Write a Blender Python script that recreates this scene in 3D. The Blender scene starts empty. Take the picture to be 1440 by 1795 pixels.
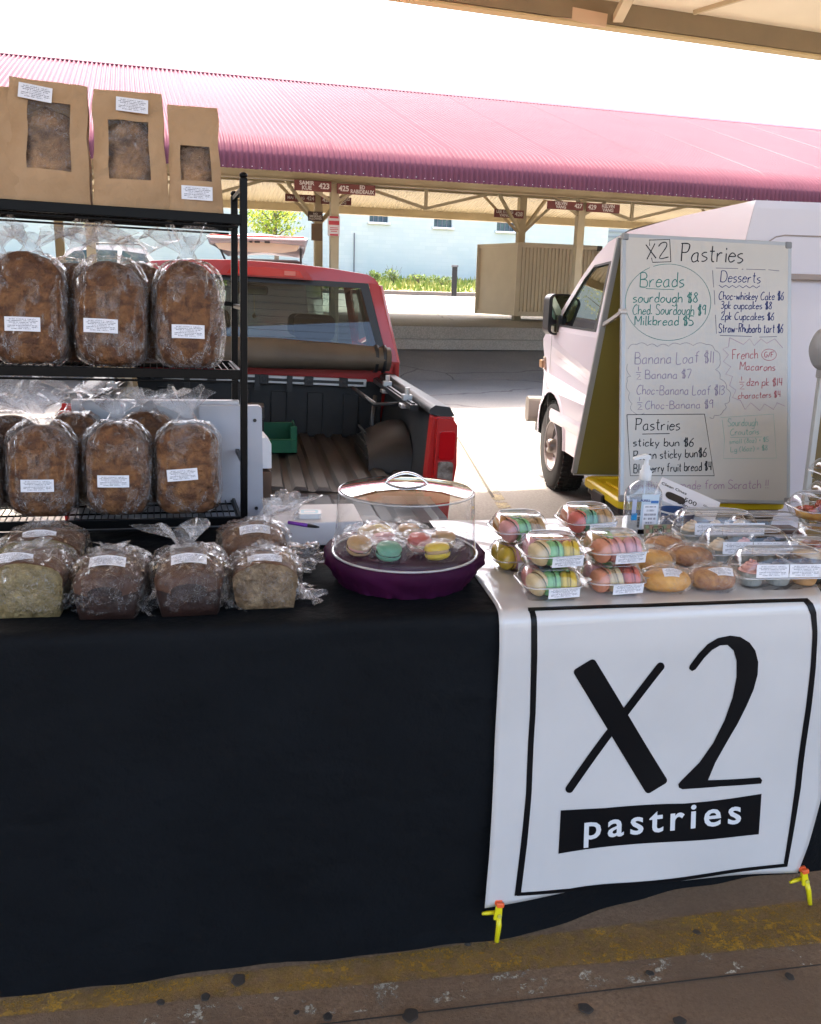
import bpy, bmesh, math, random
from mathutils import Vector, Matrix, noise
from mathutils.geometry import tessellate_polygon
R_ = math.radians
PI = math.pi
scene = bpy.context.scene
# ------------------------------------------------------------------ camera
FPX, PITCH, ROLL, EYE = 1550.0, R_(14.0), R_(1.55), 1.65
fw = Vector((0, math.cos(PITCH), -math.sin(PITCH)))
r0 = Vector((1, 0, 0)); u0 = Vector((0, math.sin(PITCH), math.cos(PITCH)))
cr = r0*math.cos(ROLL) + u0*math.sin(ROLL)
cu = -r0*math.sin(ROLL) + u0*math.cos(ROLL)
CAM = Vector((0, 0, EYE))
cd = bpy.data.cameras.new('camera'); cam = bpy.data.objects.new('camera', cd)
scene.collection.objects.link(cam); scene.camera = cam
cd.sensor_fit = 'HORIZONTAL'; cd.sensor_width = 36; cd.lens = 36*FPX/1440
cd.clip_start = .05; cd.clip_end = 900
cam.matrix_world = Matrix(((cr.x, cu.x, -fw.x, 0), (cr.y, cu.y, -fw.y, 0), (cr.z, cu.z, -fw.z, EYE), (0, 0, 0, 1)))
# ------------------------------------------------------------------ light
SUN_EL, SUN_AZ = R_(61), R_(-26)         # sun high in front of the camera, to the left
w = bpy.data.worlds.new('World'); scene.world = w; w.use_nodes = True
nt = w.node_tree; bg = nt.nodes['Background']
sky = nt.nodes.new('ShaderNodeTexSky'); sky.sky_type = 'NISHITA'; sky.sun_disc = False
sky.sun_elevation = SUN_EL; sky.sun_rotation = SUN_AZ; sky.dust_density = 7; sky.air_density = 1.0; sky.ozone_density = 0.2
nt.links.new(sky.outputs[0], bg.inputs[0]); bg.inputs[1].default_value = .14
sd = bpy.data.lights.new('sun', 'SUN'); sd.energy = 2.0; sd.angle = R_(.5); sd.color = (1, .91, .77)
so = bpy.data.objects.new('sun', sd); scene.collection.objects.link(so)
sdir = Vector((math.sin(SUN_AZ)*math.cos(SUN_EL)*1.0, math.cos(SUN_AZ)*math.cos(SUN_EL), math.sin(SUN_EL)))
so.rotation_euler = sdir.to_track_quat('Z', 'Y').to_euler()
vs = scene.view_settings; vs.view_transform = 'Standard'; vs.look = 'None'; vs.exposure = 3.12; vs.gamma = 1; vs.use_curve_mapping = False
scene.cycles.use_denoising = True
scene.cycles.max_bounces = 10; scene.cycles.transparent_max_bounces = 32
scene.cycles.diffuse_bounces = 4; scene.cycles.glossy_bounces = 3; scene.cycles.transmission_bounces = 4
scene.cycles.caustics_reflective = False; scene.cycles.caustics_refractive = False
scene.cycles.use_adaptive_sampling = True; scene.cycles.adaptive_threshold = .02

# ------------------------------------------------------------------ helpers
def ray(x, y): return cr*((x-720)/FPX) - cu*((y-897.5)/FPX) + fw
def PZ(x, y, z):
    d = ray(x, y); return CAM + d*((z-EYE)/d.z)
def PY(x, y, D):
    d = ray(x, y); return CAM + d*(D/d.y)
def az2(a): a = R_(a); return Vector((math.cos(a), math.sin(a), 0)), Vector((-math.sin(a), math.cos(a), 0))
def PP(x, y, p0, n):
    d = ray(x, y); return CAM + d*((p0-CAM).dot(n)/d.dot(n))
def proj(P):
    q = P-CAM; k = q.dot(fw); return 720+FPX*q.dot(cr)/k, 897.5-FPX*q.dot(cu)/k
def tag(o, label=None, cat=None, group=None, kind=None):
    if label: o['label'] = label
    if cat: o['category'] = cat
    if group: o['group'] = group
    if kind: o['kind'] = kind
    return o
def link(o): scene.collection.objects.link(o); return o
def thing(name, label, cat, loc=(0, 0, 0), rz=0, group=None, rot=None):
    o = link(bpy.data.objects.new(name, None)); o.location = loc
    o.rotation_euler = rot if rot else (0, 0, rz); o.empty_display_size = .1
    return tag(o, label, cat, group)
def meshobj(name, me, parent=None, loc=None, rot=None):
    o = link(bpy.data.objects.new(name, me)); o.parent = parent
    if loc is not None: o.location = loc
    if rot is not None: o.rotation_euler = rot
    return o
def copy_tree(o, parent=None, label=None, **kw):
    c = o.copy(); link(c); c.parent = parent
    if parent is not None: c.matrix_parent_inverse = o.matrix_parent_inverse.copy()
    if label: c['label'] = label
    for ch in [x for x in scene.objects if x.parent == o]: copy_tree(ch, c)
    return c

class MB:
    def __init__(s): s.v = []; s.f = []; s.m = []; s.cm = 0
    def add(s, vs_, fs, m=None):
        b = len(s.v); s.v += [tuple(p) for p in vs_]; s.f += [tuple(b+i for i in f) for f in fs]; s.m += [s.cm if m is None else m]*len(fs)
    def box(s, c, d, rot=None, m=None):
        x, y, z = d[0]/2, d[1]/2, d[2]/2
        P = [Vector((i*x, j*y, k*z)) for i in (-1, 1) for j in (-1, 1) for k in (-1, 1)]
        if rot is not None: P = [rot @ p for p in P]
        s.add([p+Vector(c) for p in P], [(0, 1, 3, 2), (4, 6, 7, 5), (0, 4, 5, 1), (2, 3, 7, 6), (0, 2, 6, 4), (1, 5, 7, 3)], m)
    def beam(s, a, b, w_, h_, m=None, up=Vector((0, 0, 1))):
        a, b = Vector(a), Vector(b); d = (b-a); L = d.length; d.normalize()
        x = d.cross(up)
        if x.length < 1e-3: x = d.cross(Vector((0, 1, 0)))
        x.normalize(); z = x.cross(d)
        s.box((a+b)/2, (w_, L, h_), Matrix((x, d, z)).transposed(), m)
    def tube(s, pts, r, n=8, m=None, cap=True):
        pts = [Vector(p) for p in pts]; rs = r if isinstance(r, (list, tuple)) else [r]*len(pts)
        rings = []; prev = None
        for i, p in enumerate(pts):
            t = (pts[min(i+1, len(pts)-1)]-pts[max(i-1, 0)]).normalized()
            x = t.cross(Vector((0, 0, 1))) if prev is None else prev - t*prev.dot(t)
            if x.length < 1e-3: x = t.cross(Vector((0, 1, 0)))
            x.normalize(); prev = x; y = t.cross(x)
            rings.append([p + (x*math.cos(2*PI*k/n)+y*math.sin(2*PI*k/n))*rs[i] for k in range(n)])
        V = [p for q in rings for p in q]; F = []
        for i in range(len(pts)-1):
            for k in range(n): F.append((i*n+k, i*n+(k+1) % n, (i+1)*n+(k+1) % n, (i+1)*n+k))
        if cap: F.append(tuple(range(n-1, -1, -1))); F.append(tuple((len(pts)-1)*n+k for k in range(n)))
        s.add(V, F, m)
    def lathe(s, prof, n=24, c=(0, 0, 0), m=None, wob=None):
        V = []; F = []; c = Vector(c)
        for j, (r, z) in enumerate(prof):
            for k in range(n):
                a = 2*PI*k/n; rr = r*(wob(a, j) if wob else 1)
                V.append(c+Vector((rr*math.cos(a), rr*math.sin(a), z)))
        for j in range(len(prof)-1):
            for k in range(n): F.append((j*n+k, j*n+(k+1) % n, (j+1)*n+(k+1) % n, (j+1)*n+k))
        s.add(V, F, m)
    def rings(s, rr, closed=True, cap0=False, cap1=False, m=None):
        n = len(rr[0]); V = [p for q in rr for p in q]; F = []
        for j in range(len(rr)-1):
            for k in range(n if closed else n-1): F.append((j*n+k, j*n+(k+1) % n, (j+1)*n+(k+1) % n, (j+1)*n+k))
        if cap0: F.append(tuple(range(n-1, -1, -1)))
        if cap1: F.append(tuple((len(rr)-1)*n+k for k in range(n)))
        s.add(V, F, m)
    def poly(s, loops, fn=lambda p: Vector((p[0], p[1], 0)), m=None, flip=False):
        L = [[Vector((p[0], p[1], 0)) for p in lp] for lp in loops]
        T = tessellate_polygon(L); flat = [p for lp in loops for p in lp]
        s.add([fn(p) for p in flat], [tuple(reversed(t)) if flip else tuple(t) for t in T], m)
    def prism(s, out, a, b, ax='x', m=None):
        def q(p, t): return Vector((t, p[0], p[1])) if ax == 'x' else (Vector((p[0], t, p[1])) if ax == 'y' else Vector((p[0], p[1], t)))
        s.poly([out], lambda p: q(p, a), m); s.poly([out], lambda p: q(p, b), m)
        n = len(out); s.add([q(p, a) for p in out]+[q(p, b) for p in out], [(i, (i+1) % n, n+(i+1) % n, n+i) for i in range(n)], m)
    def grid(s, nu, nv, fn, m=None, cu_=False):
        V = [fn(i/nu, j/nv) for j in range(nv+1) for i in range(nu+1)]; w_ = nu+1
        s.add(V, [(j*w_+i, j*w_+i+1, (j+1)*w_+i+1, (j+1)*w_+i) for j in range(nv) for i in range(nu)], m)
    def mesh(s, name, mats, smooth=False, recalc=True, weld=False):
        me = bpy.data.meshes.new(name); me.from_pydata(s.v, [], s.f)
        for x in (mats if isinstance(mats, (list, tuple)) else [mats]): me.materials.append(x)
        if any(s.m): me.polygons.foreach_set('material_index', s.m)
        if recalc or weld:
            bm = bmesh.new(); bm.from_mesh(me)
            if weld: bmesh.ops.remove_doubles(bm, verts=bm.verts, dist=1e-5)
            if recalc: bmesh.ops.recalc_face_normals(bm, faces=bm.faces)
            bm.to_mesh(me); bm.free()
        if smooth:
            me.polygons.foreach_set('use_smooth', [True]*len(me.polygons))
        me.update(); return me
    def build(s, name, mats, parent=None, smooth=False, bev=0, loc=None, rot=None, weld=False, angle=None, segs=2, recalc=True):
        o = meshobj(name, s.mesh(name, mats, smooth, weld=weld, recalc=recalc), parent, loc, rot)
        if bev:
            b = o.modifiers.new('bevel', 'BEVEL'); b.width = bev; b.segments = segs; b.limit_method = 'ANGLE'; b.angle_limit = R_(35)
            b.harden_normals = False
        if angle:
            o.data.polygons.foreach_set('use_smooth', [True]*len(o.data.polygons))
            e = o.data; e.set_sharp_from_angle(angle=R_(angle))
        return o

# ------------------------------------------------------------------ materials
def nmat(name):
    m = bpy.data.materials.new(name); m.use_nodes = True; n = m.node_tree
    return m, n, n.nodes['Principled BSDF'], n.nodes['Material Output']
def mix_rgb(n, a, b, fac):
    x = n.nodes.new('ShaderNodeMix'); x.data_type = 'RGBA'
    for i, v in ((6, a), (7, b)):
        if hasattr(v, 'is_linked') or hasattr(v, 'links'): n.links.new(v, x.inputs[i])
        else: x.inputs[i].default_value = (*v[:3], 1)
    if isinstance(fac, (int, float)): x.inputs[0].default_value = fac
    else: n.links.new(fac, x.inputs[0])
    return x.outputs[2]
def noise_tex(n, scale, detail=4, dist=0, rough=.55, space='Object', stretch=None):
    tc = n.nodes.new('ShaderNodeTexCoord'); t = n.nodes.new('ShaderNodeTexNoise'); src = tc.outputs[space]
    if stretch:
        mp = n.nodes.new('ShaderNodeMapping'); mp.inputs['Scale'].default_value = stretch; n.links.new(src, mp.inputs[0]); src = mp.outputs[0]
    n.links.new(src, t.inputs['Vector']); t.inputs['Scale'].default_value = scale; t.inputs['Detail'].default_value = detail
    t.inputs['Distortion'].default_value = dist; t.inputs['Roughness'].default_value = rough
    return t.outputs['Fac']
def ramp(n, fac, a, b, va=0, vb=1):
    x = n.nodes.new('ShaderNodeMapRange'); n.links.new(fac, x.inputs[0]); x.inputs[1].default_value = a; x.inputs[2].default_value = b
    x.inputs[3].default_value = va; x.inputs[4].default_value = vb; x.clamp = True; return x.outputs[0]
def bump(n, h, strength, dist=.01, prev=None):
    b = n.nodes.new('ShaderNodeBump'); n.links.new(h, b.inputs['Height']); b.inputs['Strength'].default_value = strength; b.inputs['Distance'].default_value = dist
    if prev: n.links.new(prev, b.inputs['Normal'])
    return b.outputs[0]
def mat(name, col, rough=.5, metal=0, col2=None, vs=6, lo=.35, hi=.65, bs=None, bst=.3, bd=.004, coat=0, stretch=None, trans=0, spec=.5, emit=None, det=5, cr=.05):
    m, n, p, o = nmat(name)
    p.inputs['Roughness'].default_value = rough; p.inputs['Metallic'].default_value = metal; p.inputs['Coat Weight'].default_value = coat
    p.inputs['Coat Roughness'].default_value = cr
    p.inputs['Specular IOR Level'].default_value = spec
    if col2: n.links.new(mix_rgb(n, col, col2, ramp(n, noise_tex(n, vs, det, stretch=stretch), lo, hi)), p.inputs['Base Color'])
    else: p.inputs['Base Color'].default_value = (*col, 1)
    if bs: n.links.new(bump(n, noise_tex(n, bs, 6, stretch=stretch), bst, bd), p.inputs['Normal'])
    return m
def clear(name, tint=(.98, .98, .98), base=.03, fr=1.0, rough=.04, bs=None, bst=.3, bd=.004, crease_glint=0, cs=30, stretch=None, haze=0, hazecol=(.8, .8, .82)):
    m, n, p, o = nmat(name); n.nodes.remove(p)
    tr = n.nodes.new('ShaderNodeBsdfTransparent'); tr.inputs[0].default_value = (*tint, 1)
    gl = n.nodes.new('ShaderNodeBsdfGlossy'); gl.inputs['Roughness'].default_value = rough; gl.inputs[0].default_value = (.95, .95, .95, 1)
    geo = n.nodes.new('ShaderNodeNewGeometry'); dt = n.nodes.new('ShaderNodeVectorMath'); dt.operation = 'DOT_PRODUCT'
    n.links.new(geo.outputs['Incoming'], dt.inputs[0])
    def mm(op, a, b):
        x = n.nodes.new('ShaderNodeMath'); x.operation = op
        for i, v in enumerate((a, b)):
            if isinstance(v, (int, float)): x.inputs[i].default_value = v
            else: n.links.new(v, x.inputs[i])
        return x.outputs[0]
    sch = mm('POWER', mm('SUBTRACT', 1.0, mm('MINIMUM', mm('ABSOLUTE', dt.outputs['Value'], 0), 1.0)), 4.0)
    nrm = None
    if bs:
        nrm = bump(n, noise_tex(n, bs, 5, 1.2, stretch=stretch), bst, bd)
        n.links.new(nrm, gl.inputs['Normal']); n.links.new(nrm, dt.inputs[1])
    else: n.links.new(geo.outputs['Normal'], dt.inputs[1])
    ma = n.nodes.new('ShaderNodeMath'); ma.operation = 'MULTIPLY_ADD'; ma.use_clamp = True
    n.links.new(sch, ma.inputs[0]); ma.inputs[1].default_value = fr; ma.inputs[2].default_value = base
    mx = n.nodes.new('ShaderNodeMixShader'); n.links.new(ma.outputs[0], mx.inputs[0]); n.links.new(tr.outputs[0], mx.inputs[1]); n.links.new(gl.outputs[0], mx.inputs[2])
    out = mx.outputs[0]
    if crease_glint or haze:
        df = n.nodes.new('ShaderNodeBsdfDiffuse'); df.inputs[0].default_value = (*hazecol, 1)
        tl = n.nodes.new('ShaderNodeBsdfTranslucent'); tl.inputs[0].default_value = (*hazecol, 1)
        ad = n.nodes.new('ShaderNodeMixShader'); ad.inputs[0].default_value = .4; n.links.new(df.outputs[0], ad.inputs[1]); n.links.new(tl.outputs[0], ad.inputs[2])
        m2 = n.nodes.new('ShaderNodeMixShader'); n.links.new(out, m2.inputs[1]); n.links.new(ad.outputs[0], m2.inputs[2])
        if crease_glint:  # pale crease lines in diffuse white, painting highlight streaks onto the film
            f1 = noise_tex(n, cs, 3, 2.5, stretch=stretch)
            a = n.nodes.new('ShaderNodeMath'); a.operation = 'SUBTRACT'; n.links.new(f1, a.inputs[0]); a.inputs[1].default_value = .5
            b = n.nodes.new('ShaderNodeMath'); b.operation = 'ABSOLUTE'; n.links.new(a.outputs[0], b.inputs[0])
            l = ramp(n, b.outputs[0], .0, .009, crease_glint, haze)
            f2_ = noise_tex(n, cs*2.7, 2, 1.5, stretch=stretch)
            l = mm('MAXIMUM', l, ramp(n, mm('ABSOLUTE', mm('SUBTRACT', f2_, .5), 0), .0, .010, crease_glint*.7, haze))
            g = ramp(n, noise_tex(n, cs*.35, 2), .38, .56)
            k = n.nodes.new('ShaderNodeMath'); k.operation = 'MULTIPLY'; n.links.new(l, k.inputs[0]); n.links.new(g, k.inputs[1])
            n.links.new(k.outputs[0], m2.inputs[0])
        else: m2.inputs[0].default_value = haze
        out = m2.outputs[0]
    n.links.new(out, o.inputs[0]); return m

def label_mat(name, rows=9, bg_=(.78, .78, .82), ink=(.08, .08, .12)):
    # printed text too small to read: uneven lines of dark dashes, laid out in the label's own UV
    m, n, p, o = nmat(name); p.inputs['Roughness'].default_value = .5
    uv = n.nodes.new('ShaderNodeUVMap'); sp = n.nodes.new('ShaderNodeSeparateXYZ'); n.links.new(uv.outputs[0], sp.inputs[0])
    def mth(op, a, b=0, c=0):
        x = n.nodes.new('ShaderNodeMath'); x.operation = op
        for i, v in enumerate((a, b, c)):
            if isinstance(v, (int, float)): x.inputs[i].default_value = v
            else: n.links.new(v, x.inputs[i])
        return x.outputs[0]
    row = mth('MULTIPLY', sp.outputs[1], rows); fl = mth('FLOOR', row); fr = mth('FRACT', row)
    inrow = mth('MULTIPLY', mth('GREATER_THAN', fr, .28), mth('LESS_THAN', fr, .78))
    cx = n.nodes.new('ShaderNodeCombineXYZ'); n.links.new(mth('MULTIPLY', sp.outputs[0], 46), cx.inputs[0]); n.links.new(mth('MULTIPLY', fl, 7.31), cx.inputs[1])
    t = n.nodes.new('ShaderNodeTexNoise'); t.inputs['Scale'].default_value = 1; t.inputs['Detail'].default_value = 1; n.links.new(cx.outputs[0], t.inputs['Vector'])
    gl = mth('GREATER_THAN', t.outputs['Fac'], .46)
    wn = n.nodes.new('ShaderNodeTexWhiteNoise'); wn.noise_dimensions = '1D'; n.links.new(fl, wn.inputs['W'])
    half = mth('MULTIPLY_ADD', wn.outputs[0], .17, .28)
    side = mth('LESS_THAN', mth('ABSOLUTE', mth('SUBTRACT', sp.outputs[0], .5)), half)
    vert = mth('MULTIPLY', mth('GREATER_THAN', sp.outputs[1], .1), mth('LESS_THAN', sp.outputs[1], .93))
    k = mth('MULTIPLY', mth('MULTIPLY', inrow, gl), mth('MULTIPLY', side, vert))
    n.links.new(mix_rgb(n, bg_, ink, mth('MULTIPLY', k, .75)), p.inputs['Base Color']); return m

M = {}
M['black_metal'] = mat('black powder coat', (.003, .003, .0032), .32, spec=.12, bs=300, bst=.1, bd=.0005)
M['cloth'] = mat('black polyester cloth', (.0011, .0021, .0036), .8, col2=(.0022, .0036, .0056), vs=3, bs=7, bst=.8, bd=.022, spec=.2)
M['vinyl'] = mat('white vinyl', (.62, .61, .60), .38, col2=(.59, .58, .57), vs=3, bs=9, bst=.15, bd=.003, coat=.9, cr=.12)
M['film_soft'] = clear('soft bag film', (.985, .985, .985), .035, .9, .06, bs=38, bst=1.0, bd=.018, crease_glint=.5, cs=19, haze=.005)
M['film_mac'] = clear('small clear wrapper', (.985, .985, .985), .025, .75, .07, bs=60, bst=.9, bd=.009, crease_glint=.5, cs=36, haze=.02)
M['film_win'] = clear('window film', (.985, .985, .985), .05, 1.2, .06, bs=45, bst=1.0, bd=.016, crease_glint=.9, cs=26, haze=.01)
M['ink'] = mat('black print', (.003, .0035, .005), .38, spec=.22)
M['paper_white'] = mat('white paper', (.72, .72, .74), .6, col2=(.68, .67, .70), vs=8)
M['label'] = label_mat('printed label', 9); M['label6'] = label_mat('printed label wide', 6)
M['kraft'] = mat('kraft paper', (.46, .29, .155), .75, col2=(.40, .245, .125), vs=9, bs=16, bst=.9, bd=.010)
M['film'] = clear('crinkled film', (.985, .985, .985), .055, 1.1, .045, bs=40, bst=1.0, bd=.020, crease_glint=.62, cs=17, haze=.02, stretch=(1, 1, .5), hazecol=(.88, .88, .9))
M['film_thin'] = clear('loose film', (.97, .97, .98), .06, 1.0, .08, bs=30, bst=1.0, bd=.014, crease_glint=.6, cs=16, haze=.16, hazecol=(.88, .88, .9))
M['clam'] = clear('clear rigid plastic', (.985, .985, .985), .05, 1.4, .05, bs=14, bst=.12, bd=.004)
M['clam_rim'] = clear('clear plastic rim', (.95, .96, .97), .22, 1.2, .10, haze=.34)
M['acrylic'] = clear('clear acrylic', (.98, .98, .98), .012, .9, .015)
M['acryl_edge'] = clear('acrylic edge', (.80, .84, .88), .22, 1.6, .06, haze=.35)
M['purple'] = mat('purple satin cloth', (.048, .004, .034), .7, col2=(.030, .003, .022), vs=6, bs=500, bst=.2, bd=.0006, spec=.15)
M['wood_brown'] = mat('brown board', (.10, .05, .025), .6, col2=(.07, .035, .02), vs=10)
M['lilac_white'] = mat('white painted panel', (.55, .55, .58), .4)
M['concrete'] = None
def crust(name, c1, c2, c3, s=11, b=.9):
    m, n, p, o = nmat(name); p.inputs['Roughness'].default_value = .62
    oi = n.nodes.new('ShaderNodeObjectInfo')
    a = ramp(n, noise_tex(n, s, 6, .4, .65), .33, .62); f = ramp(n, noise_tex(n, s*.28, 3, .3), .36, .66)
    c = mix_rgb(n, mix_rgb(n, c2, c3, f), c1, a)
    hs = n.nodes.new('ShaderNodeHueSaturation'); n.links.new(c, hs.inputs['Color']); n.links.new(ramp(n, oi.outputs['Random'], 0, 1, .8, 1.18), hs.inputs['Value'])
    n.links.new(hs.outputs[0], p.inputs['Base Color'])
    n1 = bump(n, noise_tex(n, s*7, 5, .3, .7), b*.8, .004); n.links.new(bump(n, noise_tex(n, s*1.7, 3), b, .012, n1), p.inputs['Normal']); return m
M['crust'] = crust('sandwich loaf crust', (.085, .030, .011), (.30, .135, .046), (.17, .066, .022), 27, 1.1)
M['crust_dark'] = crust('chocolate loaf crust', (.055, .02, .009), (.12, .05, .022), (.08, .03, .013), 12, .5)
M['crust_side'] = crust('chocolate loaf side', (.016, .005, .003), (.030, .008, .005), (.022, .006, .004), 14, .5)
M['crumb_green'] = crust('zucchini crumb', (.16, .12, .05), (.34, .26, .12), (.25, .19, .085), 46, .8)
M['crumb_banana'] = crust('banana bread crumb', (.13, .08, .04), (.36, .26, .15), (.25, .165, .09), 46, .9)
M['crust_mid'] = crust('banana loaf crust', (.07, .03, .013), (.17, .08, .035), (.11, .045, .02), 16, .7)
M['bun'] = crust('golden bun', (.52, .22, .04), (.82, .48, .14), (.70, .34, .07), 12, .5)
M['bun_ham'] = crust('berry bun top', (.16, .05, .04), (.66, .36, .13), (.50, .22, .08), 14, .6)

# ------------------------------------------------------------------ stroke lettering (hand-written marker)
G = {'a': '55 35 14 02 10 30 51;55 51 60', 'b': '0A 00;03 25 45 54 52 40 20 01', 'c': '54 35 14 02 10 30 51', 'd': '5A 50;53 35 14 02 10 30 51',
 'e': '03 53 54 35 14 02 10 30 51', 'f': '5A 39 28 20;06 46', 'g': '55 35 14 02 10 30 52;55 52 5x 3w 0x', 'h': '0A 00;03 25 45 53 50', 'i': '15 10;17 18',
 'j': '35 3x 1w;37 38', 'k': '0A 00;45 02 40', 'l': '1A 11 20', 'm': '05 00;03 15 35 43 40;43 55 75 83 80', 'n': '05 00;03 25 45 53 50', 'o': '35 14 02 10 30 52 54 35',
 'p': '05 0w;03 25 45 54 52 40 20 01', 'q': '55 5w;53 35 14 02 10 30 51', 'r': '05 00;03 25 45', 's': '45 25 04 13 42 41 20 00', 't': '29 21 40;06 46',
 'u': '05 02 20 40 53;55 50', 'v': '05 20 45', 'w': '05 10 34 50 75', 'x': '05 50;55 00', 'y': '05 12 31;55 31 1x', 'z': '05 55 00 50',
 'B': '0A 00;0A 4A 68 56 05;05 55 73 60 00', 'C': '79 5A 28 04 20 50 71', 'D': '0A 00;0A 5A 87 83 50 00', 'F': '0A 00;0A 6A;05 45', 'G': '69 3A 07 03 20 50 74 44',
 'L': '0A 00 60', 'M': '00 0A 44 8A 80', 'P': '1A 10;0A 5A 79 66 45 15', 'R': '1A 10;0A 5A 79 66 45 15;35 60', 'S': '69 4A 1A 07 35 63 61 40 10 01', 'X': '0A 60;6A 00',
 'N': '00 0A 60 6A', '0': '4A 18 03 20 50 67 4A', '1': '1A 10', '2': '08 2A 5A 57 00 60', '3': '09 3A 58 36 15;36 54 52 20 01', '4': '1A 15 14 64;5A 50', '5': '6A 1A 06 45 62 40 00',
 '6': '5A 27 03 10 40 53 35 04', '7': '0A 6A 20', '8': '3A 18 36 52 30 02 36 58 3A', '9': '58 3A 07 25 57;5A 50', '$': '58 39 18 06 35 53 51 30 11;2B 2z;4B 4z',
 '.': '00 11', '-': '04 44', '/': '00 4A', '!': '1A 13;10 11', '(': '3A 06 03 2y', ')': '0A 36 33 1y', '=': '03 43;05 45', '?': '0A 00'}
YC = {'z': -1, 'y': -2, 'x': -3, 'w': -4, 'A': 10, 'B': 11}
def glyph(ch):
    out = []; wd = 0
    for st in G.get(ch, '').split(';'):
        pts = []
        for q in st.split():
            X = int(q[0]); Y = YC.get(q[1], None); Y = int(q[1]) if Y is None else Y
            pts.append((X/10, Y/10)); wd = max(wd, X/10)
        if pts: out.append(pts)
    return out, wd
def smooth_line(p, k=5):
    if len(p) < 3: return p
    o = []
    for i in range(len(p)-1):
        a, b, c, d = p[max(i-1, 0)], p[i], p[i+1], p[min(i+2, len(p)-1)]
        for j in range(k):
            t = j/k
            o.append(tuple(.5*((2*b[q])+(-a[q]+c[q])*t+(2*a[q]-5*b[q]+4*c[q]-d[q])*t*t+(-a[q]+3*b[q]-3*c[q]+d[q])*t**3) for q in (0, 1)))
    return o+[p[-1]]
def ribbon(mb, pts, w_, fn):
    n = len(pts); L = []; Rr = []
    for i, p in enumerate(pts):
        a = pts[max(i-1, 0)]; b = pts[min(i+1, n-1)]; dx, dy = b[0]-a[0], b[1]-a[1]; l = math.hypot(dx, dy) or 1
        e = w_*.5*(.85+.3*noise.noise(Vector((p[0]*.15, p[1]*.15, 3))))
        L.append(fn((p[0]-dy/l*e, p[1]+dx/l*e))); Rr.append(fn((p[0]+dy/l*e, p[1]-dx/l*e)))
    mb.rings([L, Rr], closed=False)
def write_px(mb, text, x0, y0, x1, y1, cap, w_, fn):
    "strokes in photograph-scale units on a plane; fn maps them to the plane"
    adv = []; X = 0
    for ch in text:
        if ch == ' ': adv.append((X, None)); X += .45; continue
        g, wd = glyph(ch); adv.append((X, g)); X += wd+.22
    L = X-.22; sx = math.hypot(x1-x0, y1-y0)/L; dx, dy = (x1-x0)/math.hypot(x1-x0, y1-y0), (y1-y0)/math.hypot(x1-x0, y1-y0)
    for X, g in adv:
        if not g: continue
        jy = noise.noise(Vector((X*3.1+x0, y0, 1)))*cap*.08; js = 1+.1*noise.noise(Vector((X*2.3, x0+y0, 5)))
        for st in g:
            q = [(x0+(X+a)*sx*dx + b*cap*js*dy*1.0 + b*cap*.06, y0+(X+a)*sx*dy - b*cap*js + jy) for a, b in smooth_line(st, 4)]
            ribbon(mb, q, w_, fn)
def text_mesh(txt, size, mt, bold=0, align='CENTER', space=1.0):
    c = bpy.data.curves.new('t', 'FONT'); c.body = txt; c.size = size; c.align_x = align; c.align_y = 'CENTER'; c.offset = bold; c.resolution_u = 3
    c.space_character = space; c.space_line = .85
    o = bpy.data.objects.new('t', c); link(o); dg = bpy.context.evaluated_depsgraph_get(); me = bpy.data.meshes.new_from_object(o.evaluated_get(dg))
    bpy.data.objects.remove(o); me.materials.clear(); me.materials.append(mt); return me

# ================================================================== SETTING: ground, dock, road, grass
US, VS = az2(17)                       # directions along and across the far market shed
O_S = PY(800, 335, 15.0); O_S.z = 0    # ground point below the far shed's front eave
def S(x, y, z=0): return O_S + US*x + VS*y + Vector((0, 0, z))
def road_mat(name, a, b, sc, crack=.75):
    m, n, p, o = nmat(name); p.inputs['Roughness'].default_value = .85; p.inputs['Specular IOR Level'].default_value = .3
    f1 = ramp(n, noise_tex(n, sc, 6), .35, .65); f2 = ramp(n, noise_tex(n, sc*60, 3, 0, .7), .35, .7)
    c = mix_rgb(n, mix_rgb(n, a, b, f1), tuple(v*.55 for v in a), f2)
    vo = n.nodes.new('ShaderNodeTexVoronoi'); vo.feature = 'DISTANCE_TO_EDGE'; vo.inputs['Scale'].default_value = .33
    tc = n.nodes.new('ShaderNodeTexCoord'); nz = n.nodes.new('ShaderNodeTexNoise'); nz.inputs['Scale'].default_value = 1.2; nz.inputs['Detail'].default_value = 5
    n.links.new(tc.outputs['Object'], nz.inputs['Vector'])
    ad = n.nodes.new('ShaderNodeMixRGB'); ad.inputs[0].default_value = .35; n.links.new(tc.outputs['Object'], ad.inputs[1]); n.links.new(nz.outputs['Color'], ad.inputs[2])
    n.links.new(ad.outputs[0], vo.inputs['Vector'])
    cr_ = ramp(n, vo.outputs['Distance'], .002, .006, crack, 0)
    c = mix_rgb(n, c, tuple(v*.25 for v in a), cr_)
    n.links.new(c, p.inputs['Base Color'])
    n.links.new(bump(n, noise_tex(n, sc*90, 4, 0, .7), .7, .006), p.inputs['Normal']); return m
M['asphalt'] = road_mat('worn asphalt', (.265, .25, .235), (.20, .19, .183), .8)
M['near_floor'] = road_mat('stained market floor', (.27, .178, .112), (.165, .112, .073), 1.7, 0)
M['pave'] = road_mat('pale concrete', (.42, .39, .34), (.36, .33, .29), .6)
M['grass'] = mat('dry grass', (.16, .19, .04), .9, col2=(.30, .28, .08), vs=1.6, bs=30, bst=1, bd=.05)
m = MB(); e = 400
m.add([(-e, -e, 0), (e, -e, 0), (e, e, 0), (-e, e, 0)], [(0, 1, 2, 3)])
tag(m.build('ground', M['asphalt']), kind='structure')
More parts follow.
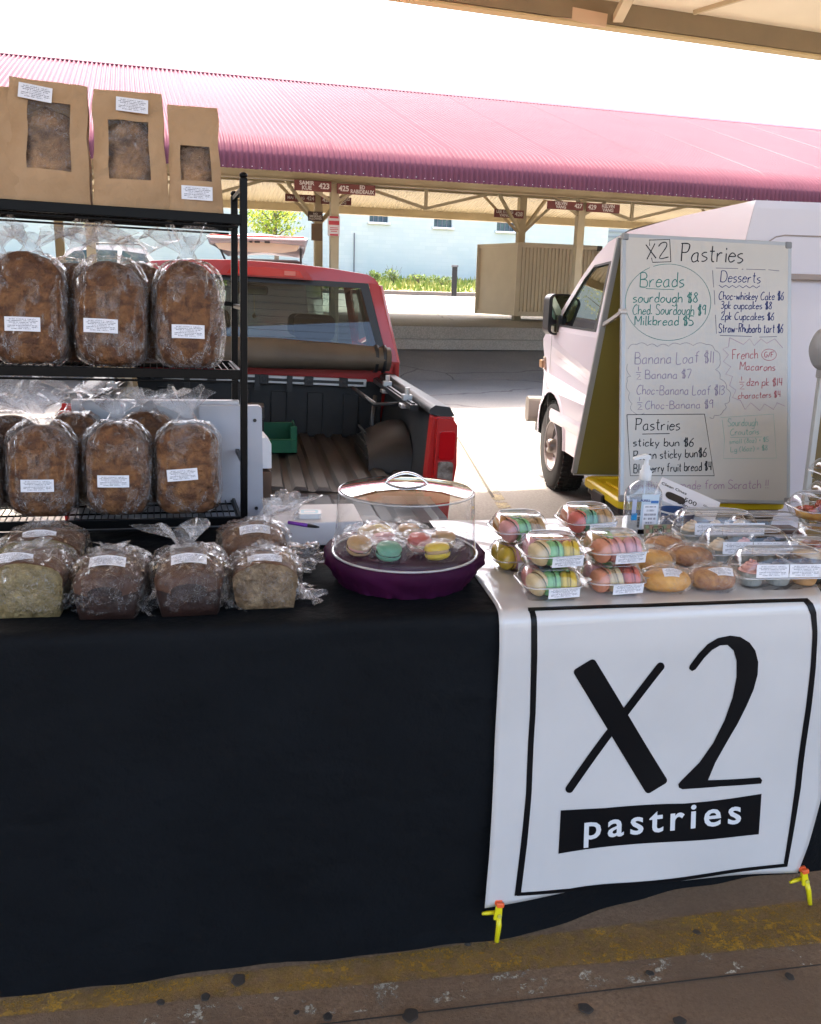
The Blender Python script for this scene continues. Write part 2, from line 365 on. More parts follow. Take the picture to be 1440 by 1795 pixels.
# floor slab under our own stall (4 mm proud of the lot)
m = MB(); UT0, VT0 = az2(17)
m.add([UT0*-14+VT0*-8+Vector((0, 0, .004)), UT0*14+VT0*-8+Vector((0, 0, .004)), UT0*14+VT0*3.1+Vector((0, 0, .004)), UT0*-14+VT0*3.1+Vector((0, 0, .004))], [(0, 1, 2, 3)])
tag(m.build('market_floor', M['near_floor']), kind='structure')

def worn(name, col, thr=.5, sc=3.2, dark=(.1, .08, .06), soft=.06, fine=70, flo=.4, fhi=.52):
    m, n, p, o = nmat(name); p.inputs['Roughness'].default_value = .8
    f = ramp(n, noise_tex(n, sc, 5, 0, .7), thr-soft, thr+soft); g = ramp(n, noise_tex(n, fine, 3, 0, .8), flo, fhi)
    k = n.nodes.new('ShaderNodeMath'); k.operation = 'MULTIPLY'; n.links.new(f, k.inputs[0]); n.links.new(g, k.inputs[1])
    tr = n.nodes.new('ShaderNodeBsdfTransparent'); mx = n.nodes.new('ShaderNodeMixShader')
    n.links.new(mix_rgb(n, col, tuple(v*.6 for v in col), ramp(n, noise_tex(n, 12, 5), .35, .65)), p.inputs['Base Color'])
    n.links.new(k.outputs[0], mx.inputs[0]); n.links.new(tr.outputs[0], mx.inputs[1]); n.links.new(p.outputs[0], mx.inputs[2]); n.links.new(mx.outputs[0], o.inputs[0]); return m
M['yellow_paint'] = worn('worn yellow floor paint', (.42, .24, .025), .40, 2.4, soft=.2, fine=60, flo=.33, fhi=.62)
M['yellow_lot'] = worn('faded yellow lot paint', (.36, .30, .17), .48, 3)
M['white_chips'] = worn('chipped white paint', (.50, .46, .37), .57, 16, soft=.02, fine=60, flo=.44, fhi=.56)
def strip(name, px, z, mt):
    mb = MB(); mb.add([PZ(x, y, z) for x, y in px], [tuple(range(len(px)))]); return tag(mb.build(name, mt), kind='structure')
strip('painted_line', [(-900, 1850), (-60, 1757), (600, 1684), (1500, 1568), (2400, 1452), (2400, 1545), (1500, 1648), (600, 1730), (-60, 1788), (-900, 1885)], .008, M['yellow_paint'])
strip('painted_line', [(200, 1780), (560, 1735), (1440, 1650), (1440, 1690), (620, 1775), (240, 1800)], .012, M['white_chips'])
strip('painted_line', [(842, 611), (850, 611), (922, 644), (908, 645)], .005, M['yellow_lot'])
strip('painted_line', [(790, 762), (800, 762), (905, 900), (880, 900)], .005, M['yellow_lot'])
strip('painted_line', [(700, 646), (950, 648), (950, 650), (700, 648)], .006, M['yellow_lot'])
# round dark gum spots on the floor, each a thin disc
mb = MB()
for x, y, r in ((418, 1718, .019), (1027, 1768, .017), (720, 1780, .02), (575, 1783, .012), (1192, 1790, .015), (1222, 1634, .01), (282, 1757, .01), (1385, 1712, .012), (1140, 1706, .01), (360, 1748, .012), (820, 1655, .008), (520, 1775, .007)):
    c = PZ(x, y, .013); mb.lathe([(r, 0), (r*.8, .0015), (.0005, .0018)], 28, c, wob=lambda a, j, r=r: 1+.10*math.sin(2*a+r*900)+.06*math.sin(5*a+r*500))
tag(mb.build('floor_stains', mat('old gum', (.035, .03, .026), .7)), kind='structure')
# seams in the slab
mb = MB()
for px in ([(0, 1862), (1440, 1690), (1440, 1692.5), (0, 1865)], [(800, 765), (803, 765), (868, 872), (863, 872)]):
    mb.add([PZ(x, y, .009) for x, y in px], [(0, 1, 2, 3)])
tag(mb.build('floor_joints', mat('floor joint dirt', (.04, .033, .028), .9)), kind='structure')

# dock platform under the far shed with its raised kerb
DK = 5.1       # dock face, metres behind the eave
m = MB()
m.prism([(2.2, .004), (DK, .42), (DK, .004)], -60, 70)
o = m.build('ramp_pavement', M['asphalt']); o.matrix_world = Matrix.Translation(O_S) @ Matrix.Rotation(R_(17), 4, 'Z'); tag(o, kind='structure')
m = MB()
m.prism([(DK, .0), (DK, .90), (DK+.12, .92), (DK+.35, .92), (DK+8.6, 1.0), (DK+8.6, 0)], -60, 70)
m.box((5, DK-.13, .52), (130, .26, .22))
o = m.build('dock_platform', M['pave']); o.matrix_world = Matrix.Translation(O_S) @ Matrix.Rotation(R_(17), 4, 'Z'); tag(o, kind='structure')
m = MB(); m.prism([(DK+8.6, 0), (DK+8.6, .985), (DK+19, 1.50), (DK+19, 0)], -90, 110)
o = m.build('road', M['pave']); o.matrix_world = Matrix.Translation(O_S) @ Matrix.Rotation(R_(17), 4, 'Z'); tag(o, kind='structure')
m = MB(); m.prism([(DK+19, 0), (DK+19, 1.66), (DK+19.25, 1.68), (DK+19.25, 0)], -90, 110)
o = m.build('kerb', mat('kerb stone', (.16, .13, .11), .8, bs=20)); o.matrix_world = Matrix.Translation(O_S) @ Matrix.Rotation(R_(17), 4, 'Z'); tag(o, kind='structure')
m = MB(); m.grid(60, 8, lambda u, v: Vector((-90+200*u, DK+19.25+11*v, 1.66+.95*v+.05*noise.noise(Vector((u*60, v*5, 0))))))
o = m.build('verge_ground', M['grass'], smooth=True); o.matrix_world = Matrix.Translation(O_S) @ Matrix.Rotation(R_(17), 4, 'Z'); tag(o, kind='structure')
# grass blades, uncountable
rnd = random.Random(5); mb = MB()
for i in range(9000):
    x = rnd.uniform(-22, 16); v = rnd.random()**1.3; y = DK+19.4+10.4*v; z = 1.66+.95*(y-DK-19.25)/11
    h = rnd.uniform(.08, .3)*(1+.8*(noise.noise(Vector((x*.5, y*.5, 2))))); a = rnd.uniform(0, PI); dx, dy = math.cos(a)*.05, math.sin(a)*.05
    l = rnd.uniform(-.08, .08)
    mb.add([(x-dx, y-dy, z), (x+dx, y+dy, z), (x+l, y+l*.5, z+h)], [(0, 1, 2)], rnd.choice((0, 0, 1, 2)))
M['gb1'] = mat('grass blade', (.16, .22, .03), .7); M['gb2'] = mat('dry grass blade', (.38, .33, .10), .7); M['gb3'] = mat('fresh grass blade', (.20, .26, .04), .7)
o = mb.build('grass', [M['gb1'], M['gb2'], M['gb3']], recalc=False); o.matrix_world = Matrix.Translation(O_S) @ Matrix.Rotation(R_(17), 4, 'Z'); tag(o, 'yellow green verge grass between the road and the white wall', 'grass', kind='stuff')

# ================================================================== white brick building
M['white_brick'] = None
def brick_mat():
    m, n, p, o = nmat('painted brick wall'); p.inputs['Roughness'].default_value = .8
    tc = n.nodes.new('ShaderNodeTexCoord'); mp = n.nodes.new('ShaderNodeMapping'); mp.inputs['Rotation'].default_value = (R_(90), 0, 0); n.links.new(tc.outputs['Object'], mp.inputs[0])
    b = n.nodes.new('ShaderNodeTexBrick'); n.links.new(mp.outputs[0], b.inputs[0]); b.inputs['Scale'].default_value = 1; b.inputs['Brick Width'].default_value = .62; b.inputs['Row Height'].default_value = .2; b.inputs['Mortar Size'].default_value = .012
    b.inputs['Color1'].default_value = (.48, .53, .52, 1); b.inputs['Color2'].default_value = (.53, .57, .55, 1); b.inputs['Mortar'].default_value = (.47, .52, .505, 1)
    n.links.new(mix_rgb(n, b.outputs[0], (.42, .50, .50), ramp(n, noise_tex(n, .25, 4), .4, .7)), p.inputs['Base Color']); n.links.new(bump(n, b.outputs['Fac'], -.4, .02), p.inputs['Normal']); return m
M['white_brick'] = brick_mat()
WY = DK+27
bw = thing('white_building', 'long white painted brick building with small high windows behind the grass verge', 'building', S(0, WY), R_(17))
def wpx(x, y):  # photo point -> building-local (x, z) on its face
    q = PP(x, y, S(0, WY), VS) - S(0, WY); return q.dot(US), q.z
x1, _ = wpx(1066, 420)
holes = []
wins = []
for (a, b, c) in ((648, 681, 388), (761, 793, 397), (871, 903, 404)):
    xa, zb = wpx(a, c); xb, _ = wpx(b, c); wins.append((xa, xb, zb, zb+1.25))
m = MB()
m.poly([[(-75, 0), (x1, 0), (x1, 9.2), (-75, 9.2)]]+[[(a, z0), (a, z1), (b, z1), (b, z0)] for a, b, z0, z1 in wins], lambda p: Vector((p[0], 0, p[1])))
for a, b, z0, z1 in wins:
    m.add([(a, 0, z0), (b, 0, z0), (b, 0, z1), (a, 0, z1), (a, .25, z0), (b, .25, z0), (b, .25, z1), (a, .25, z1)], [(0, 1, 5, 4), (1, 2, 6, 5), (2, 3, 7, 6), (3, 0, 4, 7)])
m.add([(x1, 0, 0), (x1, 14, 0), (x1, 14, 9.2), (x1, 0, 9.2), (-75, 14, 9.2), (-75, 0, 9.2)], [(0, 1, 2, 3), (3, 2, 4, 5)])
m.build('wall', M['white_brick'], bw, recalc=False)
M['win_glass'] = mat('dark window glass', (.03, .06, .09), .08, col2=(.09, .14, .13), vs=1.7); M['win_frame'] = mat('white window sill', (.7, .7, .7), .6); M['muntin'] = mat('blue grey muntin', (.12, .13, .15), .5)
for a, b, z0, z1 in wins:
    f = MB(); f.box(((a+b)/2, -.04, z0-.06), (b-a+.2, .14, .1)); w_ = f.build('window', M['win_frame'], bw)
    g = MB(); g.box(((a+b)/2, .2, (z0+z1)/2), (b-a, .02, z1-z0)); g.build('pane', M['win_glass'], w_)
    g = MB()
    for k in (1, 2, 3): g.box((a+(b-a)*k/4, .17, (z0+z1)/2), (.04, .04, z1-z0))
    for k in (1, 2): g.box(((a+b)/2, .172, z0+(z1-z0)*k/3), (b-a, .035, .04))
    g.build('muntins', M['muntin'], w_)
m = MB(); q = wpx(621, 440); m.tube([(q[0], -.05, q[1]-2.4), (q[0], -.05, q[1]+.9)], .03, 6); m.build('conduit', M['muntin'], bw)
# distant grey block seen past the building's end
gb = thing('distant_block', 'grey blue slatted block visible past the white building corner', 'building', S(x1+2.0, WY+6), R_(17))
m = MB(); m.box((2.2, 2, 3.8), (4.4, 4, 7.6)); m.build('wall', mat('grey cladding', (.30, .34, .38), .6), gb)
m = MB()
for k in range(17): m.box((2.2, -.03, 1.5+k*.32), (4.2, .06, .12))
m.build('louvre', mat('louvre', (.2, .23, .27), .5), gb)

# ================================================================== trees and shrubs
def leaf_cloud(mb, c, rad, n, size, rnd, flat=.8, mats=3, hole=.12):
    for i in range(n):
        while True:
            p = Vector((rnd.uniform(-1, 1), rnd.uniform(-1, 1), rnd.uniform(-1, 1)))
            if p.length < 1 and noise.noise(p*2.6+Vector(c)) > -hole-.25*p.length*-1-.25: break
        q = Vector(c)+Vector((p.x*rad[0], p.y*rad[1], p.z*rad[2])); s = size*rnd.uniform(.6, 1.4)
        a = Vector((rnd.gauss(0, 1), rnd.gauss(0, 1), rnd.gauss(0, 1))).normalized(); b = a.orthogonal().normalized(); cc = a.cross(b)
        mb.add([q-b*s*.5, q+cc*s*.3, q+b*s*.5, q-cc*s*.3], [(0, 1, 2, 3)], rnd.randrange(mats))
def leafmat(name, c):
    m, n, p, o = nmat(name); p.inputs['Base Color'].default_value = (*c, 1); p.inputs['Roughness'].default_value = .6
    tl = n.nodes.new('ShaderNodeBsdfTranslucent'); tl.inputs[0].default_value = (c[0]*1.3, c[1]*1.3, c[2], 1)
    x = n.nodes.new('ShaderNodeMixShader'); x.inputs[0].default_value = .4; n.links.new(p.outputs[0], x.inputs[1]); n.links.new(tl.outputs[0], x.inputs[2]); n.links.new(x.outputs[0], o.inputs[0]); return m
M['bark'] = mat('bark', (.14, .115, .09), .9, bs=20, bst=.8)
LA = [leafmat('young leaf', (.20, .27, .03)), leafmat('yellow leaf', (.34, .36, .05)), leafmat('green leaf', (.10, .17, .03))]
LB = [leafmat('pale leaf', (.36, .38, .16)), leafmat('pale yellow leaf', (.45, .44, .20)), leafmat('grey leaf', (.27, .30, .14))]
def tree(px, D, h, crown, n, size, mats, label, seed, group=None, zbase=None):
    rnd = random.Random(seed); b = PY(px, 500, D); b.z = zbase
    t = thing('tree', label, 'tree', b, 0, group)
    mb = MB(); pts = [Vector((0, 0, -.2)), Vector((.05, 0, h*.3)), Vector((-.04, .05, h*.55)), Vector((.03, 0, h*.9))]
    mb.tube(pts, [.12, .10, .075, .02], 8)
    cr0 = []
    for k in range(14):
        a = rnd.uniform(0, 2*PI); z = h*rnd.uniform(.36, .75); L = crown*rnd.uniform(.5, .95); z2 = z+L*rnd.uniform(.35, .9)
        e_ = Vector((math.cos(a)*L, math.sin(a)*L, z2)); mid = Vector((math.cos(a)*L*.45, math.sin(a)*L*.45, z+(z2-z)*.6))
        mb.tube([(0, 0, z), mid, e_], [.045, .03, .01], 5); cr0.append(e_); cr0.append(mid)
    mb.build('trunk', M['bark'], t, smooth=True)
    mb = MB()
    for c in cr0: leaf_cloud(mb, c, (crown*.36, crown*.36, crown*.28), n//len(cr0), size, rnd)
    mb.build('crown', mats, t, recalc=False); return t
tree(484, 39.5, 5.2, 1.75, 3400, .13, LA, 'small bright yellow green tree above the raised liftgate', 3, zbase=1.6)
tree(172, 39.0, 5.0, 2.2, 2400, .11, LB, 'pale thin leaved tree behind the rack near the white suv', 8, zbase=1.6)
def shrub(px, py, w_, h_, label, seed, mats, n=260, D=43.5):
    rnd = random.Random(seed); b = PY(px, py, D); t = thing('shrub', label, 'shrub', b)
    mb = MB()
    for k in range(9): a = rnd.uniform(-.9, .9); mb.tube([(0, 0, -.1), (a*w_*.5, rnd.uniform(-.1, .1), h_*rnd.uniform(.5, 1))], [.015, .006], 4)
    mb.build('stem', M['bark'], t); mb = MB()
    for k in range(6): leaf_cloud(mb, (rnd.uniform(-.5, .5)*w_, 0, h_*rnd.uniform(.2, .8)), (w_*.3, .3, h_*.25), n//6, .11, rnd)
    mb.build('foliage', mats, t, recalc=False)
LC = [leafmat('shrub leaf', (.09, .14, .05)), leafmat('shrub leaf grey', (.14, .19, .09)), leafmat('shrub leaf light', (.18, .22, .07))]
shrub(690, 492, .9, .85, 'tallest grey green weed bush standing against the white wall', 2, LC)
shrub(655, 492, .7, .5, 'low weed bush just left of the tall one at the white wall', 4, LC, 200)
shrub(775, 496, 1.0, .38, 'low weed bush at the wall just left of the black bollard', 6, LC, 200)
shrub(735, 492, .9, .4, 'low weed bush right of the tall one at the white wall', 7, LC, 180)
shrub(600, 492, 1.0, .35, 'low weed bush at the wall behind the pickup roof', 9, LC, 160)
# bollard
b = PY(796, 517, 35.2); t = thing('bollard', 'black post with a flat cap at the edge of the grass verge', 'bollard', b)
m = MB(); m.box((0, 0, .5), (.2, .2, 1.1)); m.build('post', mat('black post', (.015, .016, .02), .5), t, bev=.01)
m = MB(); m.box((0, 0, 1.08), (.26, .26, .07)); m.build('cap', mat('grey cap', (.12, .12, .13), .5), t, bev=.01)

# ================================================================== far market shed
shed = thing('market_shed', 'open market shed with pink corrugated roof and cream posts', 'market shed', S(0, 0), R_(17))
def sz(x, y, ly):  # height at which the photo point meets the vertical plane ly metres behind the eave
    return PP(x, y, S(0, ly), VS).z
ZE = sz(800, 319, 0); ZB = sz(800, 284, .12); ZR = sz(800, 167, 7.0); ZK = sz(640, 362, 14.5)
prof = [(0, ZE), (.0, ZE+.10), (.0, ZE+.22), (.03, ZB-.06), (.10, ZB+.03), (.22, ZB+.11), (.45, ZB+.24), (7.0, ZR)]
M['roof_pink'] = mat('red painted corrugated steel', (.135, .050, .068), .30, col2=(.11, .045, .062), vs=.9, lo=.3, hi=.7, spec=.0045)
M['cream'] = mat('cream painted steel', (.52, .43, .27), .55, col2=(.46, .37, .22), vs=1.5)
M['cream_ceiling'] = mat('cream corrugated ceiling', (.42, .355, .235), .5, col2=(.37, .31, .20), vs=1)
X0, X1, PW = -26.0, 30.0, 2.0
pitch = 2.0/23
for k in range(int((X1-X0)/PW)):
    xa = X0+k*PW; n = 23*6; m = MB(); rr = []
    pass
    for (y, z) in prof:
        row = []
        for i in range(n+1):
            x = xa + PW*i/n ; c = math.cos(2*PI*x/pitch)*.021
            i0 = prof.index((y, z)); a = prof[max(i0-1, 0)]; b_ = prof[min(i0+1, len(prof)-1)]; ty, tz = b_[0]-a[0], b_[1]-a[1]; l = math.hypot(ty, tz)
            row.append(Vector((x, y-tz/l*c, z+ty/l*c)))
        rr.append(row)
    m.rings(rr, closed=False); m.build('roof_sheet', M['roof_pink'], shed, smooth=True, recalc=False)
# screws along the eave
mb = MB()
for i in range(380):
    x = X0+.1+i*.1425
    mb.box((x, -.014, ZE+.025+(i % 2)*.012), (.010, .006, .010))
tag(mb.build('eave_screws', mat('galvanised screw', (.7, .66, .62), .4, metal=.3), shed), kind='stuff')
sl_ = (ZR-(ZB+.24))/6.55; m = MB(); m.prism([(6.75, ZR-.25*sl_+.024), (7.0, ZR+.04), (7.3, ZR-.06), (7.0, ZR-.02), (6.75, ZR-.25*sl_)], X0, X1); m.build('ridge_cap', M['roof_pink'], shed)
# rear slope, ceiling seen from below: cream corrugation
for k in range(int((X1-X0)/4)):
    xa = X0+k*4; n = int(4/.11)*2; m = MB()
    m.grid(n, 1, lambda u, v: Vector((xa+4*u, 7.0+7.5*v, ZR-.03+(ZK-ZR)*v+(.012 if round(u*n) % 2 else -.012))))
    m.build('ceiling_sheet', M['cream_ceiling'], shed, recalc=False)
m = MB(); m.prism([(14.45, ZK-.25), (14.45, ZK+.05), (14.6, ZK+.05), (14.6, ZK-.25)], X0, X1); m.build('rear_beam', M['cream'], shed)
m = MB(); m.add([(X0, 7.05, ZR+.02), (X1, 7.05, ZR+.02), (X1, 14.7, ZK+.08), (X0, 14.7, ZK+.08)], [(0, 1, 2, 3)]); m.build('rear_roof_sheet', M['roof_pink'], shed)
# ceiling liner of the front slope
for k in range(int((X1-X0)/4)):
    xa = X0+k*4; n = 72; m = MB()
    m.grid(n, 1, lambda u, v: Vector((xa+4*u, .12+6.88*v, ZE+.26+(ZR-.1-ZE-.26)*v+(.012 if round(u*n) % 2 else -.012))))
    m.build('ceiling_sheet', M['cream_ceiling'], shed, recalc=False)
POST_Y = 2.3; POST_B = 9.0
def sx(px, py, ly): return (PP(px, py, S(0, ly), VS)-S(0, 0)).dot(US)
fposts = [sx(158, 400, POST_Y), sx(586, 400, POST_Y), sx(1015, 420, POST_Y)]
fposts = [2*fposts[0]-fposts[1]] + fposts + [2*fposts[2]-fposts[1]]
bposts = [sx(102, 380, POST_B), sx(558, 420, POST_B), sx(912, 430, POST_B), sx(1290, 430, POST_B)]
ZF = sz(586, 322, POST_Y); ZG = sz(560, 322, POST_B)
def Ibeam(m, y, z, h, w_, x0=X0, x1=X1):
    m.box(((x0+x1)/2, y, z), (x1-x0, .02, h)); m.box(((x0+x1)/2, y, z+h/2), (x1-x0, w_, .02)); m.box(((x0+x1)/2, y, z-h/2), (x1-x0, w_, .02))
m = MB(); Ibeam(m, POST_Y, ZF+.12, .2, .12); m.build('front_beam', M['cream'], shed)
m = MB(); Ibeam(m, POST_B, ZG+.1, .26, .16); m.build('middle_beam', M['cream'], shed)
m = MB(); Ibeam(m, 4.6, (ZF+ZG)/2+.35, .16, .1); m.build('purlin', M['cream'], shed)
for x in fposts:
    m = MB(); m.box((x, POST_Y, ZF/2), (.15, .15, ZF)); m.build('post', M['cream'], shed, bev=.008)
    for s in (-1, 1):
        m = MB(); m.beam((x+s*.05, POST_Y, ZF-.30), (x+s*.62, POST_Y, ZF+.03), .05, .05); m.build('brace', M['cream'], shed)
    m = MB(); m.beam((x, POST_Y, ZF+.1), (x, POST_B, ZG+.2), .07, .12); m.build('rafter', M['cream'], shed)
for i, x in enumerate(bposts):
    m = MB(); m.box((x, POST_B, (.95+ZG)/2), (.2, .2, ZG-.95)); m.build('post', M['cream'], shed, bev=.008)
    for s in (-1, 1):
        for sy in (-1, 1):
            m = MB(); m.beam((x+s*.08, POST_B+sy*.08, ZG-.9), (x+s*1.0, POST_B+sy*.55, ZG+.1), .07, .07); m.build('brace', M['cream'], shed)
# light truss between the front posts
for i in range(len(fposts)-1):
    a, b = fposts[i], fposts[i+1]
    for s0, s1 in (((a+b)/2, a+.62), ((a+b)/2, b-.62)):
        m = MB(); m.beam((s0, 4.6, ZF-.12), (s1, 4.6, ZF+.35), .05, .06); m.build('brace', M['cream'], shed)
    m = MB(); m.box(((a+b)/2, 4.6, ZF+.13), (.06, .06, .5)); m.build('hanger', M['cream'], shed)

# ------------------------------------------------------------------ signs on the posts
M['sign_red'] = mat('maroon sign paint', (.17, .042, .035), .5, col2=(.20, .052, .042), vs=4); M['sign_brown'] = mat('brown sign paint', (.075, .035, .022), .5)
M['sign_white'] = mat('sign lettering', (.72, .66, .60), .6); M['sign_tan'] = mat('tan sign board', (.23, .15, .09), .6)
def sign(px0, py0, px1, py1, ly, lines, label, cat='sign', mt='sign_red', num=None, right=True, cols=None, group='maroon name boards under the shed roof', h_=None):
    a = PP(px0, py0, S(0, ly), VS); b = PP(px1, py1, S(0, ly), VS); x0, z0 = (a-S(0, 0)).dot(US), a.z; x1, z1 = (b-S(0, 0)).dot(US), b.z
    w_, h = x1-x0, z0-z1
    # corners given: top left and bottom right, undo the image slope
    t = thing('sign', label, cat, S((x0+x1)/2, ly, (z0+z1)/2), R_(17), group)
    m = MB(); m.box((0, 0, 0), (w_, .03, h)); m.build('board', M[mt], t, bev=.008)
    yy = -.0185; rot = (R_(90), 0, 0)
    if num:
        me = text_mesh(num, h*.72, M['sign_white'], bold=h*.022); o = meshobj('lettering', me, t, ((w_*.5-h*.72)*(1 if right else -1), yy, 0), rot)
        xs = -h*.62 if right else h*.62; tw = w_-h*1.5
        me = text_mesh(lines, h*.52, M['sign_white'], bold=h*.017); o = meshobj('lettering', me, t, (xs, yy, 0), rot)
        o.scale.x = min(1.0, tw/(max(v.co.x for v in me.vertices)*2))
    elif lines.strip():
        me = text_mesh(lines, h*.3, M['sign_white'], bold=h*.008); o = meshobj('lettering', me, t, (0, yy, 0), rot)
        mx = max(v.co.x for v in me.vertices)*2
        if mx > w_*.9: o.scale = (w_*.9/mx,)*3
    return t
Lf, Lb = POST_Y-.16, POST_B-.2
sign(516, 314, 581, 337, Lf, 'SAMIR\nKUE', 'maroon board lettered SAMIR KUE 423 on the second shed post', num='423')
sign(591, 321, 658, 343, Lf, 'ED\nRABIDEAUX', 'maroon board lettered 425 ED RABIDEAUX right of the second shed post', num='425', right=False)
sign(500, 339, 553, 355, Lb, 'MAI YANG', 'smaller maroon board lettered MAI YANG 424 left of the rear post', num='424')
sign(563, 343, 616, 360, Lb, 'LEE KORG\nYANG', 'smaller maroon board lettered 426 partly behind the front post', num='426', right=False)
sign(867, 366, 918, 383, Lb, 'LEE KORG\nVANG', 'smaller maroon board lettered LEE KORG VANG 428 on a rear post', num='428')
sign(960, 351, 1022, 369, Lf, 'KELVIN\nVANG', 'maroon board lettered KELVIN VANG 427 left of the right post', num='427')
sign(1029, 355, 1086, 374, Lf, 'KELVIN\nVANG', 'maroon board lettered 429 KELVIN VANG right of the right post', num='429', right=False)
sign(540, 370, 566, 388, Lb-.1, 'NO\nSMOKING\nALLOWED', 'small brown no smoking board on the rear post', mt='sign_brown', group=None)
M['sign_paper'] = mat('white notice', (.75, .68, .66), .5); M['sign_redp'] = mat('red notice print', (.55, .05, .06), .5)
t = sign(575, 378, 596, 414, Lf, ' ', 'white and red notice board on the second shed post', mt='sign_paper', group=None)
for k, (z, h, w_, c) in enumerate(((.15, .035, .17, 'sign_redp'), (.055, .07, .2, 'sign_redp'), (-.03, .012, .15, 'sign_redp'), (-.06, .012, .16, 'sign_redp'), (-.09, .012, .12, 'sign_redp'), (-.15, .03, .16, 'sign_redp'))):
    m = MB(); m.box((0, -.0165, z), (w_*.95, .002, h)); m.build('print_bar', M[c], t)
t = sign(546, 391, 565, 422, Lb-.1, ' ', 'blank tan board below the no smoking board', mt='sign_tan', group=None)

# ================================================================== container
a = PY(905, 553, 24.5); 
kz = a.z; hC = (PP(905, 425, a, Vector((0, 1, 0)))-a).z
Dl = 24.5/.945; bl = PY(836, 549, Dl); brr = PP(1043, 557, a, VS)
cont = thing('container', 'beige corrugated shipping container with smooth left end standing on the dock', 'container', (a.x, a.y, kz), 0)
M['beige'] = mat('beige container paint', (.68, .60, .45), .5, col2=(.63, .55, .41), vs=2, bs=4, bst=.1, bd=.02)
A0 = Vector((0, 0, 0)); L0 = Vector((bl.x-a.x, bl.y-a.y, 0)); Rv = Vector((brr.x-a.x, brr.y-a.y, 0)); 
m = MB(); nrm = Vector((L0.y, -L0.x, 0)).normalized(); nrm = nrm if nrm.y < 0 else -nrm
m.add([A0, L0, L0+Vector((0, 0, hC)), A0+Vector((0, 0, hC)), Rv, Rv+Vector((0, 0, hC)), L0+Rv, L0+Rv+Vector((0, 0, hC))], [(0, 1, 2, 3), (3, 2, 7, 5), (1, 6, 7, 2), (6, 4, 5, 7)])
m.build('shell', M['beige'], cont, recalc=False)
nr = 22; m = MB(); du = Rv/nr; nn = Vector((Rv.y, -Rv.x, 0)).normalized()
rr = [[], []]
for i in range(nr):
    for fr_, off in ((0, .0), (.30, .0), (.42, .035), (.78, .035), (.9, .0)):
        for j, z in enumerate((.1, hC-.1)): rr[j].append(du*(i+fr_)-nn*off+nn*.001+Vector((0, 0, z)))
m.rings(rr, closed=False); m.build('corrugated_side', M['beige'], cont, recalc=False)
for z in (.05, hC-.05):
    m = MB(); m.beam(Vector((0, 0, z)), Rv+Vector((0, 0, z)), .1, .12); m.build('side_rail', M['beige'], cont)
    m = MB(); m.beam(Vector((0, 0, z)), L0+Vector((0, 0, z)), .08, .1); m.build('end_rail', M['beige'], cont)
for q in (A0, L0, Rv):
    m = MB(); m.box(q+Vector((0, 0, hC/2)), (.12, .12, hC)); m.build('corner_post', M['beige'], cont)
m = MB(); m.box(Rv+Vector((-.02, -.06, hC-.06)), (.14, .06, .13)); m.build('corner_casting', mat('dark casting', (.03, .03, .03), .5), cont)
# container's rear support: it stands on the dock
# ================================================================== our own roof overhead
near = thing('canopy_roof', 'cream steel market roof edge with corrugated lip directly overhead', 'market shed', (0, 0, 0))
UN, VN = az2(19.5); pe = PZ(1040, 45, 4.45)
near.location = (pe.x, pe.y, .9); near.rotation_euler = (0, 0, R_(19.5))
M['olive'] = mat('olive tan beam paint', (.235, .17, .09), .5, col2=(.20, .145, .08), vs=2); M['rust_lip'] = mat('weathered cream lip', (.40, .31, .20), .6, col2=(.24, .16, .11), vs=9)
M['roof_under'] = mat('roof underside', (.72, .63, .46), .6, col2=(.66, .57, .41), vs=1)
W0, W1 = -16, 16
n = int(32/.25)*8; m = MB(); rr = []
for (y, z) in ((0, 3.55), (.02, 3.66), (-1.0, 3.80), (-13.5, 4.75)):
    rr.append([Vector((W0+32*i/n, y+.016*math.cos(2*PI*i/8)*(1 if y > -.5 else 0), z+.016*math.cos(2*PI*i/8))) for i in range(n+1)])
m.rings(rr, closed=False); m.build('roof_sheet', M['rust_lip'], near, smooth=True)
m = MB(); m.add([(W0, -.03, 3.64), (W1, -.03, 3.64), (W1, -13.4, 4.65), (W0, -13.4, 4.65)], [(0, 1, 2, 3)]); m.build('soffit', M['roof_under'], near)
m = MB(); m.box((0, -.13, 3.57), (32, .07, .10)); m.build('eave_angle', M['cream'], near)
m = MB(); m.box((0, -.08, 3.53), (32, .03, .02)); m.build('gutter_lip', M['rust_lip'], near)
m = MB(); m.box((0, -.42, 3.60), (32, .02, .28)); m.build('beam_web', M['olive'], near)
m = MB(); m.box((0, -.36, 3.44), (32, .14, .02)); m.build('beam_flange', mat('beam flange', (.50, .38, .19), .5), near)
m = MB(); m.box((0, -.44, 3.75), (32, .05, .02)); m.build('upper_flange', M['cream'], near)
m = MB(); m.beam((-.1, -.44, 3.48), (-1.9, -.30, 3.60), .04, .12); m.build('brace', mat('pale brace', (.58, .40, .25), .5), near)
m = MB(); m.beam((.0, -.5, 3.5), (-.4, -1.6, 3.66), .10, .08); m.build('brace', M['cream'], near)
m = MB(); m.beam((.9, -.5, 3.66), (1.5, -1.9, 3.75), .035, .05); m.build('brace', M['cream'], near)
for xx in (-14, -9, 9, 14):
    m = MB(); m.box((xx, -2.0, 1.38), (.18, .18, 4.56)); m.build('post', M['cream'], near, bev=.01)
    m = MB(); m.box((xx, -10.0, 1.6), (.18, .18, 5.0)); m.build('post', M['cream'], near, bev=.01)

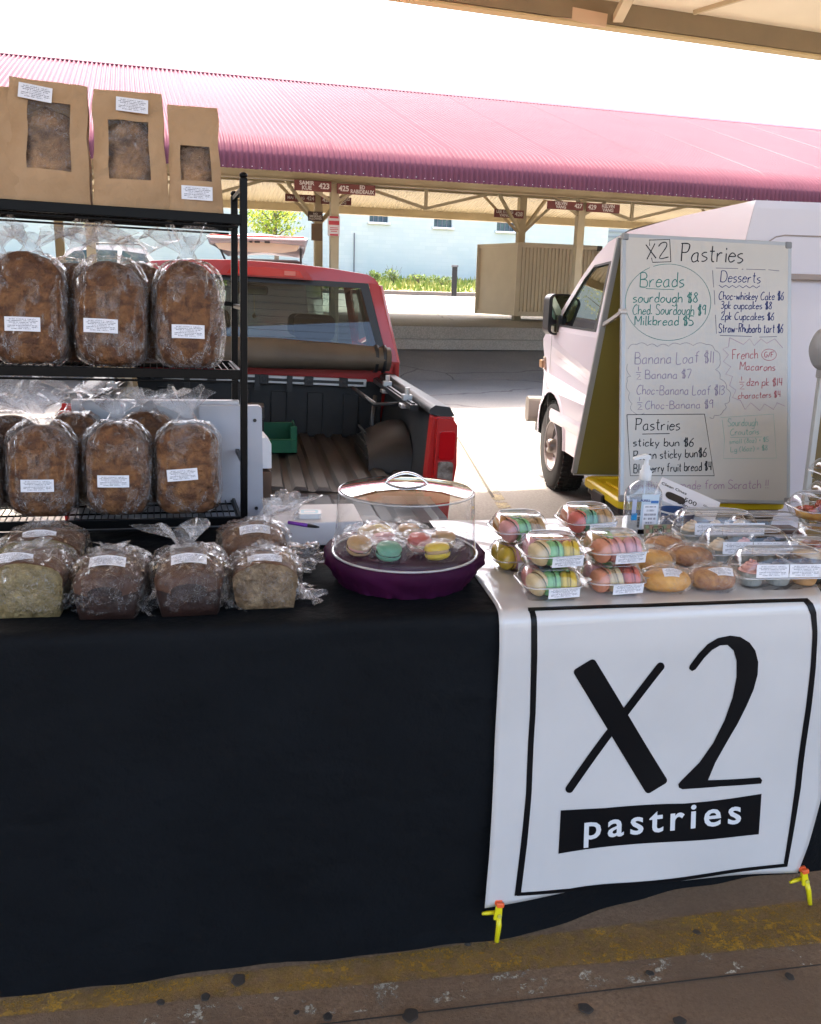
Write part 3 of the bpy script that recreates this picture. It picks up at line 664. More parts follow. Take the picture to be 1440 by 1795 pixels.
# ================================================================== PICKUP (local: X right, Y forward, Z up; origin on the ground under the bed's rear edge)
M['red'] = mat('red car paint', (.46, .012, .010), .35, coat=.45); M['rubber'] = mat('tyre rubber', (.018, .017, .016), .8, bs=60, bst=.5, bd=.003)
M['liner'] = mat('black bed liner', (.006, .0065, .008), .55, col2=(.014, .014, .015), vs=8, bs=300, bst=.2, bd=.001)
M['bed_floor'] = mat('scuffed bed floor', (.022, .019, .018), .55, col2=(.055, .045, .038), vs=3.5, lo=.35, hi=.75, stretch=(2.2, .5, 1), bs=30, bst=.2)
M['trim'] = mat('black trim plastic', (.02, .02, .022), .4); M['rail_metal'] = mat('bare aluminium', (.55, .55, .56), .35, metal=.8)
M['car_glass'] = clear('tinted glass', (.11, .145, .14), .05, 1.0, .01); M['car_glass_light'] = clear('pale glass', (.75, .85, .82), .05, 1.0, .01)
M['lens_red'] = mat('red lens', (.50, .008, .012), .12, coat=1); M['lens_clear'] = mat('clear lens', (.35, .30, .26), .12, col2=(.13, .09, .07), vs=28, coat=1, bs=60, bst=.6)
M['seat'] = mat('dark seat cloth', (.03, .03, .034), .8); M['steel_rim'] = mat('painted steel rim', (.42, .38, .38), .35, metal=.5)
tp = thing('pickup_truck', 'red crew cab pickup backed up to the stall with its tailgate down', 'pickup truck')
rr_c = PY(795, 715, 4.2); RZ = rr_c.z; rl_c = PY(112, 690, 4.33)
ang = math.atan2(rr_c.y-rl_c.y, rr_c.x-rl_c.x); Wd = (rr_c-rl_c).length; HW = Wd/2
ang = R_(10.5); Wd = 1.76; HW = Wd/2
tp.rotation_euler = (0, R_(1.9), ang)
_c = tp.rotation_euler.to_matrix() @ Vector((HW, 0, RZ)); tp.location = Vector((rr_c.x, rr_c.y, rr_c.z))-_c
RM_T = Matrix.Translation(tp.location) @ tp.rotation_euler.to_matrix().to_4x4()
BL = 1.62; FZ = .70
def rrect(w_, h_, r, n=4, cx=0, cy=0):
    o = []
    for k, (sx_, sy_) in enumerate(((1, 1), (-1, 1), (-1, -1), (1, -1))):
        for i in range(n+1):
            a = PI/2*(k+i/n); o.append((cx+sx_*(w_/2-r)+r*math.cos(a), cy+sy_*(h_/2-r)+r*math.sin(a)))
    return o
# bed floor with lengthwise ribs
m = MB(); N = 7*8; fl = []
for y in (-.01, BL):
    row = []
    for i in range(14):
        x0 = -HW+.12+(Wd-.24)*i/14; st = (Wd-.24)/14
        for f_, z in ((0, 0), (.2, 0), (.32, .022), (.8, .022), (.92, 0)): row.append(Vector((x0+st*f_, y, FZ+z)))
    fl.append(row)
m.rings(fl, closed=False); m.build('bed_floor', M['bed_floor'], tp)
m = MB(); m.box((0, BL+.02, (FZ+RZ)/2-.04), (Wd-.2, .04, RZ-FZ-.02))
for k in range(6): m.box((-HW+.3+k*(Wd-.6)/5, BL-.01, (FZ+RZ)/2-.06), (.10, .02, RZ-FZ-.14))
m.build('bed_front_wall', M['liner'], tp, bev=.006)
for s in (-1, 1):
    # side wall: inner liner, outer red skin, top cap
    m = MB(); m.prism([(s*(HW-.11), FZ-.02), (s*(HW-.09), FZ+.18), (s*(HW-.07), RZ-.03), (s*(HW-.055), RZ-.03), (s*(HW-.055), FZ-.02)], .04, BL, 'y'); m.build('bed_liner_side', M['liner'], tp)
    m = MB(); m.prism([(s*(HW-.05), .46), (s*(HW-.005), .5), (s*(HW+.015), .8), (s*(HW+.005), .98), (s*(HW-.02), RZ-.03), (s*(HW-.05), RZ-.03)], .03, BL+.03, 'y'); m.build('bed_side', M['red'], tp, bev=.006)
    m = MB(); m.prism([(s*(HW-.12), RZ-.03), (s*(HW-.115), RZ-.005), (s*(HW-.09), RZ+.012), (s*(HW-.02), RZ+.005), (s*(HW+.005), RZ-.035), (s*(HW-.03), RZ-.045)], -.02, BL+.02, 'y'); m.build('bed_rail_cap', M['trim'], tp, bev=.008)
    m = MB(); m.box((s*(HW-.145), BL*.5+.1, RZ-.035), (.04, BL-.25, .03)); m.box((s*(HW-.145), BL*.5+.1, RZ-.018), (.018, BL-.3, .012)); m.build('side_track', M['rail_metal'] if s > 9 else M['trim'], tp, bev=.003)
    for yy in (.42, 1.1):
        m = MB(); m.box((s*(HW-.15), yy, RZ-.005), (.05, .05, .03)); m.tube([(s*(HW-.15), yy, RZ), (s*(HW-.15), yy, RZ+.045)], .014, 8); m.box((s*(HW-.15), yy, RZ-.05), (.07, .09, .02)); m.build('cleat', M['rail_metal'], tp, bev=.003)
    # wheel housing with moulded ribs
    m = MB(); nb = 14; rg = []
    for j in range(nb+1):
        a = PI*j/nb; rg.append([Vector((s*(HW-.10-dx), .82-.40*math.cos(a)*(1-dx*.9), FZ+(.235-dx*dx*1.9)*math.sin(a)**.7+.002)) for dx in (0, .05, .12, .18, .22)])
    m.rings(rg, closed=False); m.add([q[-1] for q in rg], [tuple(range(nb+1))])
    m.build('wheel_housing', M['liner'], tp, angle=40)
    for k in range(3):
        m = MB(); zz = FZ+.06+k*.06; m.box((s*(HW-.325), .82, zz), (.012, .50-.1*k, .014)); m.build('housing_rib', M['liner'], tp, bev=.003)
    # rear corner post and lamp
    m = MB(); m.prism([(s*(HW-.13), .47), (s*(HW), .47), (s*(HW+.012), .8), (s*(HW), RZ-.04), (s*(HW-.10), RZ-.04)], -.03, .06, 'y'); m.build('corner_post', M['red'], tp, bev=.008)
    lt, lb = RZ-.045, .735
    out = [(s*(HW-.085), lb), (s*(HW+.01), lb+.01), (s*(HW+.022), .85), (s*(HW+.012), lt-.03), (s*(HW-.01), lt), (s*(HW-.085), lt)]
    m = MB(); m.prism(out, -.06, .03, 'y'); lamp = m.build('tail_light', M['red'], tp, bev=.012)
    def lens(z0, z1, mt, nm):
        m = MB(); m.prism(rrect(.074, z1-z0, .014, 3, s*(HW-.034), (z0+z1)/2), -.072, -.05, 'y'); return m.build(nm, mt, lamp, bev=.006)
    lens(lb+.145, lt-.06, M['lens_red'], 'brake_lens'); lens(lb+.018, lb+.135, M['lens_clear'], 'reversing_lens')
# front rail (silver channel with cleats)
m = MB(); zz = RZ-.055
m.box((0, BL-.035, zz), (Wd-.42, .03, .05), m=0)
o = m.build('front_track', M['rail_metal'], tp, bev=.004)
m = MB(); m.box((0, BL-.052, zz), (Wd-.46, .004, .018)); m.build('track_slot', M['trim'], o)
for xx in (-.62, -.30, .02, .30, .52):
    m = MB(); m.box((xx, BL-.06, zz), (.055, .03, .06)); m.tube([(xx, BL-.08, zz), (xx, BL-.055, zz)], .014, 8); m.build('cleat', M['trim'], tp, bev=.004)
for xx in (-.45, -.02, .18):
    m = MB(); m.box((xx, BL-.064, zz-.02), (.035, .008, .10)); m.build('strap', M['trim'], tp)
# fold-down tie hook hanging from the right rail
m = MB(); m.tube([(HW-.24, .95, RZ-.06), (HW-.25, .93, RZ-.22), (HW-.22, .90, RZ-.34)], [.012, .018, .012], 8); m.build('hanging_latch', M['trim'], tp, smooth=True)
m = MB(); m.tube([(HW-.17, .5, RZ-.05), (HW-.30, .52, RZ-.06), (HW-.34, 1.2, RZ-.05)], .012, 6); m.build('hinge_bar', M['trim'], tp, smooth=True)
# tailgate lying open
m = MB(); gy = .50
fl = []
for y, dz in ((-.035, -.002), (-.07, .0), (-.44, .0), (-.5, -.01)):
    row = []
    for i in range(9):
        x0 = -HW+.10+(Wd-.2)*i/9; st = (Wd-.2)/9
        for f_, z in ((0, 0), (.22, 0), (.34, -.018), (.66, -.018), (.78, 0)): row.append(Vector((x0+st*f_, y, FZ-.005+dz+(z if -.46 < y < -.06 else 0))))
    row.append(Vector((HW-.1, y, FZ-.005+dz))); fl.append(row)
m.rings(fl, closed=False)
m.box((0, -.27, FZ-.05), (Wd-.2, .46, .05)); tg = m.build('tailgate', mat('grey tailgate liner', (.10, .115, .14), .35, col2=(.07, .08, .10), vs=6), tp)
m = MB(); m.prism(rrect(.09, .03, .013, 3, .02, -.10), FZ-.003, FZ+.003, 'z'); m.build('handle_slot', M['trim'], tg)
m = MB(); m.box((0, .0, FZ-.03), (Wd-.16, .06, .05)); m.build('sill_plate', mat('brown sill', (.05, .035, .03), .5), tp, bev=.004)
m = MB(); m.box((0, -.02, .52), (Wd-.1, .2, .2)); m.build('bumper', M['trim'], tp, bev=.03)
# cab: hollow shell
CY0, CY1 = BL+.06, BL+2.35; ZT = (PY(560, 470, 6.0)).z
def cabx(z): return HW+.015 if z < 1.18 else HW+.01-(z-1.18)*.28
def ringo(zs, hw_top, n=6):  # rear outline, right half mirrored
    P = []
    for z in (.5, .8, 1.0, 1.18, 1.35, 1.52, 1.66): P.append((cabx(z), z))
    xr = cabx(1.66)
    for a in (20, 45, 70): P.append((xr-.12+.12*math.cos(R_(a)), 1.66+(ZT-.035-1.66)*math.sin(R_(a))))
    for t in (.7, .35, 0): P.append(((xr-.12)*t, ZT-.035+.035*(1-t*t)))
    return P+[(-x, z) for x, z in reversed(P[:-1])]
outl = ringo(0, 0)
win_in = []
for x, z in outl:
    win_in.append((max(-1, min(1, x/cabx(min(z, 1.66))))*(cabx(min(z, 1.66))-.065) if abs(x) > .1 else x, min(max(z, 1.20), ZT-.095)))
def slant(z): return CY0 + max(0, z-1.15)*.22
m = MB(); m.rings([[Vector((x, slant(z), z)) for x, z in outl], [Vector((x, slant(z)+.004, z)) for x, z in win_in]], closed=False)
m.add([Vector((x, CY0, z)) for x, z in ((-cabx(1.15), .5), (cabx(1.15), .5), (cabx(1.15), 1.2), (-cabx(1.15), 1.2))], [(0, 1, 2, 3)])
m.build('cab_rear', M['red'], tp, recalc=False)
# roof and pillars side shell (upper), lower doors
m = MB(); ups = outl[3:-3]
rg = []
for y, k, dz in ((0, 1, 0), (.05, 1, .004), (.8, .99, .012), (1.5, .965, -.01), (1.72, .93, -.04)):
    rg.append([Vector((x*k, slant(z)*(1-min(1, y))+min(1, y)*CY0+y, z+dz*(z > 1.5))) for x, z in ups if z > 1.60 or True])
m.rings([[r[i] for i in range(len(r)) if ups[i][1] > 1.62] for r in rg], closed=False); m.build('roof', M['red'], tp, smooth=True, recalc=False)
for s in (-1, 1):
    m = MB(); m.prism([(CY0, .48), (CY1, .48), (CY1, 1.19), (CY0, 1.19)], s*(HW-.03), s*(HW-.005)); dr = m.build('door', M['red'], tp, bev=.01)
    m = MB(); m.beam((s*(cabx(1.19)-.045), CY0+.10, 1.16), (s*(cabx(1.64)-.05), CY0+.20, 1.66), .05, .16); m.build('rear_pillar', M['red'], tp, bev=.01)
    m = MB(); m.beam((s*cabx(1.19), CY0+1.1, 1.19), (s*(cabx(1.64)), CY0+1.08, 1.66), .04, .09); m.build('centre_pillar', M['trim'], tp)
    m = MB(); m.beam((s*(cabx(1.19)), CY1+.1, 1.17), (s*cabx(1.66)*.94, CY0+1.7, 1.70), .05, .06); m.build('front_pillar', M['red'], tp)
    m = MB(); m.add([(s*(cabx(1.19)-.01), CY0+.15, 1.19), (s*(cabx(1.19)-.01), CY1, 1.19), (s*(cabx(1.64)-.01), CY0+1.68, 1.65), (s*(cabx(1.64)-.01), CY0+.2, 1.65)], [(0, 1, 2, 3)]); m.build('side_window', M['car_glass_light'], tp, recalc=False)
    m = MB(); m.prism(rrect(.20, .15, .05, 4, s*(HW+.10), 1.20), CY0+1.75, CY0+1.85, 'y'); mr = m.build('side_mirror', M['trim'], tp, bev=.02)
    for yy in (.82, 3.95):
        wx = s*(HW-.14); t0 = MB()
        t0.lathe([(.20, -.1), (.34, -.11), (.375, -.08), (.38, 0), (.375, .08), (.34, .11), (.20, .1)], 28)
        wl = t0.build('wheel', M['rubber'], tp, smooth=True, loc=(wx, yy, .38), rot=(0, R_(90), 0))
        t0 = MB(); t0.lathe([(.0, .02*s), (.1, .05*s), (.19, .04*s), (.215, .1*s), (.2, .0)], 24); t0.build('rim', M['steel_rim'], wl, smooth=True)
m = MB(); m.prism([(CY1, .5), (CY1+1.25, .5), (CY1+1.3, .95), (CY1+1.1, 1.08), (CY1, 1.17)], -HW+.03, HW-.03); m.build('bonnet', M['red'], tp, bev=.03)
m = MB(); m.add([(-.72, CY1+.1, 1.17), (.72, CY1+.1, 1.17), (.60, CY0+1.72, 1.72), (-.60, CY0+1.72, 1.72)], [(0, 1, 2, 3)]); m.build('windscreen', M['car_glass_light'], tp)
# rear glass with dark border and demister lines
gl = [Vector((x*.995, slant(z)-.004, z)) for x, z in win_in]
gpoly = [(v.x, v.z) for v in gl]; gp = []
for q in gpoly:
    if not gp or (abs(q[0]-gp[-1][0])+abs(q[1]-gp[-1][1])) > .004: gp.append(q)
m = MB(); m.poly([gp], lambda p: Vector((p[0], slant(p[1])-.004, p[1]))); rw = m.build('rear_window', M['car_glass'], tp)
cx_, cz_ = 0, (1.2+ZT-.095)/2
inner = [((x-cx_)*.93, cz_+(z-cz_)*.86) for x, z in gp]
m = MB(); m.rings([[Vector((x, slant(z)-.007, z)) for x, z in gp], [Vector((x, slant(z)-.007, z)) for x, z in inner]]); m.build('window_seal', M['trim'], rw, recalc=False)
m = MB()
for k in range(9):
    z = 1.28+k*.042; m.box((0, slant(z)-.006, z), (1.2, .001, .0015))
m.build('demister_lines', M['trim'], rw)
# third brake light
m = MB(); m.prism([(-.24, 0), (-.21, .042), (0, .050), (.21, .042), (.24, 0)], CY0-.02, CY0+.12, 'y'); bl3 = m.build('high_brake_light', mat('orange red lens', (.62, .02, .012), .15, coat=1), tp, bev=.008, loc=(.02, .05, ZT-.088))  # plain orange red lens colour, no emission
m = MB(); m.box((.15, CY0-.024, .024), (.07, .008, .026)); m.build('cargo_lamp', mat('cargo lamp lens', (.65, .16, .12), .2), bl3)
m = MB(); m.prism([(-.3, -.01), (-.24, .058), (.24, .058), (.3, -.01)], CY0+.0, CY0+.16, 'y'); m.build('light_housing', M['red'], tp, bev=.01, loc=(.02, .05, ZT-.088))
# interior
for xx in (-.36, .36):
    for yy, zt in ((CY0+.42, 1.28), (CY0+1.28, 1.26)):
        m = MB(); m.prism(rrect(.50, .55, .09, 4, xx, zt-.28), yy-.06, yy+.07, 'y'); m.build('seat_back', M['seat'], tp, bev=.03)
        m = MB(); m.prism(rrect(.28, .17, .05, 4, xx, zt+.10), yy-.05, yy+.06, 'y'); m.build('headrest', M['seat'], tp, bev=.03)
m = MB(); m.box((0, CY1-.05, 1.08), (1.5, .35, .18)); m.build('dashboard', M['trim'], tp, bev=.04)
m = MB(); m.prism(rrect(.26, .075, .03, 4, -.06, 1.60), CY0+1.48, CY0+1.51, 'y'); mr = m.build('rear_view_mirror', M['trim'], tp, bev=.008)
m = MB(); m.prism(rrect(.24, .06, .025, 4, -.06, 1.60), CY0+1.474, CY0+1.479, 'y'); m.build('mirror_glass', mat('mirror glass', (.45, .48, .38), .03, metal=1), mr)
m = MB(); m.tube([(-.04, CY0+1.47, 1.56), (-.035, CY0+1.47, 1.44)], .003, 5); m.lathe([(.001, 0), (.016, .012), (.018, .03), (.001, .05)], 8, (-.035, CY0+1.47, 1.38)); m.build('hanging_charm', mat('gold charm', (.55, .35, .1), .4), mr)
m = MB(); m.box((0, (CY0+CY1)/2, .55), (1.6, CY1-CY0-.05, .1)); m.build('cab_floor', M['seat'], tp)
# rolled soft cover across the front of the bed
def roll_profile(): pass
m = MB(); rg = []; nx = 34
for i in range(nx+1):
    t = i/nx; x = -HW+.03+(Wd-.10)*t; rg_ = []
    for k in range(20):
        a = 2*PI*k/20; r = .088*(1+.05*math.sin(3*a+t*5)+.045*noise.noise(Vector((t*6, a*.9, 1))))*(1-.18*max(0, t-.55)/.45)
        rg_.append(Vector((x, BL-.06+1.15*r*math.cos(a), RZ+.105+r*1.05*math.sin(a))))
    rg.append(rg_)
m.rings(rg, cap0=True, cap1=True); ro = m.build('rolled_cover', mat('olive brown tarpaulin', (.125, .095, .065), .6, col2=(.095, .072, .05), vs=5, bs=25, bst=.3, bd=.006), tp, smooth=True)
for xx in (HW-.16, HW-.11):
    m = MB(); m.lathe([(.078, -.012), (.088, -.01), (.088, .01), (.078, .012)], 20); m.build('strap', M['trim'], ro, loc=(xx, BL-.06, RZ+.105), rot=(0, R_(90), 0), smooth=True)

def tl(x, y, z): return tp.matrix_basis @ Vector((x, y, z))
bpy.context.view_layer.update()
def bedobj(name, label, cat, x, y, z, rz=0, group=None): 
    p = tp.matrix_basis @ Vector((x, y, z)); return thing(name, label, cat, p, ang+rz, group)
# green crate in the bed
_q = RM_T.inverted() @ PZ(462, 803, (RM_T @ Vector((-.2, .8, FZ))).z); CX, CY = _q.x, _q.y+.18
c = bedobj('plastic_crate', 'green plastic crate on the pickup bed floor', 'crate', CX, CY, FZ+.024)
M['green'] = mat('green crate plastic', (.005, .10, .045), .4)
for nm, cc, dd in (('side_panel', (0, -.18, .07), (.50, .015, .13)), ('side_panel', (0, .18, .13), (.50, .015, .24)), ('end_panel', (.245, 0, .14), (.015, .36, .27)), ('end_panel', (-.245, 0, .14), (.015, .36, .27)), ('base', (0, 0, .01), (.50, .36, .02))):
    m = MB(); m.box(cc, dd); m.build(nm, M['green'], c, bev=.006)
for nm, cc, dd in (('rim', (0, -.18, .138), (.51, .03, .015)), ('corner_post', (.235, -.17, .14), (.05, .04, .27)), ('corner_post', (-.235, -.17, .14), (.05, .04, .27))):
    m = MB(); m.box(cc, dd); m.build(nm, M['green'], c, bev=.005)
c = bedobj('battery_box', 'dark grey box with faded label in the green crate', 'box', CX-.08, CY+.01, FZ+.04)
m = MB(); m.box((-.05, 0, .15), (.34, .26, .30)); m.build('case', M['trim'], c, bev=.01); 
m = MB(); m.box((-.04, 0, .365), (.33, .24, .13)); m.build('lid', mat('weathered grey lid', (.10, .10, .10), .6, col2=(.06, .055, .05), vs=9), c, bev=.015)
for _o in (scene.objects['plastic_crate'], scene.objects['battery_box']): _o.scale = (.72, .72, .55)
# long taped carton leaning in the left of the bed
c = bedobj('long_carton', 'tan long carton with marks leaning inside the left of the truck bed', 'carton', *(_k := RM_T.inverted() @ PY(226, 690, 4.75))[:2], FZ+.03, 0)
c.rotation_euler = (R_(-6), R_(-7), ang+R_(8))
m = MB(); m.box((0, 0, .22), (.20, .07, .46)); m.build('carton', mat('tan carton', (.33, .24, .13), .7, col2=(.26, .18, .09), vs=6), c, bev=.004)
m = MB(); m.box((.015, -.037, .25), (.12, .003, .38)); m.build('label', mat('stained paper label', (.52, .45, .33), .7, col2=(.25, .2, .13), vs=22, lo=.5, hi=.6), c)

# ================================================================== VAN (local: X = across, away from us (right), Y = forward; origin under front wheel on its left side)
M['van'] = mat('white van paint', (.70, .66, .72), .35, coat=.5, spec=.4)
wv = PZ(958, 856, 0); van = thing('white_van', 'white cargo van with big door mirror parked beside the pickup behind the menu board', 'van', wv, R_(6))
HDG = 7
def tum(z): return max(0, z-1.36)*.16
def vprof(p, side=0): return Vector((tum(p[1]) + (max(0, p[0]-.35)**1.6)*.38, p[0], p[1])) if side == 0 else Vector((2.0-tum(p[1])-(max(0, p[0]-.35)**1.6)*.38, p[0], p[1]))
arch = [(-.47+.0, .42)]+[(.47*math.cos(PI-PI*k/14), .42+.43*math.sin(PI*k/14)) for k in range(1, 14)]+[(.47, .42)]
rearc = [(x-2.55, z) for x, z in arch]
lower = [(-3.1, .42)]+rearc+arch+[(.62, .44), (.80, .55), (.87, .72), (.885, .95), (.84, 1.10), (.70, 1.20), (.52, 1.27), (.34, 1.33), (.22, 1.36), (.05, 1.36), (-.4, 1.36), (-.9, 1.36), (-1.4, 1.36), (-3.1, 1.36)]
lower = [p for i, p in enumerate(lower) if i == 0 or p != lower[i-1]]
apex = [(-.66, 1.93), (-.85, 2.02)]
upper = [(-3.1, 1.36), (-1.4, 1.36), (.22, 1.36)]+[(-.05, 1.55), (-.36, 1.77), (-.66, 1.95), (-.9, 2.04), (-1.3, 2.09), (-2.2, 2.12), (-3.1, 2.125)]
winl = [(.02, 1.40), (-.18, 1.56), (-.50, 1.79), (-.68, 1.88), (-1.06, 1.90), (-1.08, 1.40)]
for side in (0, 1):
    m = MB(); m.poly([lower], lambda p: vprof(p, side), flip=False); m.build('side_panel', M['van'], van, recalc=False)
    m = MB(); m.poly([upper, list(reversed(winl))], lambda p: vprof(p, side)); m.build('upper_side', M['van'], van, recalc=False)
    m = MB(); m.poly([winl], lambda p: vprof(p, side)+Vector(((-1, 1)[side]*-.012, 0, 0))); wn = m.build('door_window', M['car_glass'], van, recalc=False)
    m = MB(); sc = lambda p, k: (-.55+(p[0]+.55)*k, 1.64+(p[1]-1.64)*k)
    m.rings([[vprof(sc(p, 1.0), side)+Vector(((1, -1)[side]*-.003, 0, 0)) for p in winl], [vprof(sc(p, .93), side)+Vector(((1, -1)[side]*-.003, 0, 0)) for p in winl]]); m.build('window_seal', M['trim'], wn, recalc=False)
    # wheel arch lips
    for da in (0, -2.55):
        m = MB(); m.rings([[vprof((x*k+da, .42+(z-.42)*k), side)+Vector(((1, -1)[side]*-.012*(k < 1.03), 0, 0)) for x, z in arch] for k in (.985, 1.02, 1.06)], closed=False); m.build('arch_lip', M['van'], van, smooth=True, recalc=False)
# skin across: front, bonnet, windscreen, roof, rear
def skin(pts, mt, nm, sm=True, n=8, bulge=0):
    m = MB(); m.rings([[vprof(p, 0).lerp(vprof(p, 1), i/n)+Vector((0, bulge*math.sin(PI*i/n), .0)) for i in range(n+1)] for p in pts], closed=False); return m.build(nm, mt, van, smooth=sm, recalc=False)
skin([(.62, .44), (.80, .55), (.87, .72), (.885, .95), (.84, 1.10)], M['van'], 'front', bulge=.12)
skin([(.84, 1.10), (.70, 1.20), (.52, 1.27), (.34, 1.33), (.22, 1.36)], M['van'], 'bonnet', bulge=.1)
skin([(.22, 1.36), (-.05, 1.55), (-.36, 1.77), (-.66, 1.95)], M['car_glass'], 'windscreen', bulge=.08)
skin([(-.66, 1.95), (-.9, 2.04), (-1.3, 2.10), (-2.2, 2.12), (-3.1, 2.125)], M['van'], 'roof')
skin([(-3.1, 2.125), (-3.103, 2.09), (-3.103, 1.36), (-3.103, .42)], M['van'], 'rear', sm=False)
for k in (.30, .36, .40, .62, .66, .70):
    m = MB(); m.box((2*k+.1, -3.11, 2.10), (.085, .03, .022)); m.build('marker_light', M['lens_red'], van, bev=.006)
m = MB(); m.rings([[Vector((x, -3.107, z)) for x, z in rrect(1.66, 1.5, .12, 4, 1.0, 1.22)], [Vector((x, -3.107, z)) for x, z in rrect(1.645, 1.485, .11, 4, 1.0, 1.22)]]); m.build('rear_door_gap', mat('door gap', (.33, .27, .25), .6), van, recalc=False)
m = MB(); m.box((1.0, -3.125, 1.77), (1.9, .04, .03)); m.build('rear_gutter', mat('tan moulding', (.35, .28, .25), .5), van, bev=.006)
m = MB(); m.box((.07, -1.1, 1.375), (.02, 2.6, .02)); m.build('belt_moulding', M['trim'], van)
for z in ():
    pass
m = MB(); m.box((.16, .80, 1.03), (.10, .10, .13)); m.build('headlight', M['lens_clear'], van, bev=.015)
m = MB(); m.box((.045, .60, 1.04), (.03, .10, .07)); m.build('side_marker', mat('amber lens', (.25, .14, .07), .3), van, bev=.008)
# door lines
m = MB(); m.add([(-.003, .12, .45), (-.003, .132, .45), (-.003, .132, 1.36), (-.003, .12, 1.36)], [(0, 1, 2, 3)]); m.build('door_gap', M['trim'], van)
m = MB(); m.prism([(-.004, .60), (-.016, .63), (-.016, .68), (-.004, .71)], -2.9, .0, 'y'); m.build('body_crease', M['van'], van)
# bumper
m = MB(); m.prism(rrect(.14, .24, .06, 4, .78, .60), -.03, 2.03, 'x'); 
o = m.build('bumper', mat('grey bumper plastic', (.15, .13, .11), .5), van, bev=.02)
# wheels
def van_wheel(x, y, s):
    m = MB(); prof = [(.20, -.11), (.33, -.125), (.365, -.105), (.38, -.06), (.382, 0), (.38, .06), (.365, .105), (.33, .125), (.20, .11)]
    m.lathe(prof, 48, wob=lambda a, j: 1+.006*(1 if (2 <= j <= 6 and math.sin(a*36+j*1.3) > 0) else 0)); w_ = m.build('wheel', M['rubber'], van, smooth=True, loc=(x, y, .38), rot=(0, R_(-90), 0))
    w_['label'] = 'black chunky tyre on a pierced steel rim'
    m = MB()
    for k in range(48):
        a = 2*PI*k/48
        for off in (-.06, .0, .06): m.box((math.cos(a+off)*.381, math.sin(a+off)*.381, off*1.3), (.02, .022, .05), Matrix.Rotation(a+off, 3, 'Z'))
    m.build('tread', M['rubber'], w_)
    m = MB(); m.lathe([(.218, .115), (.212, .12), (.2, .10), (.19, .05), (.175, .035), (.10, .06), (.085, .075), (.0, .075)], 32); m.build('rim', M['steel_rim'], w_, smooth=True)
    m = MB()
    for k in range(8):
        a = 2*PI*k/8; m.lathe([(.024, 0), (.0, .001)], 10, (math.cos(a)*.142, math.sin(a)*.142, .052))
    m.build('rim_holes', mat('dark hole', (.01, .01, .01), .9), w_)
    m = MB(); m.lathe([(.062, .06), (.062, .13), (.05, .145), (.03, .15), (.028, .13), (.0, .13)], 20); m.build('hub', mat('hub cap', (.25, .22, .2), .3, metal=.8), w_, smooth=True)
van_wheel(.13, 0, 1); van_wheel(.13, -2.55, 1); van_wheel(1.87, 0, 1); van_wheel(1.87, -2.55, 1)
m = MB(); m.rings([[Vector((.02, x, z)) for x, z in arch], [Vector((.35, x, z)) for x, z in arch]], closed=False); m.add([Vector((.35, x, z)) for x, z in arch], [tuple(range(len(arch)))]); m.build('wheel_well', M['trim'], van)
m = MB(); m.box((1, -1.1, .45), (1.85, 3.9, .12)); m.build('underbody', M['trim'], van)
# interior
m = MB(); m.prism(rrect(.5, .7, .1, 4, .5, 1.3), -.92, -.80, 'y'); m.prism(rrect(.26, .2, .06, 4, .5, 1.74), -.92, -.82, 'y'); m.build('driver_seat', M['seat'], van, bev=.03)
m = MB(); m.box((1, .02, 1.24), (1.8, .4, .2)); m.build('dashboard', M['trim'], van, bev=.04)
m = MB(); a_ = [(.42+.17*math.cos(2*PI*k/20), -.28+.05*math.sin(2*PI*k/20), 1.38+.16*math.sin(2*PI*k/20)) for k in range(21)]; m.tube(a_, .014, 6, cap=False); m.build('steering_wheel', M['trim'], van, smooth=True)
m = MB(); m.add([(.1, -1.15, .5), (1.9, -1.15, .5), (1.75, -1.15, 2.05), (.25, -1.15, 2.05)], [(0, 1, 2, 3)]); m.build('bulkhead', M['trim'], van)
# mirror: head centre at photo (980,552)
q = PP(980, 551, van.matrix_basis @ Vector((-.18, .05, 1.4)), Vector((0, 1, 0))); ql = van.matrix_basis.inverted() @ q
mw, mh = .22, .335
mo = MB(); mo.prism(rrect(mw, mh, .055, 5), -.045, .075, 'y'); mh_o = mo.build('door_mirror', M['trim'], van, bev=.02, loc=ql, rot=(0, 0, R_(8)))
mo = MB(); mo.prism(rrect(mw*.8, mh*.60, .04, 5, .005, .055), -.052, -.044, 'y'); mo.build('mirror_glass', mat('van mirror glass', (.42, .50, .36), .06, metal=1, col2=(.20, .27, .15), vs=9), mh_o)
mo = MB(); mo.prism(rrect(mw*.8, mh*.22, .03, 5, .005, -.115), -.052, -.044, 'y'); mo.build('lower_mirror_glass', mat('wide mirror glass', (.50, .52, .42), .05, metal=1, col2=(.30, .33, .22), vs=14), mh_o)
m = MB(); m.beam(ql+Vector((.09, .02, -.10)), Vector((.04, .02, 1.43)), .05, .10); m.box((.02, .02, 1.42), (.06, .18, .14)); m.build('mirror_arm', M['trim'], van, bev=.01)

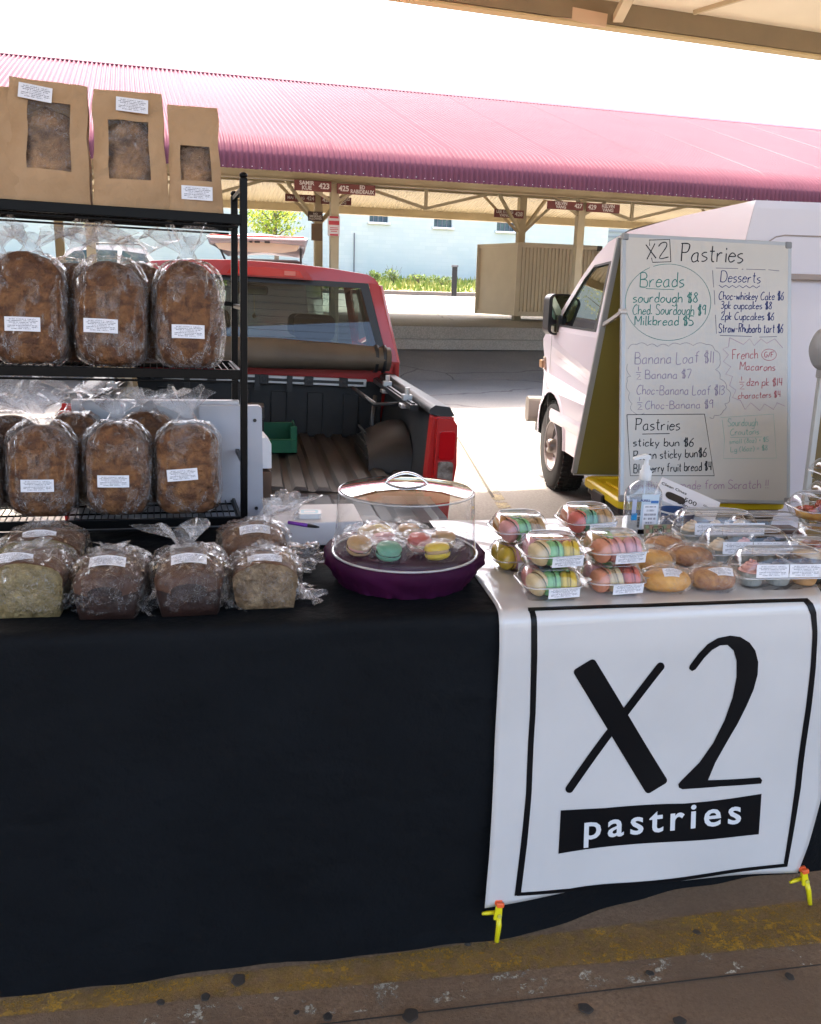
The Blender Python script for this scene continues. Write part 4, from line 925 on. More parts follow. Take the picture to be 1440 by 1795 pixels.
# ================================================================== minivan with raised liftgate beyond the pickup
mv0 = PY(462, 520, 12.6); mvn = thing('minivan', 'minivan with raised liftgate parked beyond the red pickup roof', 'minivan', (mv0.x, mv0.y, 0), R_(3))
zt = PY(465, 418, 12.6).z
M['silver'] = mat('grey silver car paint', (.20, .18, .20), .35, col2=(.26, .24, .25), vs=2, coat=.6); M['tan_trim'] = mat('tan interior trim', (.42, .34, .25), .6); M['maroon_trim'] = mat('maroon interior', (.06, .035, .035), .7)
hw = .62
m = MB(); m.prism([(-hw, .35), (hw, .35), (hw, 1.1), (hw-.1, zt-.32), (hw-.18, zt-.26), (-hw+.18, zt-.26), (-hw+.1, zt-.32), (-hw, 1.1)], .35, 4.4, 'y'); m.build('body', M['silver'], mvn, bev=.04)
m = MB(); m.box((0, .33, zt-.45), (1.0, .04, .34)); m.build('cargo_opening', M['maroon_trim'], mvn)
m = MB()
for a, b in (((-.5, .3, zt-.43), (.5, .3, zt-.43)),): m.tube([Vector(a), Vector((-.3, .3, zt-.36)), Vector((.3, .3, zt-.36)), Vector(b)], .02, 6)
m.build('opening_trim', M['tan_trim'], mvn, smooth=True)
m = MB(); rg = []
for y, w_, z0, z1 in ((-.62, .64, 0, -.06), (-.58, .66, .03, -.085), (-.3, .64, .02, -.10), (.3, .56, -.02, -.20)):
    rg.append([Vector((x*w_*2, y, zt+(z0 if s else z1)-.04*abs(x)*2)) for s, x in ((1, -.5), (1, -.3), (1, 0), (1, .3), (1, .5), (0, .47), (0, 0), (0, -.47))])
m.rings(rg, cap0=True, cap1=True); lg = m.build('liftgate', M['silver'], mvn, bev=.01)
m = MB(); m.box((0, -.63, zt-.005), (1.22, .03, .022)); m.build('red_edge', mat('red lens strip', (.48, .05, .04), .3), lg, bev=.006)
m = MB(); m.box((0, -.66, zt-.035), (1.26, .05, .022)); m.build('handle_moulding', mat('pale moulding', (.58, .56, .6), .3), lg, bev=.008)
m = MB(); m.prism([(-.58, 0), (.58, 0), (.50, -.12), (.3, -.15), (-.3, -.15), (-.5, -.12)], -.60, -.52, 'y'); m.build('inner_trim', M['tan_trim'], lg, loc=(0, 0, zt-.055), bev=.01)
for xx, ww in ((-.08, .04), (0, .07), (.13, .07)):
    m = MB(); m.box((xx, -.615, zt-.075), (ww, .02, .025)); m.build('latch', M['trim'], lg, bev=.004)
for s in (-1, 1):
    m = MB(); m.tube([(s*.50, .3, zt-.42), (s*.54, -.35, zt-.12)], .015, 6); m.build('gas_strut', M['trim'], mvn)
    for yy in (.9, 3.6):
        m = MB(); m.lathe([(.2, -.09), (.3, -.1), (.33, 0), (.3, .1), (.2, .09)], 24); w_ = m.build('wheel', M['rubber'], mvn, smooth=True, loc=(s*(hw-.06), yy, .33), rot=(0, R_(90), 0))

# ================================================================== white SUV on the far road
b = PY(290, 486, 31.0); suv = thing('white_suv', 'white suv on the far road with its dark rear quarter window showing', 'suv', (b.x, b.y, 1.05), R_(20))
M['suv_paint'] = mat('white suv paint', (.72, .72, .74), .25, coat=1)
zt2 = (PY(230, 433, 31.6)).z-1.05
prof_s = [(0, .3), (.02, .75), (-.12, 1.05*zt2/1.75), (-.30, 1.28*zt2/1.75), (-.62, 1.66*zt2/1.75), (-1.5, zt2), (-2.3, zt2*.985), (-2.9, zt2*.93), (-3.5, 1.15*zt2/1.75), (-4.6, .98), (-4.75, .6), (-4.7, .3)]
m = MB(); rg = []
for x, ins in ((0, .0), (.05, .0), (1.75, 0), (1.8, 0)):
    rg.append([Vector((q[0], x+(-.9), q[1])) for q in prof_s])
m.prism([(q[0], q[1]) for q in prof_s], 0, 1.8, 'y'); m.build('body', M['suv_paint'], suv, bev=.06)
def suvwin(pts, nm, lab=None):
    m = MB(); m.poly([pts], lambda p: Vector((p[0], -.012, p[1]))); return m.build(nm, M['win_glass'], suv)
k_ = zt2/1.75
suvwin([(-.45, 1.2*k_), (-.62, 1.52*k_), (-1.35, 1.60*k_), (-1.45, 1.18*k_)], 'quarter_window'); suvwin([(-1.55, 1.17*k_), (-1.5, 1.60*k_), (-2.3, 1.60*k_), (-2.4, 1.15*k_)], 'side_window'); suvwin([(-2.5, 1.14*k_), (-2.4, 1.59*k_), (-2.85, 1.53*k_), (-3.45, 1.12*k_)], 'side_window')
m = MB(); m.tube([(-.6, .1, zt2*.97), (-.8, .1, zt2+.06), (-2.4, .1, zt2+.05), (-2.6, .1, zt2*.98)], .025, 6); m.build('roof_rail', M['trim'], suv, smooth=True)
for xx in (-.85, -3.75):
    m = MB(); m.lathe([(.001, .1), (.2, .1), (.33, .09), (.35, 0), (.33, -.1)], 24); m.build('wheel', M['rubber'], suv, loc=(xx, .08, .35), rot=(R_(90), 0, 0), smooth=True)

# ================================================================== STALL TABLE
TZ = .93; UT, VT = az2(11.4)
TO = PZ(700, 1086, TZ)                 # a point on the table's front edge
def T(a, v, z=0): return TO + UT*a + VT*v + Vector((0, 0, z))
def tcoord(P): q = P-TO; return q.dot(UT), q.dot(VT)
def on(x, y, z=TZ+.003): return PZ(x, y, z)
TD = .84; AL, AR = -1.5, tcoord(PZ(1500, 1056, TZ))[0]
ft = thing('folding_table', 'long folding table hidden under the black cloth', 'table', T(0, 0, -TZ), R_(11.4))
m = MB(); m.box(((AL+AR)/2, TD/2+.01, TZ-.03), (AR-AL-.03, TD-.03, .035)); m.build('tabletop', M['lilac_white'], ft, bev=.008)
for x in (AL+.2, AR-.2):
    for y in (.40, TD-.1):
        m = MB(); m.tube([(x, y, 0), (x, y, TZ-.045)], .015, 8); m.build('leg', M['black_metal'], ft)
RAD = .022
def prof_d(d, rad=RAD):
    "d<0 on the top, then round the edge, then down: returns (v, z, normal_v, normal_z)"
    if d < 0: return -d+rad, 0, 0, 1
    q = rad*PI/2
    if d < q: a = d/rad; return rad-rad*math.sin(a), rad*math.cos(a)-rad, -math.sin(a), math.cos(a)
    return 0, -rad-(d-q), -1, 0
def sstep(a, b, x): t = max(0, min(1, (x-a)/(b-a))); return t*t*(3-2*t)
def hem_d(a):
    return .895 - .065*sstep(.28, 1.1, a) - .005*math.sin(a*5)
def cloth_pt(a, d, off=0):
    v, z, nv, nz = prof_d(d); k = max(0, d-.05)/.85
    rip = (.012*math.sin(a*5.5+.6)+.005*math.sin(a*13.2+1.7+1.3*k)+.003*math.sin(a*29+.4))*k
    rip += .006*noise.noise(Vector((a*6, d*5, .3)))*sstep(.02, .2, d) + .0015*noise.noise(Vector((a*9, d*11, 2)))
    fold = -.004*math.exp(-((d-.18-.15*abs(a))/.012)**2)*sstep(-.1, .3, a)
    fold += .0022*math.exp(-((a+.93)/.006)**2)*sstep(.0, .1, d)-.002*math.exp(-((a+.28)/.005)**2)*sstep(.0, .1, d)+.002*math.exp(-((d-.47-.02*math.sin(a*3))/.006)**2)
    back = .05*sstep(.25, .9, a)*k
    return T(a, v+back+nv*(off-rip+fold)*-1*-1, TZ+z+nz*off-TZ) if False else T(a, v+back+nv*off-rip*.9*(1 if nz < .5 else 0)+fold, z+nz*off+(.0012*noise.noise(Vector((a*7, v*9, 4))) if nz > .5 else 0))
m = MB(); na, nd = 170, 110
def cl(u, v):
    a = AL+(AR+.16-AL)*u; L = hem_d(a)+TD-RAD; d = -(TD-RAD)+L*v
    return cloth_pt(a, d)
m.grid(na, nd, cl)
m.grid(na, 10, lambda u, v: cloth_pt(AL+(AR+.16-AL)*u, -(TD-RAD))+VT*(.002*0)+VT*(.02*math.sin(v*1.5))+Vector((0, 0, -.55*v)))
o = m.build('tablecloth', M['cloth'], smooth=True, recalc=False); tag(o, 'black polyester cloth covering the long stall table down to the floor', 'tablecloth')

# ------------------------------------------------------------------ banner draped over the table with printed logo
def ban_pt(a, d, off=.004):
    off += .009*sstep(.0, .12, d)
    v, z, nv, nz = prof_d(d+.0, RAD+.0); k = sstep(.02, .3, d)
    rip = (.006*math.sin(a*6+1)+.004*math.sin(a*13+d*6)+.004*noise.noise(Vector((a*5, d*5, 7))))*k + .022*k*sstep(.3, .8, d)
    wav = .0025*math.sin(v*22+a*9+.7*math.sin(a*17))*sstep(-.02, -.15, d)+.0012*noise.noise(Vector((a*8, d*12, 1)))
    return T(a, v+nv*(off+rip+.002), z+nz*(off+max(0, wav)))
def ban_inv(x, y):
    a, d = .5, .3
    P = PP(x, y, TO, VT)
    if P.z > TZ-.02: P = PZ(x, y, TZ); a, v = tcoord(P); d = -(v-RAD)
    else: a = tcoord(P)[0]; d = TZ-P.z-RAD+RAD*PI/2
    for _ in range(12):
        q = proj(ban_pt(a, d)); e1, e2 = x-q[0], y-q[1]
        qa = proj(ban_pt(a+.001, d)); qd = proj(ban_pt(a, d+.001))
        j11, j21 = (qa[0]-q[0])*1000, (qa[1]-q[1])*1000; j12, j22 = (qd[0]-q[0])*1000, (qd[1]-q[1])*1000
        D = j11*j22-j12*j21
        if abs(D) < 1e-3: break
        da = (e1*j22-e2*j12)/D; dd = (j11*e2-j21*e1)/D
        a += max(-.05, min(.05, da)); d += max(-.05, min(.05, dd))
    return a, d
Le = [ban_inv(x, y) for x, y in ((748, 908), (800, 970), (845, 1027), (868, 1060), (875, 1085), (876, 1130), (873, 1200), (866, 1350), (858, 1500), (850, 1592))]
Re = [ban_inv(x, y) for x, y in ((1446, 1062), (1447, 1085), (1448, 1130), (1446, 1250), (1440, 1400), (1418, 1480), (1399, 1530))]
aR = tcoord(PZ(1418, 1021, TZ))[0]
Re = [(aR, -(TD-RAD)), (aR, -.2), (aR, -.08)] + Re
Le = [(Le[0][0], -(TD-RAD))] + Le
def samp(L, t):
    ds = [0]
    for i in range(1, len(L)): ds.append(ds[-1]+math.hypot(L[i][0]-L[i-1][0], L[i][1]-L[i-1][1]))
    s = t*ds[-1]
    for i in range(1, len(L)):
        if s <= ds[i] or i == len(L)-1: f = (s-ds[i-1])/max(1e-9, ds[i]-ds[i-1]); return tuple(L[i-1][k]+(L[i][k]-L[i-1][k])*f for k in (0, 1))
def atd(L, d):
    for i in range(1, len(L)):
        if d <= L[i][1] or i == len(L)-1: f = (d-L[i-1][1])/max(1e-9, L[i][1]-L[i-1][1]); return L[i-1][0]+(L[i][0]-L[i-1][0])*max(-.2, min(1.05, f))
dL, dR = Le[-1][1], Re[-1][1]; mdl = ban_inv(1130, 1549)[1]
m = MB()
def bfn(u, v):
    de = dL+(dR-dL)*u - 4*u*(1-u)*((dL+dR)/2-mdl); d = -(TD-RAD)+(de+TD-RAD)*v
    # keep lines of constant d straight across
    al, ar = atd(Le, min(d, dL)), atd(Re, min(d, dR)); return ban_pt(al+(ar-al)*u, d)
m.grid(60, 150, bfn); bo = m.build('banner', M['vinyl'], smooth=True, recalc=False)
sol = bo.modifiers.new('thickness', 'SOLIDIFY'); sol.thickness = .001; sol.offset = -1
tag(bo, 'white vinyl banner with black X2 pastries logo hanging over the table front', 'banner')
def pts_to(mb, loops, off=.0062, fine=.012):
    L = [[ban_inv(x, y) for x, y in lp] for lp in loops]
    bm = bmesh.new(); tri = tessellate_polygon([[Vector((a, d, 0)) for a, d in lp] for lp in L]); flat = [p for lp in L for p in lp]
    vs_ = [bm.verts.new((a, d, 0)) for a, d in flat]
    for t in tri:
        try: bm.faces.new([vs_[i] for i in t])
        except ValueError: pass
    for _ in range(7):
        es = [e for e in bm.edges if e.calc_length() > fine*1.6]
        if not es: break
        bmesh.ops.subdivide_edges(bm, edges=es, cuts=1); bmesh.ops.triangulate(bm, faces=bm.faces)
    bm.verts.index_update(); mb.add([ban_pt(v.co.x, v.co.y, off) for v in bm.verts], [tuple(v.index for v in f.verts) for f in bm.faces]); bm.free()
def bprint(name, loops, off=.0062, mt='ink'):
    m = MB()
    for lp in loops: pts_to(m, lp, off)
    return m.build(name, M[mt], bo, smooth=True, recalc=False)
def stroke(p, q, w0, w1=None, rcap=None, n=6):
    "thick stroke outline with rounded corners"
    w1 = w1 or w0; dx, dy = q[0]-p[0], q[1]-p[1]; l = math.hypot(dx, dy); ux, uy = dx/l, dy/l; nx, ny = -uy, ux; o = []
    for c, w_, s in ((q, w1, 1), (p, w0, -1)):
        r = min(rcap or w_/2, w_/2); h = w_/2
        for side in (1, -1):
            cx, cy = c[0]-s*ux*r+s*side*nx*(h-r), c[1]-s*uy*r+s*side*ny*(h-r)
            for k in range(n+1):
                a = PI/2*(k/n) if side == 1 else PI/2*(k/n)
                if side == 1: vx, vy = math.cos(PI/2-a), math.sin(PI/2-a)
                else: vx, vy = math.cos(a), -math.sin(a)
                o.append((cx+s*(ux*vx*r+nx*vy*r), cy+s*(uy*vx*r+ny*vy*r)))
    return o
def thickline(P, w_):
    L = []; Q = []
    for i, p in enumerate(P):
        a, b = P[max(i-1, 0)], P[min(i+1, len(P)-1)]; dx, dy = b[0]-a[0], b[1]-a[1]; l = math.hypot(dx, dy)
        ww = w_[i] if isinstance(w_, (list, tuple)) else w_
        L.append((p[0]-dy/l*ww/2, p[1]+dx/l*ww/2)); Q.append((p[0]+dy/l*ww/2, p[1]-dx/l*ww/2))
    return L+Q[::-1]
bprint('border_line', [[thickline([(926, 1069.5), (1050, 1065), (1180, 1060.5), (1300, 1056), (1416, 1052.5)], 6)]])
bprint('border_line', [[[(926, 1069), (931, 1140), (929, 1250), (922, 1390), (913, 1480), (902, 1570), (913, 1568), (924, 1480), (932, 1390), (939, 1250), (942, 1140), (938, 1072)]]])
bprint('border_line', [[[(1416, 1050), (1425, 1058), (1431, 1074), (1433, 1105), (1430, 1170), (1421, 1250), (1404, 1380), (1380, 1519), (1374, 1512), (1394, 1378), (1411, 1250), (1421, 1165), (1424, 1105), (1421, 1078), (1415, 1063), (1408, 1055)]]])
bprint('border_line', [[thickline([(906, 1567), (1000, 1560), (1110, 1549), (1250, 1532), (1379, 1516)], 6)]])
bprint('logo_letter', [[stroke((1022, 1164), (1153, 1381), 44, 44, 7)], [stroke((1162, 1162), (994, 1388), 14, 14)]], .0065)
two = [(1209, 1166), (1224, 1146), (1240, 1129), (1258, 1118), (1280, 1113.5), (1298, 1116), (1314, 1126), (1324, 1140), (1329, 1160), (1328, 1182), (1321, 1208), (1309, 1236), (1293, 1268), (1272, 1304), (1254, 1336), (1241, 1367), (1332, 1362), (1336, 1367), (1334, 1373), (1262, 1378), (1196, 1383), (1190, 1380), (1189, 1374), (1194, 1368), (1226, 1336), (1250, 1302), (1270, 1262), (1284, 1222), (1291, 1186), (1291, 1158), (1286, 1140), (1275, 1130), (1262, 1131), (1248, 1139), (1234, 1153), (1219, 1173), (1213, 1176), (1208, 1172)]
bprint('logo_letter', [[two]], .0065)
bprint('name_bar', [[[(983, 1420), (1060, 1416), (1120, 1411), (1200, 1408), (1335, 1391), (1330, 1462), (1200, 1474), (979, 1496)]]])
# letters of 'pastries', outlines from the built-in font mapped onto the bar
def wordmesh(txt, x0, y0, x1, y1, h, off):
    me = text_mesh(txt, 1.0, M['vinyl'], bold=.016, align='LEFT', space=1.28)
    xs = [v.co.x for v in me.vertices]; a, b = min(xs), max(xs); ys = sorted(v.co.y for v in me.vertices); base = None
    mb = MB(); V = []
    xh = .55
    zero = -.27+.0
    for v in me.vertices:
        t = (v.co.x-a)/(b-a); yy = (v.co.y-zero)/xh*h; px, py = x0+(x1-x0)*t+yy*.03, y0+(y1-y0)*t-yy; aa, dd = ban_inv(px, py); V.append(ban_pt(aa, dd, off))
    mb.add(V, [tuple(p.vertices) for p in me.polygons]); return mb
m = wordmesh('pastries', 1023, 1468, 1298, 1439, 34, .0085)
M['print_white'] = mat('white print', (.66, .68, .70), .38); m.build('lettering', M['print_white'], bo, recalc=False)

# spring clamps
M['clamp_y'] = mat('yellow clamp plastic', (.75, .66, .01), .35); M['clamp_o'] = mat('orange clamp pad', (.85, .13, .03), .45)
def clamp(px, py, label, tilt, s=1):
    a, d = ban_inv(px, py); P = ban_pt(a, d, .012)
    t = thing('spring_clamp', label, 'clamp', P, R_(11.4), 'yellow spring clamps on the banner corners', rot=(R_(-6), R_(tilt), R_(11.4))); t.scale = (.88,)*3
    for q in (-1, 1):
        m = MB(); m.prism([(q*.004-.011, -.012), (q*.004+.011, -.012), (q*.004+.008, .028), (q*.004-.008, .028)], q*.009-.003, q*.009+.003, 'y'); m.build('jaw', M['clamp_y'], t, bev=.002)
        m = MB(); m.box((0, q*.008, .030), (.022, .010, .014)); m.build('jaw_pad', M['clamp_o'], t, bev=.003)
    m = MB(); m.tube([(0, -.008, -.005), (.002, -.012, -.03), (0, -.016, -.075)], [.008, .008, .0065], 10); m.build('handle', M['clamp_y'], t, smooth=True)
    m = MB(); m.tube([(0, .006, 0), (-.03, .010, -.004), (-.044, .010, -.006)], [.006, .006, .004], 8); m.build('handle', M['clamp_y'], t, smooth=True)
    m = MB(); m.tube([(0, -.016, .0), (0, .016, .0)], .006, 10); m.build('pivot', mat('clamp pin', (.6, .55, .1), .4), t)
    return t
clamp(872, 1598, 'yellow spring clamp with orange pads on the lower left banner corner', 6)
clamp(1408, 1538, 'yellow spring clamp with orange pads on the lower right banner corner', -10)

# ================================================================== WIRE RACK
RB = on(428, 942); UR, VR = az2(16); RT = R_(1.0)
rack = thing('wire_rack', 'black wire shelf rack on the table holding bread and paper bags', 'rack', RB, rot=(0, RT, R_(16)))
RW, RD = 1.10, .30
SH = [.055, .478, .893]
bpy.context.view_layer.update(); RM = rack.matrix_world.copy()
def rk(x, y, z): return RM @ Vector((x, y, z))
for (x, y) in ((0, 0), (0, RD), (-RW, 0), (-RW, RD)):
    top = 1.005 if y == 0 else .985
    m = MB(); m.box((x, y, top/2+.002), (.020, .020, top-.01)); m.lathe([(.001, 0), (.011, .002), (.012, .008), (.008, .014), (.001, .016)], 10, (x, y, top-.004)); m.build('post', M['black_metal'], rack, bev=.003)
for z in SH:
    for y in (.0, RD):
        m = MB(); m.box((-RW/2-.005, y+(-.012 if y == 0 else .012), z), (RW-.01, .010, .026)); m.box((-RW/2, y+(-.012 if y == 0 else .012), z-.020), (RW-.03, .006, .006)); m.build('shelf_rail', M['black_metal'], rack, bev=.002)
    for x in (-.012, -RW+.012):
        m = MB(); m.box((x, RD/2, z), (.010, RD+.02, .026)); m.build('end_rail', M['black_metal'], rack, bev=.002)
    m = MB()
    for k in range(int(RW/.018)): m.tube([(-.02-k*.018, -.008, z+.006), (-.02-k*.018, RD+.008, z+.006)], .0018, 5)
    for yy in (RD*.33, RD*.66): m.tube([(-RW+.01, yy, z+.001), (-.01, yy, z+.001)], .003, 5)
    m.build('shelf_wires', M['black_metal'], rack)
m = MB()
for k in range(4): m.box((-.12-k*.30, -.018, SH[2]+.002), (.012, .003, .028))
for z in (.22, .66, .995):
    for x in (0, -RW): m = MB(); m.box((x, RD/2, z if z < .9 else .975), (.012, RD, .014)); m.build('side_bar', M['black_metal'], rack, bev=.002)
    if z < .9:
        m = MB(); m.box((-RW/2, RD+.004, z+.006), (RW, .012, .014)); m.build('back_bar', M['black_metal'], rack, bev=.002)
for x in (0, -RW):
    for y in (0, RD): m = MB(); m.lathe([(.018, 0), (.018, .006), (.006, .01)], 10, (x, y, -.002)); m.build('foot', M['black_metal'], rack)

# ------------------------------------------------------------------ loaves
def superq(t, e): return math.copysign(abs(t)**e, t)
def loaf_mesh(name, w_, d_, h_, mt, seed, e=.42, arch_=.30, n=(36, 26), amp=.004):
    "upright loaf, base at z=0: boxy body with an arched crown"
    m = MB(); rr = []
    for j in range(n[1]+1):
        ph = -PI/2+PI*j/n[1]; row = []
        for i in range(n[0]):
            th = 2*PI*i/n[0]; x = superq(math.cos(ph), e)*superq(math.cos(th), e*1.1); y = superq(math.cos(ph), e)*superq(math.sin(th), e*1.25); z = superq(math.sin(ph), e*.9)
            X = x*w_/2; Y = y*d_/2; Z = z*h_/2
            if z > 0: Z -= (abs(x)**2.4)*h_*arch_*z**2*.55; X *= 1-.10*z**3
            else: Z += (abs(x)**4)*h_*.07*(-z)
            Y += .012*(1-x*x)*(1-z*z)*(-1 if y < 0 else .2)
            p = Vector((X, Y, Z)); q = noise.noise(p*16+Vector((seed, 0, 0)))*amp+noise.noise(p*42+Vector((0, seed, 0)))*amp*.45
            nn = p.normalized(); row.append(p+nn*q+Vector((0, 0, h_/2)))
        rr.append(row)
    m.rings(rr); return m.mesh(name, mt, smooth=True)
def film_mesh(name, w_, d_, h_, seed, mt, tail=(0, 0), tl=.07, grow=1.07, amp=.008, e=.5, flare=.055, n=(72, 64), base=True, arch_=.25, neck=.014, tw=1.0):
    "crinkled bag: hugs the loaf, gathers to a neck and flares into a frilled tail"
    m = MB(); rr = []; W, D, Hh = w_*grow, d_*grow, h_*1.035; jn = int(n[1]*.72)
    for j in range(jn+1):
        ph = -PI/2+(PI*.93)*j/jn; row = []
        for i in range(n[0]):
            th = 2*PI*i/n[0]; x = superq(math.cos(ph), e)*superq(math.cos(th), e*1.1); y = superq(math.cos(ph), e)*superq(math.sin(th), e*1.2); z = superq(math.sin(ph), e*.9)
            X, Y, Z = x*W/2, y*D/2, z*Hh/2
            if z > 0: Z -= (abs(x)**2.2)*Hh*arch_*z**2*.5
            p = Vector((X, Y, Z)); top = sstep(.2, 1, z)
            k = noise.noise(Vector((math.cos(th)*3.1, math.sin(th)*3.1, z*1.6+seed)))*1.0
            r1 = abs(noise.noise(Vector((math.cos(th)*7+seed, math.sin(th)*7, z*3.2))))
            r2 = abs(noise.noise(Vector((p.x*55, p.y*55, p.z*22+seed*3))))
            cor = sstep(.75, 1.0, abs(x))*sstep(-.6, -1, z)
            q = amp*(k*.8+1.5*(.3-r1)+.9*(.3-r2))+cor*.012
            nn = Vector((p.x/W**2, p.y/D**2, p.z/Hh**2)).normalized(); v = p+nn*(q+.002)+Vector((0, 0, Hh/2)); v.z = max(.0005, v.z); row.append(v)
        rr.append(row)
    cx, cy = tail; topz = Hh*.985; last = rr[-1]; c0 = sum(last, Vector())/len(last)
    jt = n[1]-jn
    for j in range(1, jt+1):
        t = j/jt; row = []
        for i in range(n[0]):
            th = 2*PI*i/n[0]
            if t < .25: r = (last[i]-c0).xy.length*(1-t/.25)+neck*(t/.25)
            else:
                f = (t-.25)/.75; r = neck+flare*f**1.1*(.62+.38*math.sin(th*3+seed)+.30*math.sin(th*7+seed*2+f*2)+.25*noise.noise(Vector((math.cos(th)*4, math.sin(th)*4, f*2+seed))))
            zz = topz+.004+(tl*(t)*(1+.25*math.sin(th*2+seed)+.2*noise.noise(Vector((math.cos(th)*3, math.sin(th)*3, seed)))) if t > .2 else .01*t)
            row.append(Vector((c0.x+cx*t*1.0+r*math.cos(th+tw*t)*1.25, c0.y+cy*t+r*.6*math.sin(th+tw*t), zz)))
        rr.append(row)
    m.rings(rr); k_ = jn*n[0]; m.m = [0]*k_+[1]*(len(m.f)-k_); return m.mesh(name, [mt, M['film_thin']], smooth=True, recalc=False)
def label_obj(parent, w_, h_, loc, rot, mt='label', curve=.0, name='label'):
    me = bpy.data.meshes.new(name); n = 8; V = []; F = []; U = []
    for i in range(n+1):
        x = (i/n-.5); V += [(x*w_, curve*(x*x*4), -h_/2), (x*w_, curve*(x*x*4), h_/2)]
    for i in range(n): F.append((i*2, i*2+2, i*2+3, i*2+1))
    me.from_pydata(V, [], F); uv = me.uv_layers.new(name='UVMap')
    for p in me.polygons:
        for li in p.loop_indices:
            vi = me.loops[li].vertex_index; uv.data[li].uv = ((vi//2)/n, vi % 2)
    me.materials.append(M[mt]); o = meshobj(name, me, parent, loc, rot); return o
LW, LD, LH = .180, .125, .278
loafs = [loaf_mesh('bread', LW*(1+.03*math.sin(k*2)), LD, LH*(1+.02*math.cos(k*3)), M['crust'], k*7.3, e=(.30, .36, .33, .28, .38)[k], arch_=.20+.07*(k % 3), amp=.006) for k in range(5)]
tails = [(-.02, .01), (.02, .0), (.05, .0), (-.04, .01), (.0, .0)]
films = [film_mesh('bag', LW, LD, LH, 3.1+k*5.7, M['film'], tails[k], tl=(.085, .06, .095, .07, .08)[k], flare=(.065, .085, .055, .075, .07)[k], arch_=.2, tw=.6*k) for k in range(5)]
def wrapped_loaf(P, rz, k, label, lz=.105, lrot=0, sc=(1, 1, 1), lean=-7, lx=0, group='wrapped sandwich loaves standing on the rack', has_label=True, tailflip=False):
    t = thing('wrapped_loaf', label, 'bread loaf', P, 0, group, rot=(R_(lean), R_(1), R_(rz))); t.scale = sc; 
    meshobj('bread', loafs[k % 5], t)
    f = meshobj('bag', films[(k*2+1) % 5 if not tailflip else (k+2) % 5], t, (0, 0, -.001))
    if has_label: label_obj(t, .088, .036, (lx, -LD/2-.018, lz), (R_(-2), R_(lrot), 0), curve=.004)
    return t
def pxrack(px, py, sh, depth):
    "rack-local position of a loaf base whose front foot is seen at the photo point"
    z = RM.translation.z+SH[sh]+.010; P = PZ(px, py, z); l = RM.inverted() @ P
    l.y = depth; l.z = SH[sh]+.010; return RM @ l
mid_l = [(75, 'loaf at the left of the middle shelf front row', .098, 0), (203, 'loaf in the centre of the middle shelf front row', .100, 1), (328, 'loaf at the right end of the middle shelf front row', .092, 0)]
for k, (px, lb, lz, lr) in enumerate(mid_l):
    wrapped_loaf(pxrack(px, 634, 1, .075), 14-k, k, 'plastic wrapped brown '+lb, lz, lr, sc=(1.0, 1, 1.03), lx=(-.012, -.02, .0)[k])
wrapped_loaf(pxrack(-52, 634, 1, .075), 14, 3, 'wrapped loaf cut by the photo edge on the middle shelf', .1, 0)
for k, px in enumerate((30, 150, 262)):
    wrapped_loaf(pxrack(px-12, 630, 1, .215), 15, k+2, 'wrapped loaf in the middle shelf back row, '+('leftmost of three', 'centre of three', 'rightmost of three')[k], has_label=False, group='wrapped loaves in the back rows of the rack', sc=(1, 1, 1.0))
low_l = [(79, 'left loaf in the bottom shelf front row, tied bag end upright', .098, 0), (210, 'centre loaf in the bottom shelf front row', .108, 0), (333, 'right end loaf of the bottom shelf front row, label tilted', .125, -5)]
for k, (px, lb, lz, lr) in enumerate(low_l):
    wrapped_loaf(pxrack(px, 908, 0, .075), 14-2*k, k+1, 'wrapped '+lb, lz, lr, sc=(.97, 1, .94), lx=(-.005, -.008, -.012)[k], lean=-5, tailflip=True)
wrapped_loaf(pxrack(-50, 908, 0, .075), 14, 4, 'wrapped loaf cut by the photo edge on the bottom shelf', .11, 0, sc=(.97, 1, .94), lean=-5)
for k, px in enumerate((12, 130, 262)):
    wrapped_loaf(pxrack(px, 905, 0, .215), 15, k+3, 'wrapped loaf in the bottom shelf back row, '+('leftmost of three', 'centre of three', 'rightmost of three')[k], has_label=False, group='wrapped loaves in the back rows of the rack', sc=(.95, 1, .96))

